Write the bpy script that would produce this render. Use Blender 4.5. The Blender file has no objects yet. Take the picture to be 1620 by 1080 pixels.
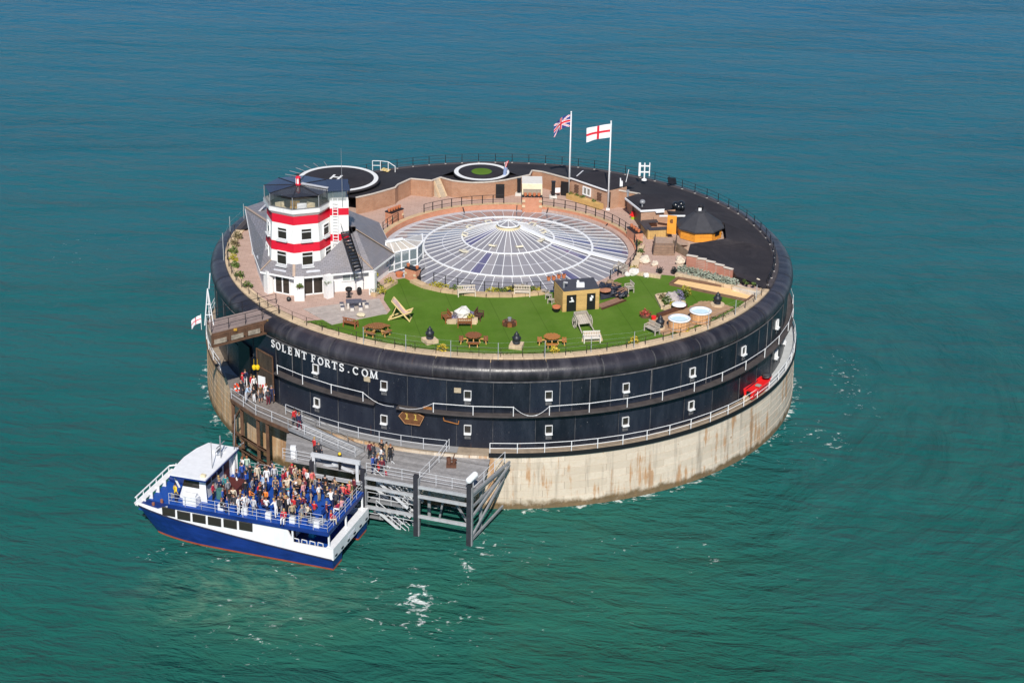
import bpy, bmesh, math, random
from math import sin, cos, pi, radians, atan2, hypot
from mathutils import Vector, Matrix
random.seed(7)
SC = bpy.context.scene
COL = SC.collection
# ------------------------------------------------------------------ camera, light, exposure
F_PX, CAM_H, CAM_D, PITCH, YAW, ROLL = 3066.53, 83.661, 186.288, 0.40665, 0.00617, 0.01776
CAM = Vector((0, -CAM_D, CAM_H))
_fw = Vector((sin(YAW)*cos(PITCH), cos(YAW)*cos(PITCH), -sin(PITCH)))
_rt0 = Vector((cos(YAW), -sin(YAW), 0)); _up0 = _rt0.cross(_fw)
_rt = cos(ROLL)*_rt0 + sin(ROLL)*_up0; _up = -sin(ROLL)*_rt0 + cos(ROLL)*_up0
cd = bpy.data.cameras.new('camera'); cam = bpy.data.objects.new('camera', cd); COL.objects.link(cam)
cd.sensor_width = 36; cd.lens = 36*F_PX/1620; cd.clip_end = 20000; cd.clip_start = 1
mw = Matrix.Identity(4)
for i in range(3):
    mw[i][0] = _rt[i]; mw[i][1] = _up[i]; mw[i][2] = -_fw[i]; mw[i][3] = CAM[i]
cam.matrix_world = mw
SC.camera = cam
SUN_AZ, SUN_EL = radians(1), radians(42)      # azimuth measured from the camera side, negative = left
sdir = Vector((sin(SUN_AZ)*cos(SUN_EL), -cos(SUN_AZ)*cos(SUN_EL), sin(SUN_EL)))
w = bpy.data.worlds.new('World'); SC.world = w; w.use_nodes = True
nt = w.node_tree; bg = nt.nodes['Background']
sky = nt.nodes.new('ShaderNodeTexSky'); sky.sky_type = 'NISHITA'; sky.sun_disc = False
sky.sun_elevation = SUN_EL; sky.sun_rotation = atan2(sdir.x, sdir.y)
sky.dust_density = 0.0; sky.air_density = 0.8; sky.ozone_density = 4.0
nt.links.new(sky.outputs[0], bg.inputs[0]); bg.inputs[1].default_value = 0.10
sl = bpy.data.lights.new('sun', 'SUN'); sl.energy = 4.9; sl.angle = radians(0.5); sl.color = (1, .95, .87)
so = bpy.data.objects.new('sun', sl); COL.objects.link(so)
so.rotation_euler = sdir.to_track_quat('Z', 'Y').to_euler(); so.location = (-60, -120, 120)
SC.view_settings.view_transform = 'Standard'; SC.view_settings.look = 'None'
SC.view_settings.exposure = 0.12; SC.view_settings.gamma = 1; SC.view_settings.use_curve_mapping = False

# ------------------------------------------------------------------ survey: sight lines met with real planes and cylinders
def ray(px, py): return (_fw + (px-810)/F_PX*_rt - (py-540)/F_PX*_up)
def P(px, py, z=13.82):
    d = ray(px, py); t = (z-CAM.z)/d.z
    return CAM + t*d
def AZC(px, py, R=29.35):
    d = ray(px, py); a = d.x**2+d.y**2; b = 2*(CAM.x*d.x+CAM.y*d.y); c = CAM.x**2+CAM.y**2-R*R
    t = (-b-math.sqrt(max(b*b-4*a*c, 0)))/(2*a); p = CAM+t*d
    return atan2(p.x, -p.y), p.z
def pol(r, a, z=0): return Vector((r*sin(a), -r*cos(a), z))
ZD = 13.82
def lin(h):
    h = h.lstrip('#'); v = [int(h[i:i+2], 16)/255 for i in (0, 2, 4)]
    return tuple(x/12.92 if x <= .04045 else ((x+.055)/1.055)**2.4 for x in v)

# ------------------------------------------------------------------ materials
MATS = {}
def M(name, col, rough=.7, var=.15, scale=3., bump=0., metal=0., spec=.5, rnd=0., coord='obj', stretch=None, det=5):
    if name in MATS: return MATS[name]
    if isinstance(col, str): col = lin(col)
    m = bpy.data.materials.new(name); m.use_nodes = True; n = m.node_tree.nodes; L = m.node_tree.links
    b = n['Principled BSDF']; b.inputs['Roughness'].default_value = rough; b.inputs['Metallic'].default_value = metal
    b.inputs['Specular IOR Level'].default_value = spec
    b.inputs['Base Color'].default_value = (*col, 1)
    if var > 0 or bump > 0 or rnd > 0:
        tc = n.new('ShaderNodeTexCoord')
        vec = tc.outputs['Object']
        if coord == 'geo':
            g = n.new('ShaderNodeNewGeometry'); vec = g.outputs['Position']
        if stretch:
            mp = n.new('ShaderNodeMapping'); mp.inputs['Scale'].default_value = stretch; L.new(vec, mp.inputs[0]); vec = mp.outputs[0]
        no = n.new('ShaderNodeTexNoise'); no.inputs['Scale'].default_value = scale; no.inputs['Detail'].default_value = det; no.inputs['Roughness'].default_value = .65
        L.new(vec, no.inputs[0])
        mr = n.new('ShaderNodeMapRange'); mr.inputs[1].default_value = .25; mr.inputs[2].default_value = .75
        mr.inputs[3].default_value = 1-var; mr.inputs[4].default_value = 1+var; L.new(no.outputs[0], mr.inputs[0])
        val = mr.outputs[0]
        if rnd > 0:
            oi = n.new('ShaderNodeObjectInfo'); m2 = n.new('ShaderNodeMapRange'); m2.inputs[3].default_value = 1-rnd; m2.inputs[4].default_value = 1+rnd
            L.new(oi.outputs['Random'], m2.inputs[0]); mu = n.new('ShaderNodeMath'); mu.operation = 'MULTIPLY'
            L.new(val, mu.inputs[0]); L.new(m2.outputs[0], mu.inputs[1]); val = mu.outputs[0]
        mx = n.new('ShaderNodeVectorMath'); mx.operation = 'SCALE'; mx.inputs[0].default_value = col
        L.new(val, mx.inputs['Scale']); L.new(mx.outputs[0], b.inputs['Base Color'])
        if bump > 0:
            bp = n.new('ShaderNodeBump'); bp.inputs['Strength'].default_value = bump; bp.inputs['Distance'].default_value = .05
            L.new(no.outputs[0], bp.inputs['Height']); L.new(bp.outputs[0], b.inputs['Normal'])
    MATS[name] = m
    return m
class NB:                                   # small node-building helper
    def __init__(s, name):
        s.m = bpy.data.materials.new(name); s.m.use_nodes = True; s.n = s.m.node_tree.nodes; s.L = s.m.node_tree.links
        s.b = s.n['Principled BSDF']; s.out = s.n['Material Output']; MATS[name] = s.m
    def add(s, t, **k):
        x = s.n.new('ShaderNode'+t)
        for a, v in k.items(): setattr(x, a, v)
        return x
    def put(s, sock, v):
        if hasattr(v, 'links') or isinstance(v, bpy.types.NodeSocket): s.L.new(v, sock)
        else: sock.default_value = v
    def math(s, op, a, b=None, c=None, clamp=False):
        x = s.add('Math', operation=op); x.use_clamp = clamp; s.put(x.inputs[0], a)
        if b is not None: s.put(x.inputs[1], b)
        if c is not None: s.put(x.inputs[2], c)
        return x.outputs[0]
    def noise(s, vec, scale, det=4, rough=.6, dist=0):
        x = s.add('TexNoise'); s.put(x.inputs['Vector'], vec); x.inputs['Scale'].default_value = scale
        x.inputs['Detail'].default_value = det; x.inputs['Roughness'].default_value = rough; x.inputs['Distortion'].default_value = dist
        return x.outputs[0]
    def rng(s, v, a, b, c=0, d=1, smooth=False):
        x = s.add('MapRange')
        if smooth: x.interpolation_type = 'SMOOTHSTEP'
        s.put(x.inputs[0], v)
        for i, q in enumerate((a, b, c, d)): x.inputs[i+1].default_value = q
        return x.outputs[0]
    def mix(s, f, a, b):
        x = s.add('Mix', data_type='RGBA'); s.put(x.inputs[0], f)
        for k, v in ((6, a), (7, b)):
            if isinstance(v, tuple): v = (*v[:3], 1)
            s.put(x.inputs[k], v)
        return x.outputs[2]
    def pos(s): return s.add('NewGeometry').outputs['Position']
    def sep(s, v):
        x = s.add('SeparateXYZ'); s.L.new(v, x.inputs[0]); return x.outputs
    def comb(s, a, b, c):
        x = s.add('CombineXYZ'); s.put(x.inputs[0], a); s.put(x.inputs[1], b); s.put(x.inputs[2], c); return x.outputs[0]
    def vscale(s, v, sc):
        x = s.add('Mapping'); x.inputs['Scale'].default_value = sc; s.L.new(v, x.inputs[0]); return x.outputs[0]
    def bump(s, h, st, dist):
        x = s.add('Bump'); x.inputs['Strength'].default_value = st; x.inputs['Distance'].default_value = dist; s.L.new(h, x.inputs['Height']); return x.outputs[0]

def cyl_uv(b, R=30.):                        # (arc length, height) round the fort axis
    x, y, z = b.sep(b.pos())
    th = b.math('ARCTAN2', x, b.math('MULTIPLY', y, -1.))
    return th, z, b.math('MULTIPLY', th, R)

def mk_brick(name, c1, c2, mortar, rad=True):
    b = NB(name); x, y, z = b.sep(b.pos())
    if rad: u = b.math('MULTIPLY', b.math('ARCTAN2', x, b.math('MULTIPLY', y, -1.)), 18.)
    else: u = b.math('ADD', b.math('MULTIPLY', x, .8), b.math('MULTIPLY', y, .6))
    t = b.add('TexBrick'); b.L.new(b.comb(u, z, 0.), t.inputs[0])
    t.inputs['Color1'].default_value = (*c1, 1); t.inputs['Color2'].default_value = (*c2, 1); t.inputs['Mortar'].default_value = (*mortar, 1)
    t.inputs['Scale'].default_value = 1; t.inputs['Brick Width'].default_value = .26; t.inputs['Row Height'].default_value = .09
    t.inputs['Mortar Size'].default_value = .012
    n1 = b.noise(b.pos(), 1.1, 5); b.L.new(b.mix(b.rng(n1, .35, .7, 0, .55), t.outputs[0], tuple(v*.62 for v in c1)), b.b.inputs['Base Color'])
    b.b.inputs['Roughness'].default_value = .9
    return b.m
BRICK = mk_brick('brown_brick', (.44, .215, .115), (.34, .155, .08), (.44, .33, .25))
BRICK_F = mk_brick('flat_brick', (.47, .26, .16), (.40, .20, .115), (.46, .36, .28), rad=False)
BRICK_O = mk_brick('orange_brick', (.60, .23, .12), (.52, .18, .09), (.50, .35, .26))
BRICK_R = mk_brick('red_brick', (.46, .17, .11), (.40, .14, .09), (.42, .30, .24))

def mk_granite():
    b = NB('granite'); th, z, u = cyl_uv(b)
    oi = b.add('ObjectInfo').outputs['Random']
    base = b.mix(oi, (.70, .61, .50), (.56, .48, .385))
    fine = b.noise(b.pos(), 3.5, 6, .7)
    base = b.mix(b.rng(fine, .3, .75, 0, .55), base, (.52, .42, .29))
    st = b.noise(b.comb(b.math('MULTIPLY', u, 1.0), b.math('MULTIPLY', z, .09), 0.), 1.3, 5, .7)      # rust run-off
    patch = b.noise(b.pos(), .22, 4)
    lf = b.rng(th, -.42, -.22, 1., 0., True)                                                          # the weathered side by the landing
    thr = b.math('SUBTRACT', b.rng(patch, .38, .62, .66, .47), b.math('MULTIPLY', lf, .12))
    sm = b.math('SUBTRACT', st, thr); sm = b.rng(sm, 0, .10, 0, 1); pit = b.noise(b.pos(), 1.2, 4, .7); base = b.mix(b.rng(pit, .68, .72, 0, .8), base, (.30, .14, .05))
    base = b.mix(b.math('MULTIPLY', sm, .75), base, (.42, .20, .065))
    ls = b.noise(b.comb(b.math('MULTIPLY', u, 1.4), b.math('MULTIPLY', z, .05), 9.), .8, 5, .7)
    base = b.mix(b.math('MULTIPLY', lf, .62), base, b.mix(b.rng(ls, .36, .62), (.62, .42, .22), (.40, .19, .065)))
    base = b.mix(b.math('MULTIPLY', lf, b.rng(ls, .60, .70, 0, .6)), base, (.16, .09, .05))
    dk = b.noise(b.comb(b.math('MULTIPLY', u, 1.7), b.math('MULTIPLY', z, .12), 3.), .8, 4, .7)
    base = b.mix(b.rng(dk, .52, .70, 0, .5), base, (.17, .14, .11))
    alg = b.rng(b.math('ADD', z, b.math('MULTIPLY', b.noise(b.pos(), .9, 4), -1.5)), -.40, .16, 1, 0, True)
    base = b.mix(b.math('MULTIPLY', alg, .92), base, b.mix(b.noise(b.pos(), 1.7, 3), (.04, .038, .018), (.21, .115, .035)))
    b.L.new(base, b.b.inputs['Base Color']); b.b.inputs['Roughness'].default_value = .9
    b.L.new(b.bump(fine, .6, .05), b.b.inputs['Normal'])
    return b.m
GRANITE = mk_granite()

def mk_iron(name, col, grey, rough, chip):
    b = NB(name); th, z, u = cyl_uv(b); oi = b.add('ObjectInfo').outputs['Random']
    n1 = b.noise(b.comb(u, b.math('MULTIPLY', z, .25), 0.), .8, 6, .7)
    n2 = b.noise(b.pos(), 2.5, 6, .75)
    c = b.mix(oi, tuple(v*.7 for v in col), tuple(v*1.5 for v in col))
    c = b.mix(b.rng(n1, .45, .8, 0, .75), c, grey)
    sp = b.noise(b.comb(b.math('MULTIPLY', u, 1.), b.math('MULTIPLY', z, .6), 7.), 5.5, 3, .6)
    c = b.mix(b.rng(sp, chip, chip+.06, 0, .6), c, (.3, .28, .27))
    rs = b.noise(b.comb(u, b.math('MULTIPLY', z, .15), 2.), 1.9, 3)
    c = b.mix(b.rng(rs, .70, .78, 0, .5), c, (.10, .04, .015))
    b.L.new(c, b.b.inputs['Base Color'])
    b.L.new(b.rng(n2, .3, .7, rough-.08, rough+.12), b.b.inputs['Roughness'])
    b.L.new(b.bump(b.math('ADD', n2, b.math('MULTIPLY', n1, 1.5)), .35, .05), b.b.inputs['Normal'])
    return b.m
IRON = mk_iron('black_iron', (.0085, .0112, .020), (.034, .041, .058), .32, .70)
ROLLM = mk_iron('black_bitumen_roll', (.022, .020, .026), (.115, .105, .115), .34, .76)  # streak grey is wear, lightened to carry part of the roll's sheen

def mk_water():
    b = NB('sea_water'); p = b.pos(); x, y, z = b.sep(p)
    dist = b.noise(b.vscale(p, (.02, .02, 1)), 1., 3)
    def near(cx, cy, r0, r1, sx=1., sy=1.):
        dx = b.math('MULTIPLY', b.math('SUBTRACT', x, cx), sx); dy = b.math('MULTIPLY', b.math('SUBTRACT', y, cy), sy)
        d = b.math('SQRT', b.math('ADD', b.math('MULTIPLY', dx, dx), b.math('MULTIPLY', dy, dy)))
        return b.rng(d, r0, r1, 1, 0, True)
    big = b.noise(b.vscale(p, (.012, .02, 1)), 1., 4, .6)
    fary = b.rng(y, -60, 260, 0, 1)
    sea_sky = b.mix(fary, (.010, .092, .072), (.004, .108, .245))  # bluer far off: sky reflection put into the water colour
    sea_sky = b.mix(b.rng(big, .35, .65, 0, .5), sea_sky, b.mix(fary, (.014, .118, .084), (.005, .104, .200)))
    # silt stirred up round the pier and behind the ferry
    silt = b.math('MAXIMUM', b.math('MULTIPLY', near(-17., -50., 2, 20, 1., 1.3), .8), b.math('MULTIPLY', near(2., -42., 4, 30, .8, 1.), .75))
    warp = b.noise(b.vscale(p, (.10, .12, 1)), 1., 5, .62, 2.2)
    silt = b.math('MULTIPLY', silt, b.rng(warp, .3, .62, .45, 1.))
    col = b.mix(b.math('MULTIPLY', silt, .62), sea_sky, (.040, .150, .088))
    # long pale and dark lanes in the colour, bending round the fort to the right
    rr = b.math('SQRT', b.math('ADD', b.math('MULTIPLY', x, x), b.math('MULTIPLY', y, y))); th = b.math('ARCTAN2', x, b.math('MULTIPLY', y, -1.))
    arcn = b.noise(b.comb(b.math('MULTIPLY', th, 4.2), b.math('MULTIPLY', rr, .30), 0.), 1., 6, .7, 1.3)
    arcm = b.math('MULTIPLY', b.math('MULTIPLY', b.rng(rr, 31, 38, 0, 1, True), b.rng(rr, 52, 78, 1, 0, True)), b.math('MULTIPLY', b.rng(th, .15, .7, 0, 1, True), b.rng(th, 1.9, 2.5, 1, 0, True)))
    col = b.mix(b.math('MULTIPLY', b.rng(arcn, .47, .66, 0, .30), arcm), col, (.030, .135, .115))
    col = b.mix(b.math('MULTIPLY', b.rng(arcn, .50, .34, 0, .28), arcm), col, (.003, .048, .044))
    lane = b.noise(b.vscale(p, (.018, .09, 1)), 1., 5, .6, .8)
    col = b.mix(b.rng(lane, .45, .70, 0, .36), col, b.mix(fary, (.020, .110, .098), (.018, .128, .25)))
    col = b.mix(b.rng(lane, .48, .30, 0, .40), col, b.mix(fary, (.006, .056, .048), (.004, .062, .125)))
    wc = P(405, 938, 0); swirl = b.math('MULTIPLY', near(wc.x, wc.y, 1, 10.5, .72, 1.15), b.rng(b.noise(b.vscale(p, (.20, .28, 1)), 1., 6, .62, 2.8), .38, .72))
    col = b.mix(b.math('MULTIPLY', swirl, .80), col, (.125, .225, .155))
    # foam flecks
    f1 = b.noise(b.vscale(p, (.9, 1.0, 1)), 1., 6, .7, 1.4)
    f2 = b.noise(b.vscale(p, (.35, .5, 1)), 1., 5, .65, 2.5)
    def px(a, c): q = P(a, c, 0); return q.x, q.y
    msk = None
    for (a, c, r, sx, sy, k) in ((660, 955, 4.2, 1.5, .7, .16), (738, 900, 5.0, 2.2, .7, .09), (600, 970, 6., 1., .7, .06), (760, 860, 4.5, 1., 1., .10), (1345, 610, 9, 2.2, .6, .085), (1310, 700, 8, 2., .7, .075), (965, 860, 7, 1., 1., .05), (1110, 880, 6, 1., 1., .055), (1000, 1010, 14, 1., 1., .03), (460, 960, 9, 1., 1., .055), (1210, 850, 14, 1., 1., .03), (560, 790, 4, 1, 1, .07), (380, 1010, 12, 1, 1, .04), (130, 400, 12, 1, 1, .045), (620, 930, 9, 1, 1, .07), (700, 990, 7, 1, 1, .07), (530, 900, 3, 1, 1, .10), (345, 880, 3.5, 1, 1, .08), (440, 898, 4, 1, 1, .07), (580, 850, 3, 1, 1, .10), (850, 870, 8, 1, 1, .05), (1260, 690, 5, 1, 1, .07), (1240, 730, 7, 1, 1, .05), (900, 950, 10, 1, 1, .04), (250, 870, 5, 1, 1, .06), (430, 1010, 9, 1, 1, .065), (300, 1000, 8, 1, 1, .05)):
        cx, cy = px(a, c); k_ = b.math('MULTIPLY', near(cx, cy, r*.15, r, sx, sy), k)
        msk = k_ if msk is None else b.math('MAXIMUM', msk, k_)
    wash = b.math('MULTIPLY', b.rng(rr, 30.5, 32.4, 1, 0, True), .125)
    msk = b.math('MAXIMUM', msk, wash)
    foam = b.rng(b.math('ADD', b.math('ADD', b.math('MULTIPLY', f1, .5), b.math('MULTIPLY', f2, .5)), msk), .645, .72, 0, 1)
    foam = b.math('MULTIPLY', foam, b.rng(msk, .0, .05, 0, .85))
    col = b.mix(foam, col, (.75, .78, .74))
    b.L.new(col, b.b.inputs['Base Color'])
    b.L.new(b.math('ADD', .20, b.math('MULTIPLY', foam, .6)), b.b.inputs['Roughness'])
    b.b.inputs['IOR'].default_value = 1.33; b.b.inputs['Specular IOR Level'].default_value = .045
    # waves: long low swell, wind waves, ripples, each across the wind
    rot = b.add('Mapping'); rot.inputs['Rotation'].default_value = (0, 0, radians(10)); b.L.new(p, rot.inputs[0])
    v = rot.outputs[0]
    w1 = b.noise(b.vscale(v, (.055, .13, 1)), 1., 2, .5)
    w2 = b.noise(b.vscale(v, (.20, .50, 1)), 1., 4, .6, .4)
    w3 = b.noise(b.vscale(v, (.85, 1.7, 1)), 1., 4, .65, .3)
    calm = b.math('SUBTRACT', 1., b.math('MULTIPLY', silt, .45))
    gust = b.rng(b.noise(b.vscale(p, (.006, .010, 1)), 1., 3), .3, .7, .75, 1.2)
    h = b.math('ADD', b.math('MULTIPLY', w1, 1.7), b.math('ADD', b.math('MULTIPLY', w2, 1.4), b.math('MULTIPLY', w3, .30)))
    h = b.math('ADD', h, b.math('MULTIPLY', b.math('MULTIPLY', arcn, arcm), .75)); h = b.math('ADD', h, b.math('MULTIPLY', b.math('MULTIPLY', warp, silt), 1.2))
    h = b.math('MULTIPLY', h, b.math('MULTIPLY', calm, gust))
    b.L.new(b.bump(h, 1., .74), b.b.inputs['Normal'])
    return b.m
WATER = mk_water()

def mk_pane():
    b = NB('dome_glazing'); oi = b.add('ObjectInfo').outputs['Random']
    p = b.pos(); x, y, z = b.sep(p)
    th = b.math('ARCTAN2', x, y); st = b.noise(b.comb(b.math('MULTIPLY', th, 90.), b.math('MULTIPLY', z, .4), 0.), 1., 2)
    c = b.mix(oi, (.21, .205, .235), (.33, .31, .325))
    odd = b.math('GREATER_THAN', oi, .93); c = b.mix(odd, c, (.09, .085, .20))
    c = b.mix(b.rng(st, .3, .7, 0, .3), c, (.40, .385, .39))
    b.L.new(c, b.b.inputs['Base Color']); b.b.inputs['Roughness'].default_value = .08; b.b.inputs['Specular IOR Level'].default_value = .8
    b.b.inputs['Alpha'].default_value = .93
    return b.m
PANE = mk_pane()
def mk_glass(name, tint, alpha, rough=.03):
    b = NB(name); b.b.inputs['Base Color'].default_value = (*tint, 1); b.b.inputs['Roughness'].default_value = rough
    b.b.inputs['Alpha'].default_value = alpha; b.b.inputs['Specular IOR Level'].default_value = .6
    return b.m
GLASS_D = mk_glass('dark_window_glass', (.030, .026, .022), 1.)
GLASS_C = mk_glass('clear_glass', (.30, .36, .35), .34)
GLASS_L = mk_glass('lookout_glass', (.10, .14, .14), .30)
GLASS_F = mk_glass('clear_tinted_roof_glass', (.05, .045, .05), .62)
GLASS_T = mk_glass('tinted_roof_glass', (.035, .04, .07), .9)
def mk_turf():
    b = NB('artificial_turf'); p = b.pos()
    n1 = b.noise(p, .35, 4); n2 = b.noise(p, 9., 4, .7); x, y, z = b.sep(p)
    band = b.math('SINE', b.math('MULTIPLY', b.math('ADD', x, b.math('MULTIPLY', y, .15)), 1.57))
    c = b.mix(b.rng(n1, .3, .7), (.075, .155, .014), (.105, .195, .024))
    c = b.mix(b.rng(n2, .35, .75, 0, .4), c, (.05, .11, .010))
    c = b.mix(b.rng(band, -.1, .1, 0, .12), c, (.05, .10, .01))
    n3 = b.noise(p, .12, 5, .65); c = b.mix(b.rng(n3, .48, .68, 0, .55), c, (.125, .20, .035)); seam = b.math('ABSOLUTE', b.math('SUBTRACT', b.math('FRACT', b.math('MULTIPLY', b.math('ADD', x, b.math('MULTIPLY', y, .2)), .25)), .5)); c = b.mix(b.rng(seam, .485, .495, 0, .35), c, (.03, .06, .006)); n4 = b.noise(p, .5, 5, .7, 1.); c = b.mix(b.rng(n4, .60, .75, 0, .4), c, (.14, .16, .05))
    b.L.new(c, b.b.inputs['Base Color']); b.b.inputs['Roughness'].default_value = .95; b.b.inputs['Specular IOR Level'].default_value = .1
    b.L.new(b.bump(n2, .5, .04), b.b.inputs['Normal'])
    return b.m
TURF = mk_turf()
def mk_paving(name, c1, c2, jw=1.2):
    b = NB(name); p = b.pos(); t = b.add('TexBrick'); b.L.new(p, t.inputs[0])
    t.inputs['Color1'].default_value = (*c1, 1); t.inputs['Color2'].default_value = (*c2, 1); t.inputs['Mortar'].default_value = (*[v*.5 for v in c1], 1)
    t.inputs['Scale'].default_value = 1; t.inputs['Brick Width'].default_value = jw; t.inputs['Row Height'].default_value = jw*.5; t.inputs['Mortar Size'].default_value = .012
    c = b.mix(b.rng(b.noise(p, .8, 6, .7), .3, .75, 0, .5), t.outputs[0], tuple(v*.7 for v in c1))
    b.L.new(c, b.b.inputs['Base Color']); b.b.inputs['Roughness'].default_value = .9
    return b.m
PAVE = mk_paving('courtyard_paving', (.52, .36, .295), (.46, .31, .25), .8)
def mk_roof():
    b = NB('black_bitumen_roof'); p = b.pos(); th, z, u = cyl_uv(b, 24.)
    x, y, z2 = b.sep(p); r = b.math('SQRT', b.math('ADD', b.math('MULTIPLY', x, x), b.math('MULTIPLY', y, y)))
    seam = b.math('ABSOLUTE', b.math('SUBTRACT', b.math('FRACT', b.math('MULTIPLY', r, .95)), .5))
    n = b.noise(p, .5, 6, .7); n2 = b.noise(p, 6., 5, .7)
    c = b.mix(b.rng(n, .3, .72), (.017, .0145, .0175), (.034, .029, .033))
    c = b.mix(b.rng(n2, .5, .8, 0, .4), c, (.048, .042, .043))
    c = b.mix(b.rng(seam, .47, .495, 0, .5), c, (.014, .012, .014)); sx = b.math('ABSOLUTE', b.math('SUBTRACT', b.math('FRACT', b.math('MULTIPLY', u, .22)), .5)); c = b.mix(b.rng(sx, .485, .495, 0, .5), c, (.016, .014, .015)); n5 = b.noise(p, .22, 5, .7, 1.2); c = b.mix(b.rng(n5, .54, .62, 0, .45), c, (.047, .040, .042)); n6 = b.noise(p, 3.2, 3, .6); c = b.mix(b.rng(n6, .72, .76, 0, .35), c, (.24, .22, .2))
    b.L.new(c, b.b.inputs['Base Color']); b.b.inputs['Roughness'].default_value = .8; b.b.inputs['Specular IOR Level'].default_value = .3
    return b.m
ROOF = mk_roof()
def mk_slate():
    b = NB('slate'); p = b.pos(); x, y, z = b.sep(p)
    t = b.add('TexBrick'); b.L.new(b.comb(b.math('ADD', x, b.math('MULTIPLY', y, .5)), b.math('MULTIPLY', z, 1.9), 0.), t.inputs[0])
    t.inputs['Color1'].default_value = (.255, .24, .265, 1); t.inputs['Color2'].default_value = (.205, .195, .22, 1); t.inputs['Mortar'].default_value = (.09, .085, .09, 1)
    t.inputs['Brick Width'].default_value = .45; t.inputs['Row Height'].default_value = .3; t.inputs['Mortar Size'].default_value = .015; t.inputs['Scale'].default_value = 1
    c = b.mix(b.rng(b.noise(p, .7, 5, .7), .35, .75, 0, .5), t.outputs[0], (.24, .20, .175))
    b.L.new(c, b.b.inputs['Base Color']); b.b.inputs['Roughness'].default_value = .55
    return b.m
SLATE = mk_slate()
WHITE = M('white_paint', (.76, .75, .73), .55, .12, 1.6, 0, stretch=(2.5, 2.5, .35), det=8)
RED = M('red_paint', (.62, .006, .030), .5, .06, 2.)
WHITE_M = M('white_metal', (.78, .78, .78), .45, .05, 4)
GALV = M('galvanised_steel', (.31, .315, .33), .5, .22, 2.5, .05, .3, coord='geo')
DECKG = M('grey_grating', (.27, .265, .265), .75, .25, 4, .2, coord='geo', stretch=(.3, 2.5, 1))
DARKM = M('dark_metal', (.014, .013, .016), .5, .2, 4)
RUSTM = M('rusty_steel', (.11, .055, .030), .85, .5, 1.6, .3, coord='geo')
RUST_O = M('orange_rust', (.30, .115, .025), .85, .45, 2., .2)
STONE = M('tan_stone', (.50, .355, .21), .9, .22, 2., .2, rnd=.13, coord='geo')
STONE_B = M('buff_stone', (.56, .42, .27), .9, .2, 2., .2, rnd=.12, coord='geo')
ROCK = M('pale_rock', (.62, .53, .42), .9, .28, 1.6, .5)
TIMBER = M('orange_timber', (.56, .30, .09), .6, .22, 2.5, .1, stretch=(1, 1, 6))
TIMB_Y = M('honey_timber', (.52, .33, .12), .6, .2, 2.5, .1, rnd=.1, stretch=(1, 1, 6))
KOTA = M('vivid_orange_boards', (.74, .30, .035), .5, .14, 2., .1, rnd=.08)  # even, vivid orange timber colour
WOOD_D = M('dark_brown_wood', (.095, .04, .022), .55, .3, 3., .1)
WOOD_M = M('red_brown_wood', (.24, .085, .025), .55, .25, 3., .1)
WOOD_G = M('weathered_grey_wood', (.42, .37, .31), .8, .25, 3., .1, rnd=.08)
WOOD_P = M('pine_wood', (.66, .50, .22), .6, .15, 3.)
DECKW = M('silvered_decking', (.40, .345, .31), .8, .2, 2., .1, rnd=.1, coord='geo')
DECKB = M('brown_decking', (.40, .245, .14), .75, .2, 2., .1, rnd=.1, coord='geo')
CANVAS = M('striped_canvas', (.62, .42, .36), .9, .15, 4)
SAND = M('court_sand', (.80, .52, .24), .95, .1, 3., .1, coord='geo')
TERRA = M('terracotta', (.55, .17, .07), .8, .15, 5)
LEAF = M('green_leaf', (.075, .12, .018), .6, .4, 6, rnd=.2)
LEAF_S = M('silver_leaf', (.27, .30, .235), .8, .35, 5, rnd=.15)
LEAF_Y = M('yellow_green_leaf', (.34, .30, .03), .6, .3, 6, rnd=.2)
LEAF_L = M('lavender_flower', (.17, .155, .25), .8, .35, 6)
BLACK = M('black_paint', (.010, .010, .012), .45, .1, 4)
TARP = M('dark_blue_tarp', (.017, .020, .035), .5, .5, 3., .5)
BLUE = M('ferry_blue', (.008, .030, .17), .35, .38, 1.3, stretch=(.5, .5, 2.), det=9)
BLUE_D = M('ferry_deck_blue', (.006, .062, .32), .6, .14, 2.)
ORANGE = M('antifouling_red', (.42, .085, .035), .7, .2, 2.)
FWHITE = M('ferry_white', (.76, .76, .77), .4, .10, 1.2, stretch=(1.2, 1.2, .4), det=8)
MAROON = M('maroon_paint', (.10, .022, .018), .6, .2, 2)
AQUA = M('hot_tub_water', (.62, .78, .82), .08, .1, 3., .1)
YELLOW = M('yellow_plastic', (.80, .52, .01), .5, .05, 2)
GREY = M('mid_grey', (.25, .25, .26), .6, .15, 3)
LEAD = M('roof_lead', (.47, .47, .50), .55, .12, 3)
RIDGE = M('ridge_tile', (.42, .31, .24), .8, .15, 4)
RED_P = M('red_plastic', (.75, .018, .02), .4, .08, 2)
GREENP = M('lime_plastic', (.28, .42, .02), .5, .1, 2)
CREAM = M('cream_canvas', (.66, .57, .39), .85, .12, 2)
CONC = M('ledge_concrete', (.30, .235, .17), .9, .3, 1.5, .2, coord='geo')  # brown tone carries the gallery's shade on the front ledge
CONC_LIT = M('sunlit_ledge_concrete', (.46, .47, .46), .8, .12, 1.5, 0, coord='geo')  # same ledge where the sun reaches it, sunlight put into the colour
ORANGE_B = M('orange_fabric', (.80, .22, .03), .7, .1, 3)

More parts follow.
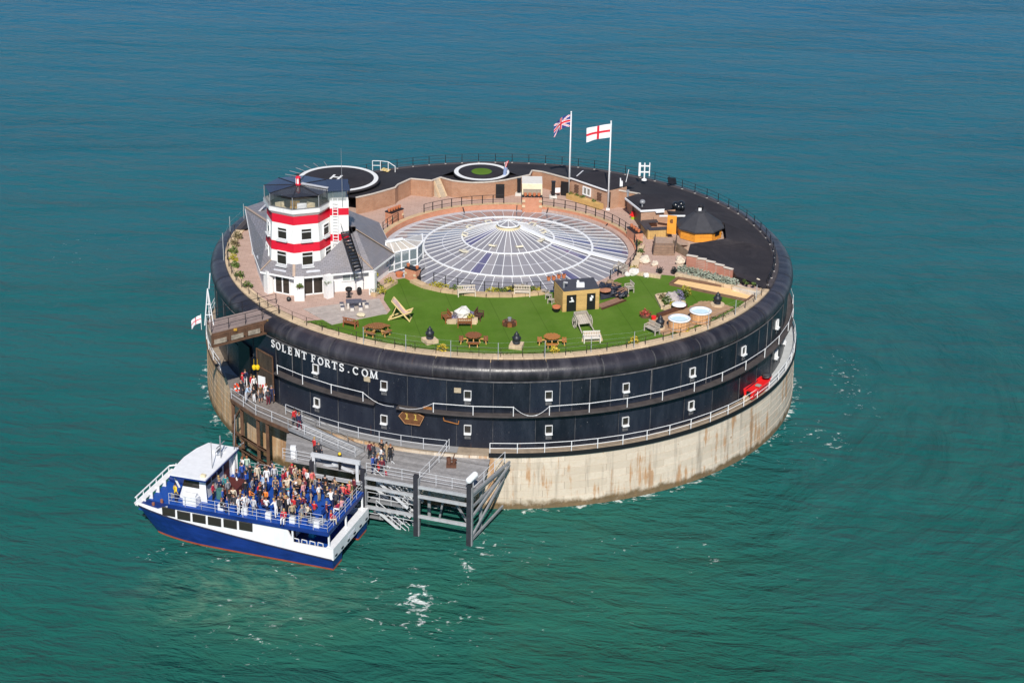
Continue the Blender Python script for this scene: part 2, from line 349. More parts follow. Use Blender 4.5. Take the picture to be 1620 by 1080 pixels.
# ------------------------------------------------------------------ mesh helpers
class MB:
    def __init__(s): s.v = []; s.f = []; s.mi = []; s.k = 0
    def mat(s, k): s.k = k; return s
    def _f(s, *f): s.f.append(f); s.mi.append(s.k)
    def quad(s, a, b, c, d):
        n = len(s.v); s.v += [Vector(a), Vector(b), Vector(c), Vector(d)]; s._f(n, n+1, n+2, n+3); return s
    def poly(s, pts):
        n = len(s.v); s.v += [Vector(p) for p in pts]; s._f(*range(n, n+len(pts))); return s
    def box(s, c, size, rz=0., M3=None):
        hx, hy, hz = size[0]/2, size[1]/2, size[2]/2; R = M3 if M3 is not None else Matrix.Rotation(rz, 3, 'Z'); n = len(s.v); c = Vector(c)
        for x, y, z in ((-1,-1,-1),(1,-1,-1),(1,1,-1),(-1,1,-1),(-1,-1,1),(1,-1,1),(1,1,1),(-1,1,1)):
            s.v.append(c + R @ Vector((x*hx, y*hy, z*hz)))
        for f in ((0,3,2,1),(4,5,6,7),(0,1,5,4),(1,2,6,5),(2,3,7,6),(3,0,4,7)): s._f(*[n+i for i in f])
        return s
    def bar(s, a, b, wd, ht=None):               # rectangular bar between two points
        a, b = Vector(a), Vector(b); d = b-a; l = d.length; ht = ht or wd
        if l < 1e-6: return s
        q = d.to_track_quat('X', 'Z').to_matrix()
        return s.box((a+b)/2, (l, wd, ht), M3=q)
    def tube(s, a, b, r, n=6, r2=None, cap=True):
        a, b = Vector(a), Vector(b); d = b-a; q = d.to_track_quat('Z', 'Y').to_matrix(); k = len(s.v); r2 = r if r2 is None else r2
        for p, rr in ((a, r), (b, r2)):
            for i in range(n):
                t = 2*pi*i/n; s.v.append(p + q @ Vector((rr*cos(t), rr*sin(t), 0)))
        for i in range(n):
            j = (i+1) % n; s._f(k+i, k+j, k+n+j, k+n+i)
        if cap: s._f(*[k+i for i in reversed(range(n))]); s._f(*[k+n+i for i in range(n)])
        return s
    def path(s, pts, r, n=5):
        for a, b in zip(pts[:-1], pts[1:]): s.tube(a, b, r, n)
        return s
    def lathe(s, prof, n=16, c=(0, 0, 0), a0=0., a1=2*pi, cap=True):
        c = Vector(c); full = abs(a1-a0-2*pi) < 1e-6; m = n if full else n+1; k = len(s.v)
        for (r, z) in prof:
            for i in range(m):
                t = a0+(a1-a0)*i/n; s.v.append(c+Vector((r*sin(t), -r*cos(t), z)))
        for j in range(len(prof)-1):
            for i in range(n):
                i2 = (i+1) % m; s._f(k+j*m+i, k+j*m+i2, k+(j+1)*m+i2, k+(j+1)*m+i)
        if full and cap:
            if prof[0][0] > 1e-4: s._f(*[k+i for i in reversed(range(m))])
            if prof[-1][0] > 1e-4: s._f(*[k+(len(prof)-1)*m+i for i in range(m)])
        return s
    def arcbox(s, r0, r1, z0, z1, a0, a1, n=3):  # curved block
        k = len(s.v)
        for i in range(n+1):
            a = a0+(a1-a0)*i/n
            for r, z in ((r0, z0), (r1, z0), (r1, z1), (r0, z1)): s.v.append(pol(r, a, z))
        for i in range(n):
            p = k+4*i; q = p+4
            for x, y in ((0, 1), (1, 2), (2, 3), (3, 0)): s._f(p+x, q+x, q+y, p+y)
        s._f(k, k+1, k+2, k+3); e = k+4*n; s._f(e+3, e+2, e+1, e)
        return s
    def prism(s, pts, z0, z1):
        k = len(s.v); n = len(pts)
        s.v += [Vector((p[0], p[1], z0)) for p in pts] + [Vector((p[0], p[1], z1)) for p in pts]
        s._f(*[k+i for i in reversed(range(n))]); s._f(*[k+n+i for i in range(n)])
        for i in range(n): j = (i+1) % n; s._f(k+i, k+j, k+n+j, k+n+i)
        return s
    def blob(s, c, r, sq=1., jag=.25, n=6, m=5, seed=0):
        rg = random.Random(seed); k = len(s.v); c = Vector(c); s.v.append(c+Vector((0, 0, -r*sq)))
        for j in range(1, m):
            ph = -pi/2+pi*j/m
            for i in range(n):
                q = 1+rg.uniform(-jag, jag); t = 2*pi*(i+.5*(j % 2))/n
                s.v.append(c+Vector((r*q*cos(ph)*cos(t), r*q*cos(ph)*sin(t), r*q*sq*sin(ph))))
        s.v.append(c+Vector((0, 0, r*sq))); top = len(s.v)-1
        for i in range(n):
            s._f(k, k+1+(i+1) % n, k+1+i); b = k+1+(m-2)*n; s._f(b+i, b+(i+1) % n, top)
        for j in range(m-2):
            for i in range(n):
                a = k+1+j*n; s._f(a+i, a+(i+1) % n, a+n+(i+1) % n, a+n+i)
        return s
    def leaves(s, c, rad, num, size, seed=0, flat=.6):
        rg = random.Random(seed); c = Vector(c)
        for _ in range(num):
            while True:
                q = Vector((rg.uniform(-1, 1), rg.uniform(-1, 1), rg.uniform(-.2, 1)))
                if q.length < 1: break
            p = c+Vector((q.x*rad[0], q.y*rad[1], q.z*rad[2])); d = Vector((rg.gauss(0, 1), rg.gauss(0, 1), rg.gauss(0, 1))).normalized()
            e = d.cross(Vector((rg.gauss(0, 1), rg.gauss(0, 1), rg.gauss(0, 1)))).normalized(); z = size*rg.uniform(.6, 1.4)
            s.quad(p-d*z, p-e*z*.5, p+d*z, p+e*z*.5)
        return s
    def mesh(s, name, mats, smooth=False, off=None):
        me = bpy.data.meshes.new(name); vs = s.v if off is None else [v-off for v in s.v]
        me.from_pydata([tuple(v) for v in vs], [], [tuple(f) for f in s.f])
        for m in (mats if isinstance(mats, (list, tuple)) else [mats]): me.materials.append(m)
        if len(me.materials) > 1: me.polygons.foreach_set('material_index', s.mi)
        bm = bmesh.new(); bm.from_mesh(me); bmesh.ops.recalc_face_normals(bm, faces=bm.faces[:]); bm.to_mesh(me); bm.free()
        if smooth: me.polygons.foreach_set('use_smooth', [True]*len(me.polygons))
        me.update(); return me
LABELS = {}
def tag(o, label, cat, group=None):
    if label in LABELS and not group: print('DUP LABEL', label)
    LABELS[label] = 1
    o['label'] = label; o['category'] = cat
    if group: o['group'] = group
    return o
def thing(name, label, cat, loc=(0, 0, 0), rz=0., group=None):
    o = bpy.data.objects.new(name, None); COL.objects.link(o); o.location = loc; o.rotation_euler = (0, 0, rz); o.empty_display_size = .3
    return tag(o, label, cat, group)
def obj(name, me, parent=None, loc=None, rz=None):
    o = bpy.data.objects.new(name, me); COL.objects.link(o); o.parent = parent
    if loc is not None: o.location = loc
    if rz is not None: o.rotation_euler = (0, 0, rz)
    return o
def part(name, mb, mats, parent, smooth=False, world=False):   # world: shape given in world metres, parent only shifted
    off = Vector(parent.location) if world else None
    return obj(name, mb.mesh(name, mats, smooth, off), parent)
def solo(name, mb, mats, label, cat, loc=None, rz=None, group=None, smooth=False):
    return tag(obj(name, mb.mesh(name, mats, smooth), None, loc, rz), label, cat, group)
def struct(name, mb, mats, kind='structure', smooth=False):
    o = obj(name, mb.mesh(name, mats, smooth)); o['kind'] = kind; return o
def dup(root, loc, rz=0., label=None, group=None):
    def rec(o, p):
        c = o.copy(); COL.objects.link(c)
        if p is not None: c.parent = p
        for ch in o.children: rec(ch, c)
        return c
    r = rec(root, None); r.location = loc; r.rotation_euler = (0, 0, rz)
    if label: tag(r, label, root['category'], group or root.get('group'))
    return r
exec_late = []
# ================================================================== SEA
m = MB(); m.quad((-9000, -1500, 0), (9000, -1500, 0), (9000, 16000, 0), (-9000, 16000, 0)); struct('sea', m, WATER)
# ================================================================== FORT
DEG = pi/180
fort = thing('sea_fort', 'round black iron sea fort on a pale granite base standing in the water', 'fort')
m = MB(); m.lathe([(30.1, -6), (30.1, 5.3), (28.9, 5.3), (28.9, 12.2), (12.9, 12.2), (12.9, 11.0), (0.01, 11.0)], 96, cap=False)
part('core', m, GRANITE, fort)
# granite courses
NBK, NCO, CH = 48, 9, .70
blocks, rest = [], MB()
for c in range(NCO):
    z0 = 5.30-(c+1)*CH; half = (c % 2)*.5
    me = None
    for i in range(NBK):
        a = (i+half)*360/NBK; a = (a+180) % 360-180
        if abs(a) > 112: continue
        blocks.append((abs(a), c, a, z0))
blocks.sort()
course_mesh = {}
for k, (aa, c, a, z0) in enumerate(blocks):
    r1 = 30.36+.022*c+random.uniform(-.007, .008); hw = 360/NBK/2*DEG-.00035
    if k < 296:
        key = (c, k % 3)
        if key not in course_mesh:
            q = MB(); q.arcbox(29.95, r1, z0+.007, z0+CH-.007, -hw, hw, 2); course_mesh[key] = q.mesh('stone_block', GRANITE)
        obj('stone_block', course_mesh[key], fort, rz=a*DEG)
    else: rest.arcbox(29.95, r1, z0+.012, z0+CH-.012, a*DEG-hw, a*DEG+hw, 2)
o = part('far_stone_blocks', rest, GRANITE, fort); o['kind'] = 'stuff'
m = MB(); m.lathe([(30.36, -6), (30.36, 5.3)], 40, a0=112*DEG, a1=248*DEG, cap=False); part('seaward_base', m, GRANITE, fort)
# ledge round the foot of the wall
m = MB(); m.arcbox(29.0, 30.40, 5.30, 5.52, -180*DEG, 36*DEG, 120); part('ledge', m, CONC, fort)
m = MB(); m.arcbox(29.0, 30.40, 5.30, 5.52, 36.05*DEG, 58*DEG, 16); part('ledge', m, CONC, fort)
m = MB(); m.arcbox(29.0, 30.40, 5.30, 5.525, 58.05*DEG, 179*DEG, 60); part('ledge', m, CONC_LIT, fort)
m = MB(); m.arcbox(30.41, 30.52, 5.22, 5.60, -1.8*DEG, 100*DEG, 70); part('edge_band', m, BLACK, fort)
m = MB(); m.arcbox(30.41, 30.47, 5.28, 5.56, -100*DEG, -62*DEG, 30); part('edge_band', m, RUSTM, fort)
# armour plates
PW = 7.5
pl = {}
def plate(a0, a1, z0, z1, r):
    q = MB(); h = (a1-a0)/2*DEG-.0004
    q.arcbox(28.8, r, z0, z1, -h, h, 4); return q
SEAMM = M('worn_seam', (.07, .068, .072), .7, .85, 1.1, coord='geo')
seam_me = []
for z0, z1 in ((5.54, 8.87), (9.07, 12.05)): q = MB(); q.box((0, -29.34, (z0+z1)/2), (.035, .06, z1-z0)); seam_me.append(q.mesh('plate_seam', SEAMM))
for tier, (z0, z1) in enumerate(((5.535, 8.88), (9.06, 12.22))):
    i = 0; a = -118.
    while a < 118:
        wdt = (PW, 6.4, 8.2, 7.1)[(i*3+tier) % 4]; key = (tier, wdt, i % 2)
        if key not in pl: pl[key] = plate(-wdt/2, wdt/2, z0, z1, 29.30+.03*(i % 2)).mesh('armour_plate', IRON)
        obj('armour_plate', pl[key], fort, rz=(a+wdt/2)*DEG); obj('plate_seam', seam_me[tier], fort, rz=a*DEG); a += wdt; i += 1
m = MB(); m.lathe([(29.28, 5.5), (29.28, 12.22)], 40, a0=119*DEG, a1=241*DEG, cap=False); part('seaward_wall', m, IRON, fort)
# bulging bitumen roll under the rim
prof = [(28.05, 13.80)]
for t in range(0, 13):
    b_ = t/12; ang = 78*DEG-b_*175*DEG
    prof.append((28.62+1.02*cos(ang)*1.0, 12.86+.90*sin(ang)))
prof.append((29.22, 12.10))
def rollseg(a0, a1, n):
    q = MB(); q.lathe(prof, n, a0=a0, a1=a1, cap=False)
    k = len(q.v); return q
SW = 10.
rm = rollseg(-SW/2*DEG+.0012, SW/2*DEG-.0012, 8).mesh('roll_segment', ROLLM, True)
for i in range(36): obj('roll_segment', rm, fort, rz=(i*SW+3.2)*DEG)
jm = MB(); jp = [(r+.012, z) if k else (r, z+.012) for k, (r, z) in enumerate(prof)]
jm.lathe([(28.62+1.045*cos((78-175*t/12)*DEG), 12.86+.925*sin((78-175*t/12)*DEG)) for t in range(13)], 1, a0=-.0020, a1=.0020, cap=False)
jme = jm.mesh('roll_joint', M('joint_strip', (.05, .048, .052), .6, .5, 6))
for i in range(36): obj('roll_joint', jme, fort, rz=(i*SW-1.8)*DEG)
m = MB(); m.lathe([(29.36, 12.04), (29.42, 12.06), (29.42, 12.13), (29.36, 12.15)], 160, cap=False)
part('drip_strip', m, M('worn_strip', (.11, .105, .11), .6, .7, 1.2, coord='geo'), fort)
# upper gallery shelf
for a0, a1 in ((-45., -22.4), (-18.2, 118)):
    m = MB(); m.arcbox(29.2, 30.0, 8.90, 9.045, a0*DEG, a1*DEG, 60); part('gallery_shelf', m, M('gallery_plate', (.060, .050, .048), .75, .4, 1.3, coord='geo'), fort)
# coping stones round the rim and the flower border behind them
for i in range(110):
    a = -128+i*1.875
    if a > 68.5: break
    if i % 5 == 0:
        q = MB(); q.arcbox(27.25, 28.16, 13.4, 13.93+.012*(i % 3), -.92*DEG, .92*DEG, 1); cme = q.mesh('coping_stone', STONE_B)
    obj('coping_stone', cme, fort, rz=a*DEG)
# small square windows in the two tiers
wf = MB(); W_, H_ = .66, .88
for s in (-1, 1): wf.box((s*(W_/2-.02), -.04, 0), (.04, .16, H_))
wf.box((0, -.04, H_/2-.02), (W_-.085, .14, .03))
wfm = wf.mesh('window_frame', WHITE_M)
wp = MB(); wp.box((0, .02, 0), (W_-.15, .05, H_-.08)); wpm = wp.mesh('pane', GLASS_D)
ws = MB(); ws.box((0, -.10, -H_/2+.05), (W_-.02, .34, .13)); wsm = ws.mesh('sill', WHITE_M)
stn = MB(); stn.box((0, -.055, -H_/2-.28), (W_-.12, .02, .42)); stm = stn.mesh('weather_stain', M('pale_stain', (.12, .12, .125), .8, .6, 3))
casem = MB(); casem.box((0, -.02, .12), (.03, .3, H_*.7)); casm = casem.mesh('casement', WHITE_M)
wpx = [(500, 580), (608, 608), (740, 623), (868, 622), (990, 610), (1095, 586), (1176, 552), (1229, 509), (502, 636), (608, 662), (740, 680), (868, 679), (989, 665), (1093, 640), (1227, 562), (1239, 548)]
for k, (x_, y_) in enumerate(wpx):
    a, z = AZC(x_, y_, 29.34)
    z = 10.75 if z > 9.1 else 7.35
    f = obj('window', wfm, fort, pol(29.36, a, z), a)
    obj('pane', wpm, f); obj('sill', wsm, f); obj('weather_stain', stm, f)
# patches and fittings on the iron
for x_, y_, w_, h_ in ((581, 599, .62, .5), (724, 617, .62, .45)):
    a, z = AZC(x_, y_, 29.34); q = MB(); q.box((0, 0, 0), (w_, .10, h_)); o = part('vent_plate', q, M('buff_plate', (.42, .34, .23), .8, .3, 4), fort); o.location = pol(29.37, a, z); o.rotation_euler.z = a
a, z = AZC(677, 647, 29.34); q = MB(); q.box((0, 0, 0), (.8, .14, .5)); o = part('vent_plate', q, RUST_O, fort); o.location = pol(29.4, a, z); o.rotation_euler.z = a
a, z = AZC(715, 664, 29.34); q = MB(); q.path([(-.75, 0, .25), (-.7, 0, -.05), (.6, 0, -.3), (.65, 0, .05)], .05, 6); o = part('rusty_bracket', q, RUST_O, fort); o.location = pol(29.5, a, z); o.rotation_euler.z = a
for k, (x_, y_) in enumerate(((463, 566), (1030, 592), (1210, 565), (932, 650), (1115, 620), (885, 640))):   # down-pipes and seams
    a, z = AZC(x_, y_, 29.34); q = MB(); q.tube((0, 0, -1.5), (0, 0, 1.45), .035, 5); o = part('down_pipe', q, M('worn_pipe', (.16, .15, .15), .7, .7, 1.5), fort); o.location = pol(29.40, a, 10.65); o.rotation_euler.z = a
# rusty hexagonal plaque with its two raised figures
a, z = AZC(652, 659.5, 29.34)
hexm = MB(); hp = [(-1.22, .08), (-.78, .62), (.55, .62), (1.22, .28), (.82, -.62), (-.62, -.62)]
k = len(hexm.v)
for yy in (-.10, .06):
    for (u_, v_) in hp: hexm.v.append(Vector((u_, yy, v_)))
hexm._f(*[k+i for i in range(6)]); hexm._f(*[k+6+i for i in reversed(range(6))])
for i in range(6): j = (i+1) % 6; hexm._f(k+i, k+6+i, k+6+j, k+j)
plq = thing('rusty_plaque', 'rusty six-sided iron plaque with two figures on the black wall above the jetty', 'plaque', pol(29.48, a, z), a)
part('plate', hexm, M('plaque_rust', (.13, .050, .016), .85, .5, 2., .2), plq)
fig = M('ochre_figure', (.46, .32, .07), .8, .3, 4)
for u_ in (-.40, .42):
    q = MB(); q.box((u_, -.12, .18), (.11, .06, .50)); q.box((u_, -.121, -.10), (.34, .05, .09)); q.box((u_-.06, -.122, .39), (.2, .05, .08)); part('raised_figure', q, fig, plq)
for i in range(6):
    q = MB(); p0, p1 = hp[i], hp[(i+1) % 6]; q.bar((p0[0]*.97, -.115, p0[1]*.97), (p1[0]*.97, -.115, p1[1]*.97), .05, .05); part('rim', q, M('pale_rust', (.42, .22, .10), .8, .4, 4), plq)

# ---------------- lettering on the wall
def stroke(q, pts, wd):
    for (x0, y0), (x1, y1) in zip(pts[:-1], pts[1:]):
        dx, dy = x1-x0, y1-y0; l = hypot(dx, dy) or 1; nx, ny = -dy/l*wd/2, dx/l*wd/2; e = .012; ex, ey = dx/l*e, dy/l*e
        k = len(q.v)
        for yy in (-.05, .0):
            for (X, Z) in ((x0-ex+nx, y0-ey+ny), (x0-ex-nx, y0-ey-ny), (x1+ex-nx, y1+ey-ny), (x1+ex+nx, y1+ey+ny)): q.v.append(Vector((X, yy, Z)))
        for f in ((0,1,2,3),(7,6,5,4),(0,4,5,1),(1,5,6,2),(2,6,7,3),(3,7,4,0)): q._f(*[k+i for i in f])
def arc(cx, cy, rx, ry, a0, a1, n=14): return [(cx+rx*cos((a0+(a1-a0)*i/n)*DEG), cy+ry*sin((a0+(a1-a0)*i/n)*DEG)) for i in range(n+1)]
T_, t_ = .125, .075
def ser(q, x, y, wd=.24): stroke(q, [(x-wd/2, y), (x+wd/2, y)], .06)
def letter(c):
    q = MB(); H = .74; h = H/2
    if c == 'S': stroke(q, arc(0, h*.47, .18, h*.45, 20, 262, 10)+arc(0, -h*.47, .20, h*.47, 82, -160, 10), T_*.85); stroke(q, [(.19, h*.55), (.19, h*.95)], .05); stroke(q, [(-.2, -h*.55), (-.2, -h*.95)], .05)
    elif c == 'O': stroke(q, arc(0, 0, .27, h*.9, 0, 360, 20), .115)
    elif c == 'C': stroke(q, arc(.03, 0, .27, h*.9, 48, 312, 16), .115); stroke(q, [(.235, h*.5), (.235, h*.95)], .05)
    elif c == 'L': stroke(q, [(-.14, -h), (-.14, h)], T_); stroke(q, [(-.26, -h+.03), (.22, -h+.03)], t_); stroke(q, [(.20, -h), (.20, -h*.5)], .06); ser(q, -.14, h-.03)
    elif c in 'EF':
        stroke(q, [(-.14, -h), (-.14, h)], T_); stroke(q, [(-.26, h-.03), (.22, h-.03)], t_); stroke(q, [(-.14, .02), (.13, .02)], t_); stroke(q, [(.20, h), (.20, h*.55)], .06); stroke(q, [(.13, .12), (.13, -.08)], .05)
        if c == 'E': stroke(q, [(-.26, -h+.03), (.24, -h+.03)], t_); stroke(q, [(.22, -h), (.22, -h*.5)], .06)
        else: ser(q, -.14, -h+.03, .28)
    elif c == 'N': stroke(q, [(-.22, -h), (-.22, h)], t_); stroke(q, [(.22, -h), (.22, h)], t_); stroke(q, [(-.24, h), (.22, -h)], T_); ser(q, -.24, -h+.03, .22); ser(q, .22, h-.03, .22); ser(q, -.27, h-.03, .16)
    elif c == 'T': stroke(q, [(0, -h), (0, h)], T_); stroke(q, [(-.27, h-.03), (.27, h-.03)], t_); stroke(q, [(-.27, h), (-.27, h*.55)], .06); stroke(q, [(.27, h), (.27, h*.55)], .06); ser(q, 0, -h+.03, .28)
    elif c == 'R': stroke(q, [(-.16, -h), (-.16, h)], T_); stroke(q, [(-.2, h-.04)]+arc(.0, h*.5, .2, h*.46, 90, -90, 8)+[(-.16, .02)], .085); stroke(q, [(.0, .0), (.27, -h+.02)], T_*.9); ser(q, -.16, -h+.03); ser(q, -.19, h-.03, .18)
    elif c == 'M':
        stroke(q, [(-.3, -h), (-.26, h)], t_); stroke(q, [(.3, -h), (.26, h)], T_); stroke(q, [(-.26, h), (0, -h)], T_*.9); stroke(q, [(0, -h), (.26, h)], t_*.8); ser(q, -.3, -h+.03, .22); ser(q, .3, -h+.03, .26); ser(q, -.3, h-.03, .14); ser(q, .3, h-.03, .14)
    elif c == '.': stroke(q, [(-.05, -h+.06), (.05, -h+.06)], .11)
    return q
sign = thing('wall_lettering', 'white capital letters reading SOLENT FORTS.COM along the black iron wall', 'lettering', (0, 0, 0))
LT = [('S', 432.7, 543), ('O', 440.9, 547), ('L', 450, 551), ('E', 459.6, 554.6), ('N', 471.6, 558), ('T', 482, 562), ('F', 496.7, 566.7), ('O', 507.8, 571), ('R', 518.6, 574.4), ('T', 530, 577.8), ('S', 541, 580.6), ('.', 552, 583), ('C', 563.2, 586), ('O', 577.8, 589.3), ('M', 591.7, 592)]
lme = {}
for c, x_, y_ in LT:
    a, z = AZC(x_, y_, 29.36)
    if c not in lme: lme[c] = letter(c).mesh('letter', WHITE_M)
    o = obj('letter', lme[c], sign, pol(29.40, a, z), a)

# ================================================================== DECK
def ring(name, r0, r1, z, a0, a1, mat, n=90, t=.25, kind='structure'):
    q = MB(); q.arcbox(r0, r1, z-t, z, a0*DEG, a1*DEG, n); return struct(name, q, mat, kind)
ring('courtyard_paving', 12.9, 27.3, 13.80, -180, 180, PAVE, 160)
# lawn: outline surveyed on the deck
lp = [(612, 447), (628, 442), (640, 440), (655, 447), (672, 455), (700, 461), (735, 466), (770, 470), (810, 470), (850, 467), (866, 463), (950, 455), (978, 440), (1010, 432), (1040, 434), (1072, 437)]
lawn = [P(x_, y_) for x_, y_ in lp]
for a in range(60, -43, -3): lawn.append(pol(27.05, a*DEG, ZD))
lawn += [P(612, 497), P(618, 490), P(607, 474)]
m = MB(); m.prism([(p.x, p.y) for p in lawn], ZD-.1, 13.83); struct('lawn', m, TURF)
# silvered timber terrace in front of the lighthouse, board by board
ter = [P(480, 489), P(600, 473), P(613, 496), P(525, 514)]
tr = thing('timber_terrace', 'silvery grey timber terrace between the white lighthouse and the lawn', 'terrace', ter[0])
e0, e1 = ter[1]-ter[0], ter[2]-ter[3]
NB_ = 30
for i in range(NB_):
    f0, f1 = (i+.04)/NB_, (i+.96)/NB_
    a0 = ter[0].lerp(ter[3], f0); a1 = ter[0].lerp(ter[3], f1); b0 = ter[1].lerp(ter[2], f0); b1 = ter[1].lerp(ter[2], f1)
    q = MB(); q.prism([(p.x, p.y) for p in (a0, b0, b1, a1)], 13.72, 13.885); part('board', q, DECKW, tr, world=True)

# ---------------- raised rear block: bitumen roof, brown brick faces
block = thing('rear_casemate_block', 'raised black bitumen roof with brown brick walls curving round the back of the fort', 'building', (0, 0, 0))
inner = [(-12.2, -99, 26.9), ]
ipx = [(563, 313), (590, 307), (625, 297), (630, 292), (650, 283), (683, 286), (697, 281), (715, 286), (730, 288), (747, 289.3), (765, 289), (783, 287.5), (800, 285), (820, 281), (838, 277), (842, 270), (858, 272), (903, 284), (962, 298), (983, 302), (1012, 307), (1014, 333), (1051, 331), (1067, 341), (1073, 352)]
ZI = 15.7
ip = [P(x_, y_, ZI) for x_, y_ in ipx]
def azr(p): a = atan2(p.x, -p.y); return (a if a > 0 else a+2*pi), hypot(p.x, p.y)
isr = [azr(p) for p in ip]                 # descending azimuth from left to right
iaz = sorted(isr)
def inner_r(a):
    if a <= iaz[0][0]: return iaz[0][1]
    for (a0, r0), (a1, r1) in zip(iaz[:-1], iaz[1:]):
        if a0 <= a <= a1: return r0+(r1-r0)*(a-a0)/max(a1-a0, 1e-6)
    return iaz[-1][1]
m = MB(); RO = 28.1
A0, A1 = iaz[0][0], 262*DEG
cols = []
azs = sorted(set([A0+(A1-A0)*i/120 for i in range(121)]+[a for a, r in iaz]))
lastr = iaz[-1][1]; lasta = iaz[-1][0]
for a in azs:
    ri = inner_r(a)
    if a > lasta: ri = lastr+(27.0-lastr)*min(1, (a-lasta)/(A1-lasta))**.6
    col_ = []
    for j in range(7):
        f = j/6; r = RO+(ri-RO)*f; z = 13.84+(min(1, (RO-ri)/8.)*(ZI-13.84))*f
        col_.append(pol(r, a, z))
    cols.append(col_)
for c0, c1 in zip(cols[:-1], cols[1:]):
    for j in range(6): m.quad(c0[j], c1[j], c1[j+1], c0[j+1])
part('bitumen_roof', m, ROOF, block)
m = MB(); m.lathe([(27.55, 13.88), (27.6, 13.97), (28.12, 13.97), (28.15, 13.8)], 120, a0=69*DEG, a1=262*DEG, cap=False); part('rim_kerb', m, M('rim_bitumen', (.06, .05, .052), .85, .3, 2., coord='geo'), block)
for (p, q_) in zip(ip[:-1], ip[1:]):
    if p.x > 16 and q_.x > 17.5: continue
    q = MB(); q.quad((p.x, p.y, 13.7), (q_.x, q_.y, 13.7), q_, p); part('brick_wall', q, BRICK, block)
    q = MB(); q.bar(p+Vector((0, 0, .03)), q_+Vector((0, 0, .03)), .16, .12); part('coping', q, M('coping_white', (.55, .49, .42), .8, .15, 3), block)
pa, pb = ip[-4], ip[-1]
# right-hand roof, round the timber hut, stepping down to the bowls court
r_in = [P(1073, 352, ZI), P(1100, 350, ZI), P(1146, 352, ZI), P(1149, 377, 15.4), P(1092, 386, 15.55), P(1087, 404, 15.55), P(1104, 409, 15.4), P(1118, 413, 15.25), P(1132, 418, 15.1), P(1146, 423, 14.95), P(1160, 429, 14.8), P(1165, 437, 14.55), P(1212, 451, 13.95)]
m = MB(); arcp = []
a_s = azr(r_in[0])[0]
NA = len(r_in)-1
for k, p in enumerate(r_in):
    a = A0+(66*DEG-A0)*k/NA; arcp.append(pol(RO, a, 13.84))
for k in range(NA):
    for j in range(5):
        f0, f1 = j/5, (j+1)/5
        m.quad(arcp[k].lerp(r_in[k], f0), arcp[k+1].lerp(r_in[k+1], f0), arcp[k+1].lerp(r_in[k+1], f1), arcp[k].lerp(r_in[k], f1))
part('bitumen_roof', m, ROOF, block)
def wallseg(pa, pb, zb, mat, parent, name='brick_wall', th=.0):
    q = MB(); q.quad((pa.x, pa.y, zb), (pb.x, pb.y, zb), pb, pa); return part(name, q, mat, parent)
for k in (3, 10, 11): wallseg(r_in[k], r_in[k+1], 13.6, BLACK if k != 3 else BRICK_F, block)
# stepped red brick retaining wall
stp = thing('stepped_brick_wall', 'red brick retaining wall with stepped white coping behind the silvery shrubs', 'wall', (0, 0, 0))
sp = r_in[5:11]
for k in range(5):
    p, q_ = sp[k], sp[k+1]; zt = p.z+.05; d = (q_-p); nrm = Vector((d.y, -d.x, 0)).normalized()*.16
    q = MB(); q.prism([(p.x, p.y), (q_.x, q_.y), (q_.x+nrm.x, q_.y+nrm.y), (p.x+nrm.x, p.y+nrm.y)], 13.7, zt); part('wall_step', q, BRICK_R, stp)
    q = MB(); c0 = p+nrm*.5; c1 = q_+nrm*.5; q.bar((c0.x, c0.y, zt+.03), (c1.x, c1.y, zt+.03), .34, .07); part('coping', q, M('coping_pale', (.62, .55, .47), .8, .1, 3), stp)
# doors in the brick faces
def on_wall(px, py, z, lift=.06):
    p = P(px, py, z); return p
def door(px, py, w_, h_, mat, nm='door', parent=block):
    p = P(px, py, 13.82); a = atan2(p.x, -p.y)+pi
    q = MB(); q.box((0, 0, h_/2), (w_, .12, h_)); q.box((w_*.35, .09, h_*.5), (.06, .08, .1)); o = part(nm, q, mat, parent)
    p2 = p*(1-.012); o.location = (p2.x, p2.y, 13.82); o.rotation_euler.z = a; return o
for x_, y_, w_ in ((602, 326, .75), (791, 311, .95), (894, 307, .85)): door(x_, y_+1.5, w_, 1.6, BLACK)
# stairs up to the roof between the two round pads
st = thing('concrete_stairs', 'narrow pale stairs climbing the brick wall beside the putting-green pad', 'stairs', P(703, 312))
b0, b1, t0, t1 = P(696, 313), P(706, 311), P(685, 284, ZI), P(694, 282.5, ZI)
for i in range(7):
    f = i/7; a_ = b0.lerp(t0, f); c_ = b1.lerp(t1, f); a2 = b0.lerp(t0, f+.14); c2 = b1.lerp(t1, f+.14)
    q = MB(); q.prism([(p.x, p.y) for p in (a_, c_, c2, a2)], 13.7, 13.82+(ZI-13.82)*(i+1)/7); part('step', q, M('stair_concrete', (.46, .38, .28), .9, .2, 3), st, world=True)
for a_, c_ in ((b0, t0), (b1, t1)):
    q = MB(); q.bar(a_+Vector((0, 0, .02)), c_+Vector((0, 0, .02)), .10, .3); part('side_kerb', q, STONE_B, st, world=True)
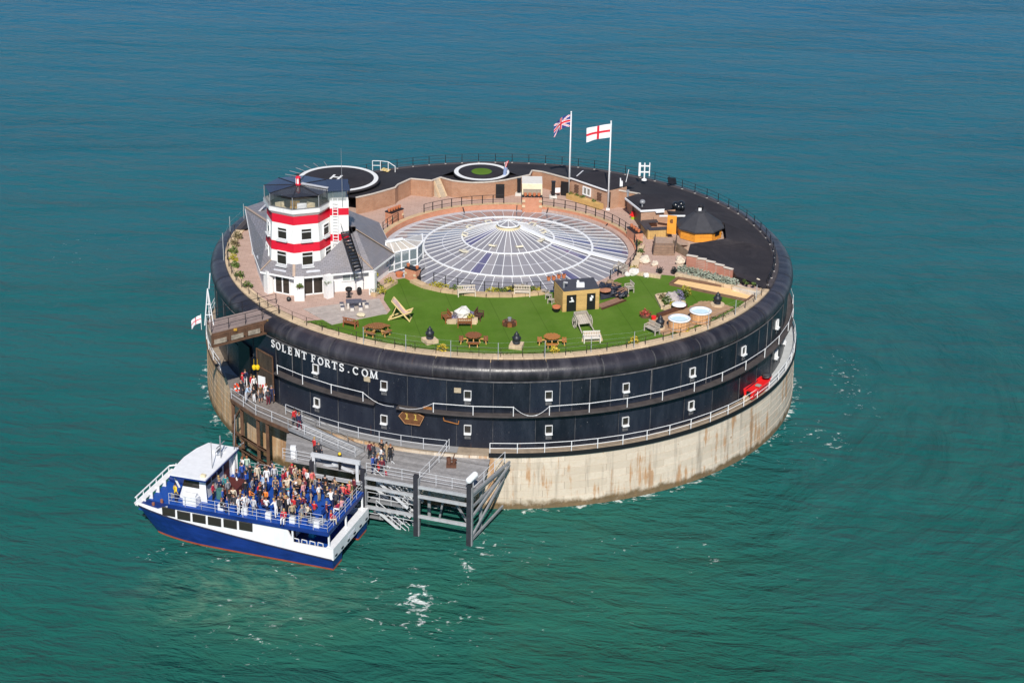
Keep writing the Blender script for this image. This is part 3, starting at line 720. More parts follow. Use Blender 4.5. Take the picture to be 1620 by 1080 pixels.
# ---------------- round pads
def pad(name, label, cat, c, R, ring_r, z):
    t = thing(name, label, cat, (c.x, c.y, z))
    q = MB(); q.lathe([(R, -.15), (R, 0), (R-.1, .05), (.01, .06)], 48); q.lathe([(R+2.6, -1.35), (R+1.2, -.55), (R-.02, -.01)], 30, a0=(95 if R < 4 else 145)*DEG, a1=(265 if R < 4 else 318)*DEG, cap=False); part('disc', q, ROOF, t, True)
    q = MB(); q.lathe([(ring_r-.24, .065), (ring_r-.24, .085), (ring_r+.24, .085), (ring_r+.24, .065)], 64, cap=False); part('painted_ring', q, WHITE, t)
    return t
c1 = P(535, 283, 15.75)
hp_ = pad('helipad', 'black round helipad with a white ring and letter H behind the lighthouse', 'helipad', c1, 4.6, 4.15, 15.75)
q = MB()
for s in (-1, 1): q.box((s*.42, 0, .08), (.24, 1.5, .02))
q.box((0, 0, .08), (.6, .26, .02)); o = part('painted_letter', q, WHITE, hp_); o.location = (-.25, .35, 0); o.rotation_euler.z = -.25
for k in range(7):                                     # net arms round the seaward edge
    a = (88+k*12)*DEG; q = MB(); q.bar((4.6*sin(-a), -4.6*cos(-a), -.05), (6.0*sin(-a), -6.0*cos(-a), .08), .06); part('net_arm', q, GALV, hp_)
c2 = P(762, 272.5, 15.74)
pp = pad('putting_green_pad', 'black round pad with a white ring and a small green in its middle', 'pad', c2, 3.12, 2.82, 15.74)
q = MB(); q.lathe([(1.14, .065), (1.14, .10), (.01, .105)], 32); part('green', q, TURF, pp)
q = MB(); q.lathe([(1.22, .062), (1.22, .09), (1.15, .09)], 32, cap=False); part('green_edge', q, BLACK, pp)
# golfer's things on the pad
gf = P(798, 277, 15.80)
g = thing('golf_bag', 'blue golf bag with red tipped clubs on the white ring of the putting pad', 'golf bag', gf)
q = MB(); q.tube((0, 0, 0), (.12, 0, .85), .17, 8, .2); part('bag', q, M('pale_blue_cloth', (.25, .32, .5), .7, .2, 3), g)
for k in range(4): q = MB(); q.tube((.1, 0, .8), (.02+.12*k, .06*k, 1.35+.05*k), .022, 5); q.tube((.02+.12*k, .06*k, 1.30+.05*k), (.05+.12*k, .06*k, 1.45+.05*k), .05, 5); part('club', q, RED_P if k % 2 else WHITE_M, g)
# ================================================================== GLASS DOME
DC = Vector((.55, -.2, 0))
dome = thing('glass_dome', 'wide shallow glazed dome with white radial bars in the centre of the fort', 'dome', (DC.x, DC.y, 13.4))
rings = [(12.9, .05), (8.65, .73), (4.7, 1.60), (1.25, 2.82)]
for zi, nb in enumerate((64, 48, 36)):
    (r0, z0), (r1, z1) = rings[zi], rings[zi+1]; h = pi/nb
    q = MB(); q.poly([pol(r0, -h, z0), pol(r0, 0, z0), pol(r0, h, z0), pol(r1, h, z1), pol(r1, 0, z1), pol(r1, -h, z1)]); pm = q.mesh('glass_pane', PANE)
    q = MB(); q.bar(pol(r0, 0, z0+.03), pol(r1, 0, z1+.03), .062 if zi < 2 else .055, .04); bm_ = q.mesh('glazing_bar', WHITE_M)
    for i in range(nb):
        obj('glass_pane', pm, dome, rz=2*pi*i/nb); obj('glazing_bar', bm_, dome, rz=2*pi*(i+.5)/nb)
for (r, z), wd in ((rings[1], .11), (rings[2], .10)):
    q = MB(); q.lathe([(r-wd, z+.03), (r-wd, z+.13), (r+wd, z+.13), (r+wd, z+.03)], 72, cap=False); part('ring_beam', q, WHITE_M, dome)
rm_, zm_ = 6.7, 1.14
q = MB(); q.lathe([(rm_-.07, zm_+.02), (rm_, zm_+.05), (rm_+.07, zm_+.02)], 72, cap=False); part('ring_purlin', q, M('pale_grey_metal', (.46, .46, .50), .5, .05, 3), dome)
q = MB(); q.lathe([(13.0, -.1), (13.0, .12), (12.3, .16), (12.3, .1)], 90, cap=False); part('lead_gutter', q, LEAD, dome)
# cupola
q = MB(); q.lathe([(1.3, 2.72), (1.3, 2.86), (1.05, 2.86), (1.05, 3.12)], 24, cap=False); part('cupola_kerb', q, CREAM, dome)
q = MB(); q.lathe([(1.18, 3.10), (1.18, 3.22), (1.06, 3.22), (1.06, 3.10)], 24, cap=False); part('cupola_rim', q, WHITE_M, dome)
for i in range(8):
    q = MB(); a = 2*pi*i/8; b = a+2*pi/8; q.poly([pol(1.1, a, 3.2), pol(1.1, (a+b)/2, 3.2), pol(1.1, b, 3.2), (0, 0, 3.5)]); part('cupola_pane', q, PANE, dome)
    q = MB(); q.bar(pol(1.12, a, 3.24), (0, 0, 3.55), .06, .05); part('cupola_bar', q, WHITE_M, dome)
# broad white service walkway down one side
tgt = P(988, 417, 13.5)-DC; aw = atan2(tgt.x, -tgt.y)
q = MB()
pts_ = [(12.8, .06), (8.65, .74), (4.7, 1.61), (1.3, 2.80)]
for (ra, za), (rb, zb) in zip(pts_[:-1], pts_[1:]): q.bar(pol(ra, aw, za+.12), pol(rb, aw, zb+.12), .72, .08)
part('service_walkway', q, WHITE_M, dome)
hx = [(615, 695), (650, 637), (780, 602), (940, 597), (1085, 627), (1155, 690), (1115, 745), (985, 785), (815, 785), (605, 792)]
for (cx, cy) in hx:
    x_, y_ = 600+cx/4.5, 220+cy/4.5; p = P(x_, y_, 14.95)-DC; r = hypot(p.x, p.y); a = atan2(p.x, -p.y)
    r = min(max(r, 3.6), 6.2); z = rings[2][1]+(rings[2][0]-r)*(.30 if r < 4.7 else .22)
    q = MB()
    for s in (-1, 1): q.box((s*.3, 0, 0), (.11, .78, .16)); q.box((0, s*.33, 0), (.49, .12, .16))
    o = part('roof_vent', q, M('cream_frame', (.66, .60, .46), .6, .08, 4), dome); o.location = pol(r, a, z+.1); o.rotation_euler = (radians(-13), 0, a)
    q = MB(); q.box((0, 0, .02), (.49, .54, .03)); c = part('vent_glass', q, PANE, o)
# brick upstand and stone coping round the dome
up = thing('dome_upstand', 'orange brick upstand with pale stone coping encircling the glass dome', 'wall', (DC.x, DC.y, 13.4))
q = MB(); q.arcbox(13.02, 13.22, 0, .62, 80*DEG, 262*DEG, 70); part('brick_band', q, BRICK_O, up)
for i in range(64):
    a = 82+i*2.8
    if i == 0: q = MB(); q.arcbox(13.14, 13.72, .42, .66, -1.37*DEG, 1.37*DEG, 1); cpm = q.mesh('coping_stone', STONE)
    obj('coping_stone', cpm, up, rz=a*DEG)
for x_, y_ in ((730, 333), (818, 331), (868, 335), (960, 361)):
    p = P(x_, y_, 13.5)-DC; a = atan2(p.x, -p.y); q = MB(); q.bar(pol(13.05, a, .60), pol(12.4, a, .05), .09); part('drain_pipe', q, DARKM, up)
# ---------------- railings
def railing(name, label, cat, pts, h, rails, rp, rr, mat, base=None, group=None, post_n=5, skip=()):
    c = sum(pts, Vector())/len(pts); t = thing(name, label, cat, (c.x, c.y, min(p.z for p in pts)), group=group)
    q = MB(); q.tube((0, 0, 0), (0, 0, h), rp, post_n); pm = q.mesh('post', mat)
    if base: q = MB(); q.box((0, 0, .03), (.17, .17, .08)); bme = q.mesh('post_base', base)
    for i, p in enumerate(pts):
        if i in skip: continue
        obj('post', pm, t, p-t.location)
        if base: obj('post_base', bme, t, p-t.location, atan2(p.x, -p.y))
    for rh in rails:
        q = MB(); q.path([p+Vector((0, 0, rh)) for p in pts], rr, 4); part('rail', q, mat, t, world=True)
    return t
railing('railing', 'thin dark railing with white post blocks along the back rim of the black roof', 'railing', [pol(27.75, a*DEG, 13.95) for a in range(70, 256, 4)], 1.1, (.35, .7, 1.08), .04, .02, DARKM, M('pale_block', (.5, .47, .44), .8, .1, 3))
railing('railing', 'dark brown railing along the stone border at the front rim above the lettering', 'railing', [pol(27.95, a*DEG, 13.93) for a in range(-96, 69, 4)], .85, (.42, .85), .032, .018, M('brown_metal', (.035, .022, .016), .7, .3, 5))
def darc(r, a0, a1, n): return [DC+pol(r, (a0+(a1-a0)*i/n)*DEG, 14.05) for i in range(n+1)]
railing('railing', 'black railing on the dome coping left of the brick kiosk', 'railing', darc(13.45, 182, 222, 8), .95, (.45, .95), .055, .028, BLACK)
railing('railing', 'black railing on the dome coping between the kiosk and the right brick pier', 'railing', darc(13.45, 108, 164, 10), .95, (.45, .95), .055, .028, BLACK)
railing('railing', 'black railing along the front edge of the dome behind the white benches', 'railing', darc(12.25, -36, 28, 10), .9, (.5, .9), .045, .025, BLACK)
railing('railing', 'black railing along the right edge of the dome above the boulders', 'railing', darc(13.2, 50, 98, 8), .9, (.45, .9), .05, .026, BLACK)
railing('railing', 'short black railing at the dome steps beside the slate roof', 'railing', darc(13.7, 238, 252, 3), .95, (.5, .95), .05, .026, BLACK)
tp = [(345, 476), (353, 388), (365, 365), (390, 340), (575, 544), (642, 556), (713, 565), (788, 569), (862, 566), (935, 558), (1003, 551), (1064, 536), (1120, 521), (1163, 500), (1196, 476)]
tall = [P(x_, y_, 13.9) for x_, y_ in tp[4:]]
railing('wire_fence', 'tall pale posts strung with thin wires along the front edge of the lawn', 'fence', tall, 1.65, (.75, 1.15, 1.6), .032, .004, M('pale_grey_post', (.40, .42, .42), .5, .1, 4))
railing('wire_fence', 'tall pale posts along the planted kerb at the far left rim', 'fence', [P(x_, y_, 13.9) for x_, y_ in ((354, 412), (353, 393), (364, 366), (386, 346))], 1.65, (1.0,), .035, .006, MATS['pale_grey_post'])
# white rails at ledge and gallery
def wr(label, r, z, a0, a1, step, h, rails=(.5, 1.), group=None, rope=False):
    n = max(1, round((a1-a0)/step)); pts = [pol(r, (a0+(a1-a0)*i/n)*DEG, z) for i in range(n+1)]
    return railing('railing', label, 'railing', pts, h, [h*f for f in rails], .042, .03 if len(rails) and rails[0] == .5 else .017, WHITE_M)
wr('white railing along the granite ledge right of the jetty', 30.38, 5.56, -1.6, 96, 4.6, 1.0)
wr('white railing along the ledge left of the landing platform', 30.38, 5.52, -100, -64.5, 5, 1.05)
wr('white rope railing on the upper gallery right of the plaque', 29.93, 9.04, 8.5, 100, 7.0, .95, (.96, .93))
wr('white rope railing on the upper gallery under the lettering', 29.93, 9.04, -44, -24.5, 6.5, .95, (.96, .93))
wr('short white rope railing on the upper gallery beside the plaque', 29.93, 9.04, -11.5, 2.3, 6.9, .95, (.96, .93))
# sagging ends of the gallery ropes
for k, (a0, z0, a1, z1, lb) in enumerate(((-24.5, 9.95, -18.6, 9.1, 'white rope running down to the left of the plaque'), (-17.6, 9.1, -11.5, 9.95, 'white rope rising right of the plaque'), (2.3, 9.95, 6.4, 9.1, 'white rope dropping to the gallery above the lower windows'), (4.6, 9.1, 8.5, 9.95, 'white rope rising to the long right-hand gallery rail'))):
    q = MB(); q.path([pol(29.95, (a0+(a1-a0)*i/6)*DEG, z0+(z1-z0)*i/6-.35*sin(pi*i/6)) for i in range(7)], .02, 4)
    solo('rope', q, WHITE_M, lb, 'rope')

# ================================================================== LIGHTHOUSE
LC = Vector((-19.55, -10.75, ZD)); LR = -4*DEG
lh = thing('lighthouse', 'white octagonal lighthouse tower with two red bands and a slate skirt roof', 'lighthouse', LC, 0)
def oct_(r, z, k, off=0.): return pol(r, k*45*DEG+LR+off, z)
def oband(name, r0, z0, r1, z1, mat):
    for k in range(8):
        q = MB(); q.quad(oct_(r0, z0, k), oct_(r0, z0, k+1), oct_(r1, z1, k+1), oct_(r1, z1, k)); o = part(name, q, mat, lh)
RB = 3.25
lev = [(2.7, 3.44), (3.1, 3.42), (4.42, 3.30), (5.32, 3.25), (7.15, 3.12), (8.0, 3.08)]
oband('tower_wall', lev[0][1], lev[0][0], lev[2][1], lev[2][0], WHITE)
oband('red_band', lev[2][1]+.012, lev[2][0], lev[3][1]+.012, lev[3][0], RED)
oband('tower_wall', lev[3][1], lev[3][0], lev[4][1], lev[4][0], WHITE)
oband('red_band', lev[4][1]+.012, lev[4][0], lev[5][1]+.012, lev[5][0], RED)
oband('parapet', 3.10, 8.0, 3.42, 8.35, WHITE); oband('parapet', 3.42, 8.35, 3.42, 8.75, WHITE); oband('parapet', 3.42, 8.75, 3.18, 8.78, GREY); oband('parapet', 3.18, 8.78, 3.18, 8.15, WHITE)
q = MB(); q.poly([oct_(3.2, 8.2, k) for k in range(8)]); part('balcony_floor', q, M('balcony_deck', (.12, .10, .08), .8, .3, 3), lh)
# glass balustrade, tinted lantern roof
for k in range(8):
    q = MB(); q.quad(oct_(3.3, 8.75, k), oct_(3.3, 8.75, k+1), oct_(3.3, 9.75, k+1), oct_(3.3, 9.75, k)); part('glass_screen', q, GLASS_L, lh)
    q = MB(); q.tube(oct_(3.3, 8.75, k), oct_(3.3, 9.95, k), .05, 6); part('screen_post', q, GALV, lh)
    q = MB(); q.quad(oct_(2.35, 8.2, k, .2), oct_(2.35, 8.2, k+1, .2), oct_(2.35, 9.95, k+1, .2), oct_(2.35, 9.95, k, .2))
    if k not in (0, 7, 1): part('lantern_glass', q, GLASS_L, lh)
    q = MB(); a_, b_ = oct_(3.3, 9.98, k), oct_(3.3, 9.98, k+1); q.poly([a_, b_, Vector((0, 0, 10.17))]); part('roof_pane', q, GLASS_F if k in (7, 0, 1) else GLASS_T, lh)
    q = MB(); q.bar(a_+Vector((0, 0, .02)), Vector((0, 0, 10.20)), .06, .05); part('roof_rib', q, DARKM if k != 2 else GALV, lh)
q = MB(); q.bar((.3, .1, 10.28), (2.9, -.6, 10.08), .28, .08); part('roof_flashing', q, LEAD, lh)
q = MB(); q.lathe([(.28, 10.14), (.28, 10.26), (.21, 10.26), (.21, 10.84), (.27, 10.85), (.16, 11.0), (.01, 11.03)], 10); part('lantern_cap', q, RED, lh)
for i in range(5):
    a = i*72*DEG; q = MB(); q.box(pol(.22, a, 10.55), (.14, .05, .50), a); part('lantern_panel', q, WHITE_M if i % 2 == 0 else GLASS_D, lh)
# things on the balcony
for k, (x_, y_, mt_) in enumerate(((-1.5, -1.9, CREAM), (-.2, -1.6, TIMB_Y), (1.2, -1.9, CREAM), (.5, -2.2, WHITE_M))):
    q = MB(); q.box((0, 0, .22), (.9, .55, .12)); q.box((0, .3, .5), (.9, .1, .5))
    for sx in (-1, 1): q.box((sx*.38, 0, .08), (.07, .5, .16))
    o = solo('settee', q, mt_, ('cream settee on the left of the lighthouse balcony', 'honey coloured seat in the middle of the lighthouse balcony', 'cream settee on the right of the lighthouse balcony', 'small white seat by the balcony glass of the lighthouse')[k], 'settee', LC+Vector((x_, y_, 8.22)), (0.5, 0, -.5, 0)[k])
# stair turret on the right
tw0 = LC+pol(3.6, 82*DEG, 0); tx = Vector((cos(8*DEG), sin(8*DEG), 0)); ty = Vector((-tx.y, tx.x, 0))
def turret(z0, z1, mat, nm, gr=0.):
    q = MB(); q.box((3.75, .35, (z0+z1)/2), (1.75+gr, 3.0+gr, z1-z0), 8*DEG); part(nm, q, mat, lh)
turret(0, 4.95, WHITE, 'turret_wall'); turret(4.95, 5.65, RED, 'red_band', .02); turret(5.65, 7.55, WHITE, 'turret_wall'); turret(7.55, 8.25, RED, 'red_band', .02); turret(8.25, 9.0, WHITE, 'turret_parapet', .05)
for (x0, y0, x1, y1) in ((2.9, -1.15, 4.6, -1.1), (4.6, -1.1, 4.6, 1.6)):
    q = MB(); q.quad((x0, y0, 9.0), (x1, y1, 9.0), (x1, y1, 9.95), (x0, y0, 9.95)); part('glass_screen', q, GLASS_C, lh)
q = MB(); q.box((3.75, .4, 10.02), (2.1, 3.4, .06), 8*DEG); part('turret_roof', q, GLASS_T, lh)
q = MB(); q.box((4.66, .1, 6.6), (.05, .8, 1.6), 8*DEG); part('turret_window', q, WHITE_M, lh)
# white ladder, aerial
q = MB()
for s in (-1, 1): q.tube((3.6+s*.24, -1.42, 4.6), (3.6+s*.24, -1.42, 9.3), .045, 5)
for i in range(14): q.tube((3.36, -1.42, 4.8+i*.31), (3.84, -1.42, 4.8+i*.31), .035, 4)
part('ladder', q, WHITE_M, lh)
q = MB(); q.tube((4.3, -1.3, 8.5), (4.25, -1.25, 14.2), .035, 5, .012); part('aerial', q, GALV, lh)
q = MB(); q.tube((4.7, 1.2, 8.6), (4.72, 1.2, 10.2), .06, 5); q.box((4.75, 1.1, 9.6), (.3, .3, .3)); part('floodlight', q, BLACK, lh)
# tower windows
def lwin(k, z, w_, h_, r, nm='window', f=.5, sill=True):
    a = (k+.5)*45*DEG+LR; c = pol(r*cos(22.5*DEG), a, z); Rm = Matrix.Rotation(a, 3, 'Z')
    def L(x, y, zz): return c+Rm @ Vector((x, y, zz))
    q = MB()
    for s in (-1, 1): q.box(L(s*(w_/2), 0, 0), (.07, .12, h_+.07), a)
    q.box(L(0, 0, h_/2), (w_-.07, .12, .07), a); q.box(L(0, 0, -h_/2), (w_-.07, .12, .07), a)
    q.box(L(0, -.005, h_*.22), (w_-.07, .11, .06), a)
    o = part(nm, q, WHITE_M, lh)
    q = MB(); q.box(L(0, .02, 0), (w_-.07, .06, h_-.07), a); part('pane', q, GLASS_D, o)
    if sill: q = MB(); q.box(L(0, -.14, -h_/2-.16), (w_+.16, .28, .14), a); part('sill', q, M('sill_grey', (.60, .60, .61), .6, .1, 3), o)
for k in (-2, -1, 0, 1):
    lwin(k, 3.80, 1.05, 1.3, 3.46); lwin(k, 6.2, 1.0, 1.1, 3.24)
# lower storey: white walls, piers, glazed doors and the slate skirt
def LP_(px, py, z): return P(px, py, z)-LC
EA = 2.2                                                # eaves height above the deck
ev = [LP_(590, 426, ZD+EA), LP_(465, 438, ZD+EA), LP_(412, 428, ZD+EA), LP_(400, 395, ZD+EA), LP_(388, 328, ZD+EA), LP_(470, 300, ZD+EA), LP_(600, 352, ZD+EA), LP_(623, 401, ZD+EA)]
tops = [oct_(3.5, 3.55, 1)+Vector((.2, 0, 1.0)), oct_(3.42, 3.3, 0), oct_(3.42, 3.3, -1), oct_(3.42, 4.0, -2), oct_(3.3, 4.6, -3), oct_(3.3, 4.6, 4), Vector((4.6, 1.9, 4.75)), Vector((4.65, -1.1, 4.75))]
pairs = [(0, 1), (1, 2), (2, 3), (3, 4), (4, 5), (5, 6), (6, 7), (7, 0)]
def PY(px, py, y): d = ray(px, py); return CAM+d*((y-CAM.y)/d.y)
tops[0] = PY(541, 379, LC.y-1.25)-LC; tops[7] = PY(564, 364, LC.y-.2)-LC; tops[6] = PY(562, 357, LC.y+1.9)-LC
frt = oct_(3.42, 3.45, 1)
def slope(name, pts, mat=SLATE):
    q = MB(); q.poly(pts)
    k = len(q.v); low = [p-Vector((0, 0, .10)) for p in pts]; q.poly(list(reversed(low)))
    for i in range(len(pts)): j = (i+1) % len(pts); q.quad(pts[i], low[i], low[j], pts[j])
    return part(name, q, mat, lh)
slope('slate_slope', [ev[0], tops[0], frt, tops[1], ev[1]])
slope('slate_slope', [ev[1], tops[1], tops[2], ev[2]])
slope('slate_slope', [ev[2], tops[2], tops[3], ev[3]])
slope('slate_slope', [ev[3], tops[3], tops[4], ev[4]])
slope('slate_slope', [ev[4], tops[4], tops[5], ev[5]])
slope('slate_slope', [ev[5], tops[5], tops[6], ev[6]])
slope('slate_slope', [ev[6], tops[6], tops[7], ev[7]])
slope('slate_slope', [ev[7], tops[7], tops[0], ev[0]])
for a_, b_ in ((ev[0], tops[0]), (ev[1], tops[1]), (ev[2], tops[2]), (ev[7], tops[7]), (ev[4], tops[4])):
    q = MB(); q.bar(a_+Vector((0, 0, .05)), b_+Vector((0, 0, .05)), .26, .08); part('hip_tiles', q, RIDGE, lh)
WALLS = {}
for i in range(8):
    a_, b_ = ev[i], ev[(i+1) % 8]; c_ = (ev[0]+ev[4])/2
    q = MB(); q.bar(a_-Vector((0, 0, .17)), b_-Vector((0, 0, .17)), .12, .18); part('fascia', q, WHITE_M, lh)
    ia, ib = a_.lerp(c_, .06), b_.lerp(c_, .06); WALLS[i] = (ia, ib)
    q = MB(); q.quad((ia.x, ia.y, -.1), (ib.x, ib.y, -.1), (ib.x, ib.y, EA-.1), (ia.x, ia.y, EA-.1)); part('lower_wall', q, WHITE, lh)
# piers
def pier(px, py, w_, d_, name='buttress'):
    p = LP_(px, py, ZD); a = atan2((p.x), -(p.y)); q = MB()
    q.box((p.x, p.y, 1.1), (w_, d_, 2.35), a); part(name, q, WHITE, lh)
for x_, y_, w_ in ((474, 474, .95), (425, 462, .7), (520, 470, .75), (406, 402, .8), (590, 465, .55)): pier(x_, y_, w_, .6)
# glazed doors between the piers
def onwall(px, py, wi):
    d = ray(px, py); ia, ib = WALLS[wi]; ia = ia+LC; ib = ib+LC; wx, wy = ib.x-ia.x, ib.y-ia.y
    det = d.x*(-wy)+wx*d.y; rx, ry = ia.x-CAM.x, ia.y-CAM.y; t_ = (-wy*rx+wx*ry)/det; p = CAM+d*t_-LC; return Vector((p.x, p.y, 0))
def gdoor(xa, ya, xb, yb, n, wi):
    a_, b_ = onwall(xa, ya, wi), onwall(xb, yb, wi); d = (b_-a_); l = d.length; u = d.normalized(); nn = Vector((u.y, -u.x, 0)); an = atan2(u.y, u.x)
    q = MB()
    for i in range(n+1):
        c = a_+d*(i/n)+nn*.06; q.box((c.x, c.y, 1.0), (.12, .14, 2.05), an)
    for z in (.06, 2.02): c = (a_+b_)/2+nn*.065; q.box((c.x, c.y, z), (l, .13, .12), an)
    o = part('glazed_door', q, WHITE_M, lh)
    for i in range(n):
        c = a_+d*((i+.5)/n)+nn*.05; q = MB(); q.box((c.x, c.y, 1.03), (l/n-.12, .06, 1.88), an); part('pane', q, GLASS_D, o)
gdoor(437, 466, 460, 473, 2, 1); gdoor(480, 472.5, 511, 469, 2, 0)
def wwin(xa, ya, xb, yb, z0, z1, wi):
    a_, b_ = onwall(xa, ya, wi), onwall(xb, yb, wi); d = b_-a_; u = d.normalized(); nn = Vector((u.y, -u.x, 0)); an = atan2(u.y, u.x); c = (a_+b_)/2+nn*.05; l = d.length
    q = MB()
    for s in (-1, 0, 1): c2_ = c+u*(s*(l/2-.05)); q.box((c2_.x, c2_.y, (z0+z1)/2), (.09, .12, z1-z0), an)
    for z in (z0, z1): q.box((c.x, c.y, z), (l+.1, .13, .09), an)
    o = part('window', q, WHITE_M, lh); q = MB(); q.box((c.x, c.y, (z0+z1)/2), (l-.1, .05, z1-z0-.05), an); part('pane', q, GLASS_C, o)
wwin(541, 466.5, 569, 463.5, 1.05, 1.75, 0); wwin(609, 441.5, 619, 431, .85, 1.8, 7)
# sloping lead dormers on the skirt
def skirt_patch(px, py, w_, d_, a):
    p = LP_(px, py, ZD+2.85); q = MB(); c = Vector((p.x, p.y, 2.85)); Rm = Matrix.Rotation(a, 3, 'Z') @ Matrix.Rotation(radians(47), 3, 'X')
    q.box(c, (w_, d_, .16), M3=Rm); q.box(c+Rm @ Vector((0, -d_/2-.08, .03)), (w_+.3, .2, .12), M3=Rm); part('lead_dormer', q, LEAD, lh)
skirt_patch(446, 421, 1.05, .8, -26*DEG); skirt_patch(494, 422.5, 1.05, .8, 18*DEG); skirt_patch(416, 403, 1.2, .9, -70*DEG); skirt_patch(414, 330, 1.0, .8, -100*DEG)
# black metal stair over the slate
q = MB(); s0, s1 = PY(566.5, 430, -14.35)-LC, PY(546, 371, LC.y-1.45)-LC; s0.z += .12; s1.z += .3
sd = s1-s0; side = Vector((sd.y, -sd.x, 0)).normalized()
es = thing('metal_stair', 'black metal stair running up the slate roof of the lighthouse', 'stairs', LC+s0)
for i in range(12):
    c = s0+sd*((i+.5)/12); q = MB(); q.box(c-s0+Vector((0, 0, .1)), (.85, .30, .05), atan2(side.y, side.x)); part('tread', q, BLACK, es)
for s in (-1, 1):
    q = MB(); q.bar(side*(.42*s), sd+side*(.42*s), .06, .2); q.bar(side*(.42*s)+Vector((0, 0, -.1)), side*(.42*s)+Vector((0, 0, -.9)), .07); part('stringer', q, BLACK, es)
    q = MB(); q.path([side*(.45*s)+Vector((0, 0, .1)), side*(.45*s)+Vector((0, 0, .95)), sd+side*(.45*s)+Vector((0, 0, .9))], .025, 4); part('handrail', q, BLACK, es)
# ---------------- conservatory between the lighthouse and the dome
cv = thing('conservatory', 'white framed glass conservatory joining the lighthouse to the dome', 'conservatory', P(640, 432))
cz = 1.95
ca, cb, cc_, ce = P(624, 436)-cv.location, P(660, 424)-cv.location, P(669, 418)-cv.location, P(612, 420)-cv.location
foot = [P(612, 433)-cv.location, P(635, 425.5)-cv.location, P(660, 420.5)-cv.location, P(669, 411)-cv.location, P(668, 399)-cv.location]
rdg = [P(610, 384, ZD+3.0)-cv.location, P(637, 379, ZD+3.0)-cv.location]
for i in range(4):
    p, q_ = foot[i], foot[i+1]; n = 2 if i < 2 else 1
    for j in range(n):
        a_, b_ = p.lerp(q_, j/n), p.lerp(q_, (j+1)/n); u = (b_-a_); an = atan2(u.y, u.x); c = (a_+b_)/2
        q = MB()
        q.box((a_.x, a_.y, cz/2), (.13, .13, cz), an); q.box((b_.x, b_.y, cz/2), (.121, .121, cz-.02), an)
        for z in (.1, .75, cz-.05): q.box((c.x, c.y, z), (u.length-.12, .10, .11), an)
        o = part('glazed_frame', q, WHITE_M, cv)
        q = MB(); q.box((c.x, c.y, 1.33), (u.length-.12, .04, 1.1), an); part('pane', q, GLASS_C, o)
        q = MB(); q.box((c.x, c.y, .42), (u.length-.12, .05, .55), an); part('pane', q, GLASS_C, o)
top = [f+Vector((0, 0, cz)) for f in foot]
rp_ = [rdg[0], rdg[0].lerp(rdg[1], .5), rdg[1], rdg[1], rdg[1]]
for i in range(4):
    for j in range(2 if i < 2 else 1):
        n = 2 if i < 2 else 1
        a_, b_ = top[i].lerp(top[i+1], j/n), top[i].lerp(top[i+1], (j+1)/n); c_, d_ = rp_[i].lerp(rp_[i+1], j/n), rp_[i].lerp(rp_[i+1], (j+1)/n)
        q = MB(); q.poly([a_, b_, d_, c_] if (d_-c_).length > .01 else [a_, b_, c_]); part('roof_pane', q, M('conservatory_sheet', (.50, .45, .40), .25, .12, 3), cv)
        q = MB(); q.bar(a_+Vector((0, 0, .04)), c_+Vector((0, 0, .04)), .08, .08); part('roof_bar', q, WHITE_M, cv)
q = MB(); q.bar(rdg[0]+Vector((0, 0, .1)), rdg[1]+Vector((0, 0, .1)), .22, .24); part('ridge', q, WHITE_M, cv)
q = MB(); q.bar(top[4], rdg[1], .08); part('roof_bar', q, WHITE_M, cv)
for i in range(4): q = MB(); q.bar(top[i], top[i+1], .16, .14); part('gutter', q, WHITE_M, cv)
# ================================================================== HUTS AND THINGS AT THE BACK
# brick hut with the white window
hut = thing('brick_hut', 'brown brick hut with a white double window and black flat roof between the flagpoles', 'hut', P(930, 318))
hA, hB = P(903, 311), P(961, 331.5); hC, hD_ = P(982, 322), P(930, 296)
HZ = 2.12
def wall_quad(a_, b_, z0, z1, mat, parent, nm='brick_wall'):
    q = MB(); q.quad((a_.x, a_.y, z0), (b_.x, b_.y, z0), (b_.x, b_.y, z1), (a_.x, a_.y, z1)); return part(nm, q, mat, parent, world=True)
inn = Vector((hA.y-hB.y, hB.x-hA.x, 0)).normalized()*-1
if inn.y < 0: inn = -inn
hC = hB+inn*2.6+(hB-hA).normalized()*.3; hD_ = hA+inn*2.6
for a_, b_ in ((hA, hB), (hB, hC), (hC, hD_), (hD_, hA)): wall_quad(a_, b_, 13.7, ZD+HZ, BRICK_F, hut)
q = MB(); q.prism([(p.x, p.y) for p in (hA-inn*.12, hB-inn*.12, hC+inn*1.4, hD_+inn*1.4)], ZD+HZ, ZD+HZ+.10); part('flat_roof', q, ROOF, hut, world=True)
q = MB(); q.bar(hA-inn*.16+Vector((0, 0, HZ+.05)), hB-inn*.16+Vector((0, 0, HZ+.05)), .09, .14); part('roof_edge', q, WHITE_M, hut, world=True)
ud = (hB-hA).normalized(); an = atan2(ud.y, ud.x)
def onhut(f, z, off): p = hA.lerp(hB, f)-inn*off; return Vector((p.x, p.y, ZD+z))
q = MB(); wc = onhut(.44, 1.25, .04)
for s in (-1, 0, 1): q.box(wc+ud*(s*.55), (.14, .12, .85), an)
for z in (-.42, .42): q.box(wc+Vector((0, 0, z)), (1.24, .13, .13), an)
o = part('window', q, WHITE_M, hut, world=True); q = MB(); q.box(wc-hut.location, (1.0, .05, .75), an); part('pane', q, GLASS_C, o)
for f in (.15, .77):                               # pierced brick lattice panels
    for i in range(4):
        for j in range(6):
            q = MB() if i+j == 0 else q; q.box(onhut(f, .75+j*.16, .03)+ud*((i-1.5)*.17+(.05 if j % 2 else 0)), (.10, .08, .08), an)
    part('brick_lattice', q, M('dark_brick', (.10, .045, .03), .9, .3, 6), hut, world=True)
q = MB(); q.box(onhut(1.0, 1.0, -.6), (.06, .9, 1.9), an+.05); part('door', q, BLACK, hut, world=True)
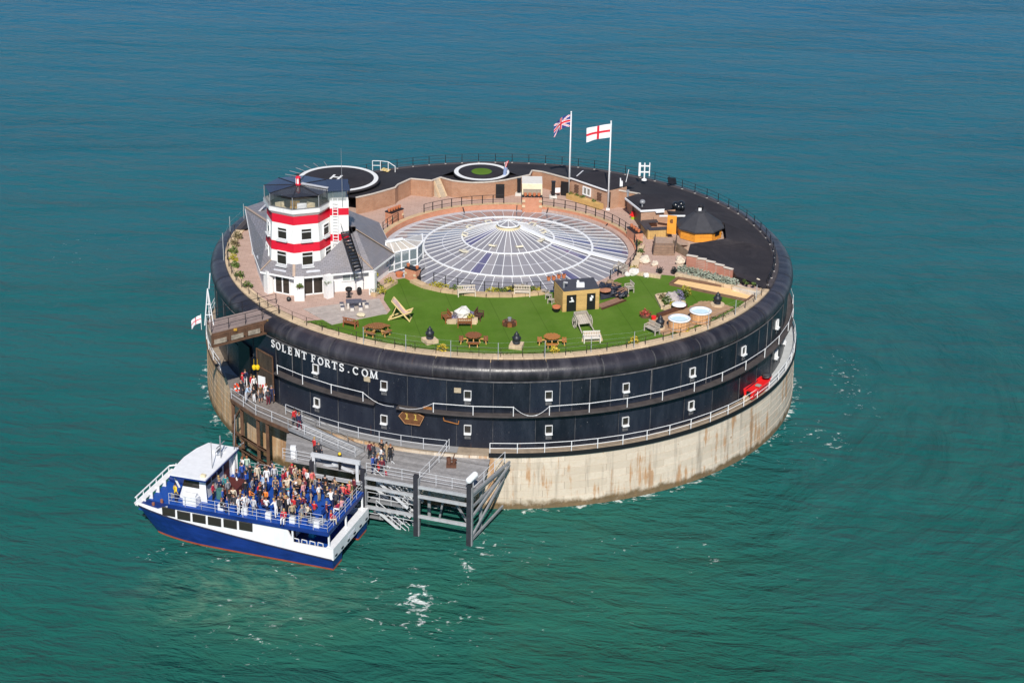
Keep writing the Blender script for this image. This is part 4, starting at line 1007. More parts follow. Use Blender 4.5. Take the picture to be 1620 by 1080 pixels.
pln = thing('timber_planter', 'long honey coloured timber planter under the brick hut window', 'planter', P(930, 330), 0)
for k in range(6):
    f0, f1 = k/6, (k+.97)/6; a_, b_ = hA.lerp(hB, .02+f0*.9)-inn*.5, hA.lerp(hB, .02+f1*.9)-inn*.5
    q = MB(); c = (a_+b_)/2; q.box((c.x, c.y, 14.1), ((b_-a_).length, .7, .56), an); part('box_section', q, TIMB_Y, pln, world=True)
    if k in (0, 1, 2, 4): q = MB(); q.leaves((c.x, c.y, 14.42), (.3, .25, .3), 26, .12, k); part('plant', q, LEAF, pln, world=True)
# kiosk: brick pier with pots, cream canopy
ksk = thing('kiosk', 'little kiosk with cream canopy and orange brick pier behind the dome', 'kiosk', P(842, 330))
kf0, kf1 = P(826, 331, 13.9), P(857, 331.5, 13.9)
ku = (kf1-kf0); kl = ku.length; kan = atan2(ku.y, ku.x); kn = Vector((-ku.y, ku.x, 0)).normalized()
q = MB(); c = (kf0+kf1)/2+kn*.45; q.box((c.x, c.y, 14.35), (kl, .9, 1.75), kan); part('brick_pier', q, BRICK_O, ksk, world=True)
for s in (-1, 1):
    for z in (14.25, 14.85): q = MB(); c = (kf0+kf1)/2+ku*(s*.43)-kn*.02; q.box((c.x, c.y, z), (.35, .1, .28), kan); part('quoin_stone', q, STONE_B, ksk, world=True)
q = MB(); c = (kf0+kf1)/2+kn*.35; q.box((c.x, c.y, 15.27), (kl+.1, .6, .1), kan); part('tray', q, BLACK, ksk, world=True)
for s in range(4):
    c = (kf0+kf1)/2+ku*((s-1.5)*.23)+kn*.35; q = MB(); q.lathe([(.13, 15.3), (.19, 15.62), (.14, 15.62)], 8, (c.x, c.y, 0)); part('flowerpot', q, TERRA, ksk, world=True)
c = (kf0+kf1)/2+kn*2.1
q = MB(); q.box((c.x, c.y, 14.75), (kl*.92, 2.4, 1.9), kan); part('side_boards', q, M('grey_boards', (.34, .27, .2), .8, .25, 2, stretch=(6, 1, 1)), ksk, world=True)
q = MB(); c0 = (kf0+kf1)/2+kn*1.0; c1_ = (kf0+kf1)/2+kn*2.2
w2 = ku*.52
q.quad(c0-w2+Vector((0, 0, 1.55)), c0+w2+Vector((0, 0, 1.55)), c1_+w2+Vector((0, 0, 2.2)), c1_-w2+Vector((0, 0, 2.2))); q.quad(c0-w2+Vector((0, 0, 1.3)), c0+w2+Vector((0, 0, 1.3)), c0+w2+Vector((0, 0, 1.55)), c0-w2+Vector((0, 0, 1.55)))
part('canopy', q, CREAM, ksk, world=True)
q = MB(); c = (kf0+kf1)/2+kn*3.4; q.box((c.x, c.y, 16.05), (kl*1.05, 2.5, .12), kan); part('white_roof', q, M('pale_grp', (.70, .66, .60), .6, .08, 3), ksk, world=True)
# column heaters
for k, (x_, y_) in enumerate(((821, 308.5), (875, 313))):
    t = thing('column_heater', ('black column heater on a white plinth left of the kiosk', 'black column heater on a white plinth right of the kiosk')[k], 'heater', P(x_, y_), group=None)
    q = MB(); q.box((0, 0, .1), (.85, .85, .2)); q.box((0, 0, .24), (.6, .6, .1)); part('plinth', q, M('plinth_white', (.6, .58, .54), .7, .1, 3), t)
    q = MB(); q.box((0, 0, 1.05), (.36, .36, 1.55)); q.box((0, 0, 1.86), (.46, .46, .08)); part('column', q, BLACK, t)
    for s in (-1, 1): q = MB(); q.box((s*.19, 0, 1.05), (.03, .2, 1.3)); part('grille', q, DARKM, t)
q = MB(); q.box((0, 0, 0), (.62, .05, .55)); q.box((0, .05, 0), (.56, .06, .49)); o = solo('notice_board', q, WHITE_M, 'plain white board on the brick wall by the right column heater', 'board', P(882, 301, 14.6), .25)
# flags and poles
def flag_mesh(W, H, regs, curve, droop, nx=40, ny=24):
    q = MB()
    pts = {}
    for i in range(nx+1):
        for j in range(ny+1):
            u, v = i/nx, j/ny; pts[i, j] = Vector((-W*u*(1-.25*droop*u), curve*sin(u*5.5)*.14*(.3+u)+.08*sin(9*u+v*2)*u, -H*v-droop*W*u*u*.55-.30*W*u*.5-.05*sin(u*6+v)*u))
    for i in range(nx):
        for j in range(ny):
            q.mat(regs((i+.5)/nx, (j+.5)/ny)); q.quad(pts[i, j], pts[i+1, j], pts[i+1, j+1], pts[i, j+1])
    return q
FW, FR, FB = M('flag_white', (.78, .77, .78), .8, .06, 3), M('flag_red', (.62, .012, .03), .8, .08, 3), M('flag_blue', (.025, .035, .19), .8, .1, 3)
def george(u, v): return 1 if abs(v-.5) < .09 or abs(u-.5) < .055 else 0
def union(u, v):
    x, y = (u-.5)*2, (v-.5)
    if abs(y) < .085 or abs(x) < .09: return 1
    if abs(y) < .135 or abs(x) < .14: return 0
    d1 = abs(x-2*y)/math.sqrt(5)*1.0; d2 = abs(x+2*y)/math.sqrt(5)
    for d, sgn in ((d1, 1), (d2, -1)):
        if d < .028: return 1
    if min(d1, d2) < .075: return 0
    return 2
def pole(label, base, top_px, cat='flagpole'):
    h = None
    for hh in range(400, 1500):                          # height met by the top sight line
        z = base.z+hh/100; q_ = P(top_px[0], top_px[1], z)
        if q_.y > base.y: break
    d = ray(*top_px); t_ = (base.y-CAM.y)/d.y; h = (CAM+t_*d).z-base.z
    t = thing('flagpole', label, cat, base)
    q = MB(); q.tube((0, 0, 0), (0, 0, h), .085, 8, .05); part('pole', q, WHITE_M, t, True)
    q = MB(); q.blob((0, 0, h+.05), .09, 1, 0, 8, 5); part('finial', q, WHITE_M, t, True)
    q = MB(); q.box((0, 0, .08), (.4, .4, .16)); part('base_plate', q, WHITE_M, t)
    q = MB(); q.tube((.11, 0, .9), (.08, 0, h-.1), .012, 3); part('halyard', q, WHITE_M, t)
    return t, h
p1b = P(899.8, 309); p2b = P(961.5, 332)
t1, h1 = pole('white flagpole flying the union flag left of the brick hut', p1b, (902.6, 178))
t2, h2 = pole('white flagpole flying the red cross flag at the right corner of the brick hut', p2b, (964.4, 193))
o = tag(obj('flag', flag_mesh(2.2, 1.35, union, 2.2, .55).mesh('flag', [FW, FR, FB]), None, p1b+Vector((-.08, 0, h1-.25)), radians(14)), 'union flag drooping in folds from the left flagpole', 'flag')
o = tag(obj('flag', flag_mesh(2.55, 1.50, george, 1.2, .02).mesh('flag', [FW, FR]), None, p2b+Vector((-.08, 0, h2-.22)), radians(6)), 'white flag with a red cross flying from the right flagpole', 'flag')
# cantilever bar roof and brick wall behind the bar
bar = thing('bar_building', 'brown brick bar building with a sharp black cantilever roof and round hatch', 'building', P(1030, 360))
b1_, b2_, b3_, b4_ = P(1013, 363), P(1038, 361), P(1067, 358), P(990, 333)
BZ = ZI+.12
def wq(a_, b_, z1, nm='brick_wall', z0=13.7, mat=BRICK_F): return wall_quad(a_, b_, z0, z1, mat, bar, nm)
q = MB(); rpts = [P(989, 313, BZ), P(1014, 333, BZ), P(1051, 331, BZ), P(1052, 318, BZ), P(1010, 306, BZ)]; q.prism([(p.x, p.y) for p in rpts], BZ-.16, BZ); part('cantilever_roof', q, ROOF, bar, world=True)
for a_, b_ in ((0, 1), (1, 2)): q = MB(); q.bar(rpts[a_]-Vector((0, 0, .07)), rpts[b_]-Vector((0, 0, .07)), .1, .19); part('roof_edge', q, WHITE_M, bar, world=True)
wq(b1_, b2_, BZ-.16); wq(b2_, b3_, ZI)
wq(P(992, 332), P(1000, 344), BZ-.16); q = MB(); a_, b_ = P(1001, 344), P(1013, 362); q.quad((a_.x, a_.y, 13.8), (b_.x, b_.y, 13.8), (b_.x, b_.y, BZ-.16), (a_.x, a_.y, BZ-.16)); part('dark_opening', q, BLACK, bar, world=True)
q = MB(); c = P(1028, 345, 14.95); q.tube((c.x, c.y-.05, 14.95), (c.x+.02, c.y+.25, 14.95), .42, 16); part('round_hatch', q, M('hatch_brown', (.10, .065, .04), .7, .3, 3), bar, world=True)
q = MB(); a_, b_ = P(1037, 335, ZI+.02), P(1050, 334, ZI+.02); q.bar(a_, b_, .5, .12); a_, b_ = P(1043, 341.5, ZI+.03), P(1084, 341.5, ZI+.03); q.bar(a_, b_, .14, .14); part('pale_coping', q, WHITE_M, bar, world=True)
for k, (x_, y_, r_) in enumerate(((1016, 327, .38),)):
    q = MB(); q.tube((0, 0, 0), (0, 0, .35), .09, 6); q.blob((0, 0, .55), r_*.8, .8, .05, 10, 6); solo('roof_cowl', q, GALV, 'silver domed cowl on the corner of the bar roof', 'cowl', P(x_, y_, BZ))
q = MB(); q.tube((0, 0, 0), (0, 0, .6), .12, 6); q.box((0, 0, .7), (.3, .3, .2)); solo('roof_cowl', q, GALV, 'small grey pipe cowl at the back corner of the bar roof', 'cowl', P(993, 312, ZI))
ct = thing('bar_counter', 'L-shaped timber bar counter with a dark top below the brick bar wall', 'counter', P(1035, 375))
qa = [P(1015, 358, 14.75), P(1039, 356, 14.75), P(1039, 361, 14.75), P(1022, 362.5, 14.75), P(1030, 371, 14.75), P(1056, 370, 14.75), P(1056, 373, 14.75), P(1025, 374, 14.75)]
q = MB()
def strip(a_, b_, w_): q.bar(a_, b_, w_, .1)
strip(P(1016, 350.5, 14.8), P(1040, 349.5, 14.8), .75); strip(P(1017, 350, 14.79), P(1027, 363, 14.79), .8); strip(P(1026, 362.5, 14.81), P(1056, 361, 14.81), .75); part('counter_top', q, M('counter_dark', (.045, .042, .05), .5, .2, 3), ct, world=True)
for (xa, ya, xb, yb) in ((1015, 350, 1025.5, 365), (1025.5, 365, 1057, 363.5)):
    a_, b_ = P(xa, ya, 14.75), P(xb, yb, 14.75); n = 8
    for i in range(n): c0, c1_ = a_.lerp(b_, i/n), a_.lerp(b_, (i+.95)/n); q = MB(); q.bar(Vector((c0.x, c0.y, 14.28)), Vector((c1_.x, c1_.y, 14.28)), .1, .93); part('front_board', q, TIMB_Y, ct, world=True)
# timber barbecue hut
kt = thing('timber_hut', 'round orange timber barbecue hut with a dark conical roof set into the black roof', 'hut', P(1106, 373, 14.5))
KR = 2.32
kfl = 14.05
q = MB(); q.lathe([(2.85, -.8), (2.85, .04), (.01, .05)], 24); part('stone_base', q, M('hut_plinth', (.42, .31, .24), .9, .2, 3), kt)
for k in range(8):
    a0, a1 = (k-.5)*45*DEG+6*DEG, (k+.5)*45*DEG+6*DEG
    for j in range(8):
        q = MB(); z0 = .1+j*.145
        p0, p1_ = pol(KR, a0), pol(KR, a1); d_ = pol(.06, (a0+a1)/2)
        k4 = [(p0.x, p0.y), (p1_.x, p1_.y), (p1_.x-d_.x, p1_.y-d_.y), (p0.x-d_.x, p0.y-d_.y)]
        q.prism(k4, z0, z0+.125); q.prism([(x*.985, y*.985) for x, y in k4], z0+.125, z0+.145)
        part('wall_board', q, KOTA, kt)
    q = MB(); e0, e1_ = pol(2.58, a0, 1.26), pol(2.58, a1, 1.26); f0, f1 = pol(.45, a0, 2.75), pol(.45, a1, 2.75); q.quad(e0, e1_, f1, f0); q.quad(e0, f0, Vector((f0.x, f0.y, f0.z-.1)), Vector((e0.x, e0.y, e0.z-.12))); q.quad(e0, e1_, e1_-Vector((0, 0, .14)), e0-Vector((0, 0, .14))); part('roof_panel', q, M('hut_felt', (.036, .036, .043), .75, .25, 3), kt)
q = MB(); q.lathe([(.62, 2.62), (.60, 2.8), (.01, 2.95)], 8); part('roof_cap', q, MATS['hut_felt'], kt)
q = MB(); q.tube((0, 0, 2.7), (0, 0, 3.25), .30, 10); q.tube((0, 0, 3.28), (0, 0, 3.5), .4, 10, .1); part('chimney', q, DARKM, kt); q = MB(); q.box((-.1, -.3, 3.0), (.3, .1, .3)); part('chimney_plate', q, WHITE_M, kt)
q = MB(); a_ = 51*DEG
for s in (-1, 1): q.box(pol(2.2, a_+s*.12, .82), (.05, .1, .42), a_)
q.box(pol(2.2, a_, .82), (.75, .1, .05), a_)
for z in (.62, 1.02): q.box(pol(2.2, a_, z), (.75, .1, .05), a_)
q.box(pol(2.15, a_, .82), (.7, .06, .4), a_); part('window', q, BLACK, kt)
q = MB(); c = P(1062, 372, 14.4)-kt.location; q.box((c.x, c.y, 1.05), (.95, .12, 2.0), -.2); o = part('door', q, KOTA, kt); q = MB(); q.tube((c.x, c.y-.08, 1.45), (c.x, c.y-.02, 1.45), .24, 12); part('porthole', q, M('porthole_brown', (.2, .08, .02), .5, .1, 3), o)
# timber steps up to the hut
sp_ = thing('timber_steps', 'brown timber steps with handrails climbing to the orange hut', 'steps', P(1050, 404))
s0, s1 = P(1050, 403), P(1053, 386, 14.6); sd = s1-s0; wv = Vector((1.15, .05, 0))
for i in range(4):
    c = s0+sd*((i+.5)/4); q = MB(); q.box((c.x, c.y, 13.82+(i+1)*.2-.1), (2.2, .62, .2), 0); part('step', q, M('step_brown', (.25, .16, .11), .8, .3, 3), sp_, world=True)
q = MB(); q.box((s1.x+.6, s1.y+1.2, 14.5), (3.4, 2.0, .12)); part('landing', q, M('landing_brown', (.36, .26, .20), .8, .2, 3), sp_, world=True)
for s in (-1, 1):
    q = MB()
    for f in (0, 1): c = s0+sd*f; q.tube((c.x+s*1.1, c.y, c.z), (c.x+s*1.1, c.y, c.z+1.0), .05, 5)
    for hh in (.5, 1.0): q.tube(s0+Vector((s*1.1, 0, hh)), s1+Vector((s*1.1, 0, hh)), .04, 5)
    part('handrail', q, M('dark_rail_wood', (.07, .045, .035), .7, .2, 4), sp_, world=True)
q = MB(); a_, b_ = P(1064, 395), P(1088, 408); q.quad((a_.x, a_.y, 13.8), (b_.x, b_.y, 13.8), (b_.x, b_.y, 14.6), (a_.x, a_.y, 14.9)); part('side_boards', q, M('side_brown', (.22, .16, .11), .85, .4, 2), sp_, world=True)
# wind turbine, black tanks, aerials on the roof
wt = thing('wind_turbine', 'small white vertical-axis wind turbine on the black roof', 'turbine', P(1019, 285, 14.9))
q = MB(); q.lathe([(.32, 0), (.28, .12), (.09, .2), (.08, 2.0)], 10); part('mast', q, WHITE_M, wt)
for s, zz in ((-1, .0), (1, 0)):
    q = MB(); q.box((s*.55, 0, 1.25), (.24 if s < 0 else .1, .14, 1.55)); part('blade', q, WHITE_M, wt)
for z in (.95, 1.65): q = MB(); q.box((0, 0, z), (1.05, .09, .14)); part('arm', q, WHITE_M, wt)
q = MB(); Rm = Matrix.Rotation(radians(-38), 3, 'X') @ Matrix.Rotation(.4, 3, 'Z'); q.box((0, 0, .35), (1.1, .12, .75), M3=Rm); q.tube((-.3, .2, 0), (-.3, .1, .4), .04, 5); q.tube((.3, .2, 0), (.3, .1, .4), .04, 5); solo('roof_panel', q, BLACK, 'black tilted panel by the rear railing right of the turbine', 'panel', P(1063, 291, 14.2), .2)
vt = thing('roof_vents', 'cluster of glossy dark round vent tanks on the roof behind the orange hut', 'vents', P(1073, 331, 15.4))
GLB = M('gloss_black', (.012, .014, .018), .2, .1, 3)
for k, (x_, y_, z_, r_) in enumerate(((-.3, 0, .45, .42), (.28, .1, .55, .40), (0, -.25, .35, .38), (.42, -.2, .3, .3))):
    q = MB(); q.tube((x_, y_, 0), (x_, y_, z_), r_*.8, 10); q.blob((x_, y_, z_), r_, .9, .04, 10, 6); part('vent', q, GLB, vt, True)
q = MB(); q.box((0, 0, .55), (.12, .5, 1.1)); q.box((.1, 0, .45), (.3, .4, .7)); q.tube((.6, 0, .7), (.9, .5, 2.0), .03, 4); solo('satellite_unit', q, WHITE_M, 'white aerial unit on the wall behind the right flagpole', 'aerial', P(981, 298, 15.75))
q = MB(); q.tube((0, 0, 0), (.9, .5, .7), .06, 5); solo('roof_bar', q, LEAD, 'pale bar lying across the roof valley behind the brick hut', 'bar', P(910, 281, 15.9))
# piers with flowerpots
def pot_pier(label, px, py, w_, d_, h_, rz, npot):
    t = thing('brick_pier', label, 'pier', P(px, py), rz)
    q = MB(); q.box((0, 0, h_/2-.1), (w_, d_, h_+.2)); part('brickwork', q, BRICK_O, t)
    for s in (-1, 1): q = MB(); q.box((s*(w_/2-.12), -d_/2-.01, h_*.55), (.26, .1, .24)); part('quoin_stone', q, STONE_B, t)
    q = MB(); q.box((0, 0, h_+.05), (w_+.06, d_+.06, .1)); part('tray', q, BLACK, t)
    for i in range(npot):
        q = MB(); x_ = (i-(npot-1)/2)*(w_-.25)/max(npot-1, 1); q.lathe([(.12, h_+.1), (.18, h_+.38), (.12, h_+.38)], 8, (x_, 0, 0)); part('flowerpot', q, TERRA, t)
pot_pier('orange brick pier with a row of terracotta pots at the left of the dome', 624, 350, 1.9, .9, 1.2, 52*DEG, 5)
pot_pier('orange brick pier with terracotta pots at the right of the dome', 1004, 380, 2.0, .9, 1.1, 112*DEG, 4)
pot_pier('brick pier topped with two terracotta pots beside the conservatory', 653, 441, 1.35, .8, 1.1, -35*DEG, 2)
q = MB(); q.box((0, 0, .45), (.55, .12, .12)); q.box((.08, 0, .25), (.36, .36, .3)); q.box((.08, 0, .62), (.36, .36, .42)); b_ = solo('wheelie_bin', q, RED_P, 'red bin with a lime green base by the bar wall', 'bin', P(1000, 346)); q = MB(); q.box((.08, 0, .12), (.38, .38, .28)); obj('bin_base', q.mesh('bin_base', GREENP), b_)
bs = thing('dark_hedge', 'dark clipped shrub in the brick recess right of the helipad', 'shrub', P(641, 306))
q = MB(); q.leaves((0, 0, .15), (.95, .4, .75), 220, .13, 3); part('foliage', q, M('dark_leaf', (.02, .022, .016), .7, .4, 5), bs)
q = MB(); q.box((0, 0, .1), (1.7, .6, .3)); part('trough', q, BLACK, bs)
sw = thing('roof_gate', 'white tubular gate frame with wooden steps at the rear rim', 'gate', P(602, 270, 14.2))
q = MB()
for x_, y_ in ((-.9, 0), (.0, 0), (.9, -.3), (1.7, -.7)): q.tube((x_, y_, 0), (x_, y_, 1.15 if x_ < 1 else .75), .045, 5)
q.path([(-.9, 0, 1.15), (0, 0, 1.15), (.9, -.3, 1.15), (1.7, -.7, .75)], .04, 5); q.tube((-.9, 0, .6), (0, 0, .6), .04, 5); part('frame', q, WHITE_M, sw)
for i in range(3): q = MB(); q.box((.3+.3*i, -.2, .25-.08*i), (.28, .8, .07), -.3); part('step', q, WOOD_P, sw)

# ================================================================== GARDEN FURNITURE
def bench(label, loc, rz, w_=1.7, mat=WOOD_G, arms=True, group=None, back=True, cat='bench'):
    t = thing('bench', label, cat, loc, rz, group)
    for i in range(4): q = MB(); q.box((0, -.22+i*.14, .45), (w_, .115, .05)); part('seat_slat', q, mat, t)
    if back:
        q = MB(); q.box((0, .31, .95), (w_, .07, .09)); q.box((0, .29, .58), (w_, .06, .07))
        n = int(w_/.16)
        for i in range(n): q.box((-w_/2+.1+i*(w_-.2)/(n-1), .30, .76), (.055, .045, .34))
        part('backrest', q, mat, t)
    for x_ in (-w_/2+.06, w_/2-.06):
        for y_ in (-.26, .30): q = MB(); q.box((x_, y_, .22), (.09, .09, .46)); part('leg', q, mat, t)
        if arms:
            q = MB(); q.box((x_, 0, .66), (.09, .6, .05)); q.box((x_, -.26, .55), (.07, .07, .2)); part('armrest', q, mat, t)
    return t
bench('pale slatted bench with its back to the dome, nearest the conservatory', P(738, 468), 8*DEG, 1.75, M('pale_wood', (.60, .52, .42), .8, .15, 3))
bench('pale slatted bench with its back to the dome, nearest the timber toilet hut', P(826, 468), -2*DEG, 1.6, MATS['pale_wood'])
bench('reddish-brown wooden bench by the corner of the timber terrace', P(555, 517), 155*DEG, 1.35, M('red_wood', (.30, .10, .04), .6, .2, 3))
bench('white slatted bench on the pale stone slab by the front rim', P(936, 541), 8*DEG, 1.6, M('white_wood', (.66, .61, .55), .7, .1, 3))
bench('weathered grey bench at the left end of the hot tub deck', P(1031, 526), -52*DEG, 1.6, WOOD_G)
bench('grey garden bench by the dome railing above the tarpaulin', P(981, 432), -55*DEG, 1.6, WOOD_G)
bench('grey garden bench half hidden right of the dark tarpaulin', P(995, 461), -70*DEG, 1.0, WOOD_G)
bs_ = [bench('dark brown bench on the left side of the rock planter', P(706, 508), -70*DEG, 1.3, WOOD_M), bench('dark brown bench on the near side of the rock planter', P(735, 517), 182*DEG, 1.35, WOOD_M), bench('dark brown bench on the right side of the rock planter', P(758, 505), 75*DEG, 1.25, WOOD_D)]
for k, (x_, y_) in enumerate(((862, 466), (868, 473), (871.5, 480))):
    t = thing('stool', ('grey wooden stool farthest along the toilet hut side wall', 'middle grey wooden stool along the toilet hut side wall', 'grey wooden stool nearest the black plant pot')[k], 'stool', P(x_, y_), -.5)
    for i in range(3): q = MB(); q.box((-.18+.18*i, 0, .45), (.16, .5, .05)); part('seat_slat', q, WOOD_G, t)
    for a_ in (-1, 1):
        for b_ in (-1, 1): q = MB(); q.box((a_*.22, b_*.2, .22), (.07, .07, .45)); part('leg', q, WOOD_G, t)
def picnic(label, loc, rz, top):
    t = thing('picnic_table', label, 'table', loc, rz)
    for i in range(7):
        x_ = -.6+i*.2; hl = math.sqrt(max(.72**2-x_*x_, .05)); q = MB(); q.box((x_, 0, .76), (.185, 2*hl, .05)); part('top_board', q, top, t)
    for k in range(4):
        a_ = k*pi/2+pi/4; u = Vector((cos(a_), sin(a_), 0))
        q = MB()
        for s in (-.11, .11): c = u*(1.12+s); q.box((c.x, c.y, .45), (.19, 1.05, .06), a_)
        part('seat', q, top, t)
        q = MB(); q.bar(u*.15+Vector((0, 0, .40)), u*1.25+Vector((0, 0, .40)), .08, .1); part('beam', q, TIMBER, t)
        n_ = Vector((-u.y, u.x, 0))
        for s in (-1, 1): q = MB(); q.bar(u*1.1+n_*(.36*s)+Vector((0, 0, .42)), u*1.16+n_*(.36*s), .09); part('leg', q, TIMBER, t)
        q = MB(); q.bar(u*.4+Vector((0, 0, .73)), u*.62, .09); part('table_leg', q, TIMBER, t)
    return t
ORW = M('orange_brown_wood', (.42, .165, .035), .5, .2, 3)
picnic('round picnic table with a dark worn top near the left end of the lawn', P(597, 527), .2, M('worn_brown_wood', (.27, .115, .035), .6, .3, 3))
picnic('round picnic table with a slatted red-brown top below the rock planter', P(749, 542), .8, WOOD_M)
picnic('round picnic table with a bright orange-brown top near the handcart', P(873, 544), .78, ORW)
# giant deckchair
dk = thing('deckchair', 'giant wooden deckchair with a pink striped canvas seat on the lawn', 'deckchair', P(635, 505), -8*DEG)
for s in (-.62, .62):
    q = MB(); q.bar((-.95, s, 2.35), (1.05, s*.9, .05), .11, .13); part('back_frame', q, WOOD_P, dk)
    q = MB(); q.bar((-1.35, s*.85, .05), (1.2, s*.85, 1.18), .11, .13); part('seat_frame', q, WOOD_P, dk)
    q = MB(); q.bar((-.45, s*.75, 1.72), (-1.15, s*.7, .12), .09); part('prop', q, WOOD_P, dk)
for x_, z_ in ((-.95, 2.35), (1.05, .08), (1.2, 1.18), (-1.35, .06), (-1.15, .2)): q = MB(); q.bar((x_, -.66, z_), (x_, .66, z_), .1); part('crossbar', q, WOOD_P, dk)
dk.scale = (.84, .84, .84)
q = MB(); n = 10; cp = []
for i in range(n+1):
    f = i/n; x_ = -.93+2.1*f; z_ = 2.32*(1-f)**1.25+1.15*f-.95*sin(pi*f)**1.2*f*1.1; cp.append((x_, max(z_, .45)))
for i in range(n):
    for k in range(6):
        y0, y1 = -.55+k*1.1/6, -.55+(k+1)*1.1/6; q.mat(k % 2); q.quad((cp[i][0], y0, cp[i][1]), (cp[i+1][0], y0, cp[i+1][1]), (cp[i+1][0], y1, cp[i+1][1]), (cp[i][0], y1, cp[i][1]))
o = obj('canvas', q.mesh('canvas', [M('pink_stripe', (.60, .36, .34), .9, .1, 4), M('pale_stripe', (.66, .52, .44), .9, .1, 4)]), dk)
# urn stoves on stone plinths
def urn(t, z):
    q = MB(); q.lathe([(.30, z), (.34, z+.06), (.24, z+.12), (.38, z+.38), (.40, z+.62), (.30, z+.74), (.20, z+.82), (.26, z+.92), (.12, z+1.02), (.08, z+1.18), (.01, z+1.2)], 12); part('urn', q, M('cast_iron', (.016, .018, .024), .45, .2, 5), t, True)
    q = MB(); q.tube((.3, 0, z+.7), (.44, 0, z+.55), .03, 4); q.tube((-.3, 0, z+.7), (-.44, 0, z+.55), .03, 4); part('handle', q, MATS['cast_iron'], t)
for k, (x_, y_) in enumerate(((680, 541), (817, 549))):
    t = thing('urn_stove', ('black urn stove on a stone plinth left of the rock planter table', 'black urn stove on a stone plinth in front of the small fire pit')[k], 'stove', P(x_, y_), (.5, -.2)[k])
    for i in range(2):
        for j in range(2): q = MB(); q.box((-.3+.6*i, -.3+.6*j, .17), (.585, .585, .36)); part('plinth_stone', q, STONE_B, t)
    urn(t, .35)
for k, (x_, y_, lb) in enumerate(((1044, 519, 'black urn stove standing on the left end of the hot tub deck'), (1135, 482, 'black urn stove on a low round stone at the right of the hot tubs'))):
    t = thing('urn_stove', lb, 'stove', P(x_, y_, 13.95)); q = MB(); q.lathe([(.7 if k else .5, -.1), (.68 if k else .48, .12), (.01, .13)], 12); part('base_stone', q, STONE_B, t); urn(t, .12)
# rock planter in the middle of the lawn
rp = thing('rock_planter', 'square stone planter with a white boulder and lavender between three brown benches', 'planter', P(731, 506))
for i, (x_, y_, w_, d_) in enumerate(((-.95, -.9, .85, .35), (0, -.9, .85, .35), (.95, -.9, .85, .35), (-1.3, -.1, .35, 1.2), (1.3, -.1, .35, 1.2), (-.6, .75, 1.1, .35), (.6, .75, 1.1, .35))): q = MB(); q.box((x_, y_, .22), (w_, d_, .46)); part('stone', q, STONE_B, rp)
q = MB(); q.box((0, -.1, .2), (2.3, 1.4, .36)); part('soil', q, M('gravel_soil', (.36, .30, .24), .95, .4, 6), rp)
q = MB(); q.blob((.05, .05, .6), .72, 1.0, .28, 7, 5, 3); part('boulder', q, M('white_rock', (.66, .63, .58), .9, .2, 2, .4), rp)
for k, (x_, y_, mt_) in enumerate(((-.75, -.45, LEAF_L), (.85, .15, LEAF_L), (.75, -.5, LEAF_Y), (-.5, .5, LEAF), (.5, .6, LEAF_S))): q = MB(); q.leaves((x_, y_, .45), (.38, .32, .42), 70, .11, k); part('plant', q, mt_, rp)
fp = thing('fire_pit', 'low brown timber fire pit with a metal pot in the middle of the lawn', 'fire pit', P(806, 514))
for k in range(8):
    a_ = k*pi/4; q = MB(); q.box((.48*cos(a_), .48*sin(a_), .2), (.36, .40, .36), a_+.1); part('log', q, WOOD_D if k % 2 else WOOD_M, fp)
q = MB(); q.lathe([(.3, .2), (.42, .5), (.36, .52), (.1, .4)], 10); part('bowl', q, RUSTM, fp); q = MB(); q.lathe([(.15, .4), (.2, .75), (.14, .78)], 8); part('pot', q, GALV, fp)
# handcart
hc = thing('handcart', 'weathered wooden handcart with two spoked wheels tipped on its shafts', 'handcart', P(921, 517), 18*DEG)
for s in (-1, 1):
    w_ = MB(); r = .55
    for i in range(16):
        a_, b_ = 2*pi*i/16, 2*pi*(i+1)/16; w_.bar((s*.78, r*cos(a_), r+r*sin(a_)), (s*.78, r*cos(b_), r+r*sin(b_)), .07, .06)
    whl = part('wheel', w_, WOOD_G, hc)
    for i in range(8): a_ = 2*pi*i/8; w_ = MB(); w_.bar((s*.78, .06*cos(a_), r+.06*sin(a_)), (s*.78, r*cos(a_), r+r*sin(a_)), .045); part('spoke', w_, WOOD_G, whl)
    w_ = MB(); w_.tube((s*.70, 0, r), (s*.88, 0, r), .1, 8); part('hub', w_, DARKM, whl)
    q = MB(); q.bar((s*.5, .7, .95), (s*.62, -1.7, .1), .08); part('shaft', q, WOOD_G, hc)
Rm = Matrix.Rotation(radians(18), 3, 'X')
for i in range(6): q = MB(); q.box(Vector((-.5+.2*i, .05, .75)), (.185, 1.3, .05), M3=Rm); part('floor_board', q, WOOD_G, hc)
for s in (-1, 1): q = MB(); q.box((s*.62, .05, .95), (.05, 1.3, .36), M3=Rm); part('side_board', q, WOOD_G, hc)
q = MB(); q.box((0, .68, 1.15), (1.2, .06, .36), M3=Rm); part('tail_board', q, WOOD_G, hc)
q = MB(); q.tube((-.78, 0, .55), (.78, 0, .55), .05, 6); part('axle', q, DARKM, hc)
q = MB(); q.prism([(-.95, -.75), (.95, -.75), (.95, .9), (-.55, .9)], 0, .26); solo('stone_slab', q, STONE_B, 'low pale stone slab under the white bench by the handcart', 'slab', P(935, 535), .1)
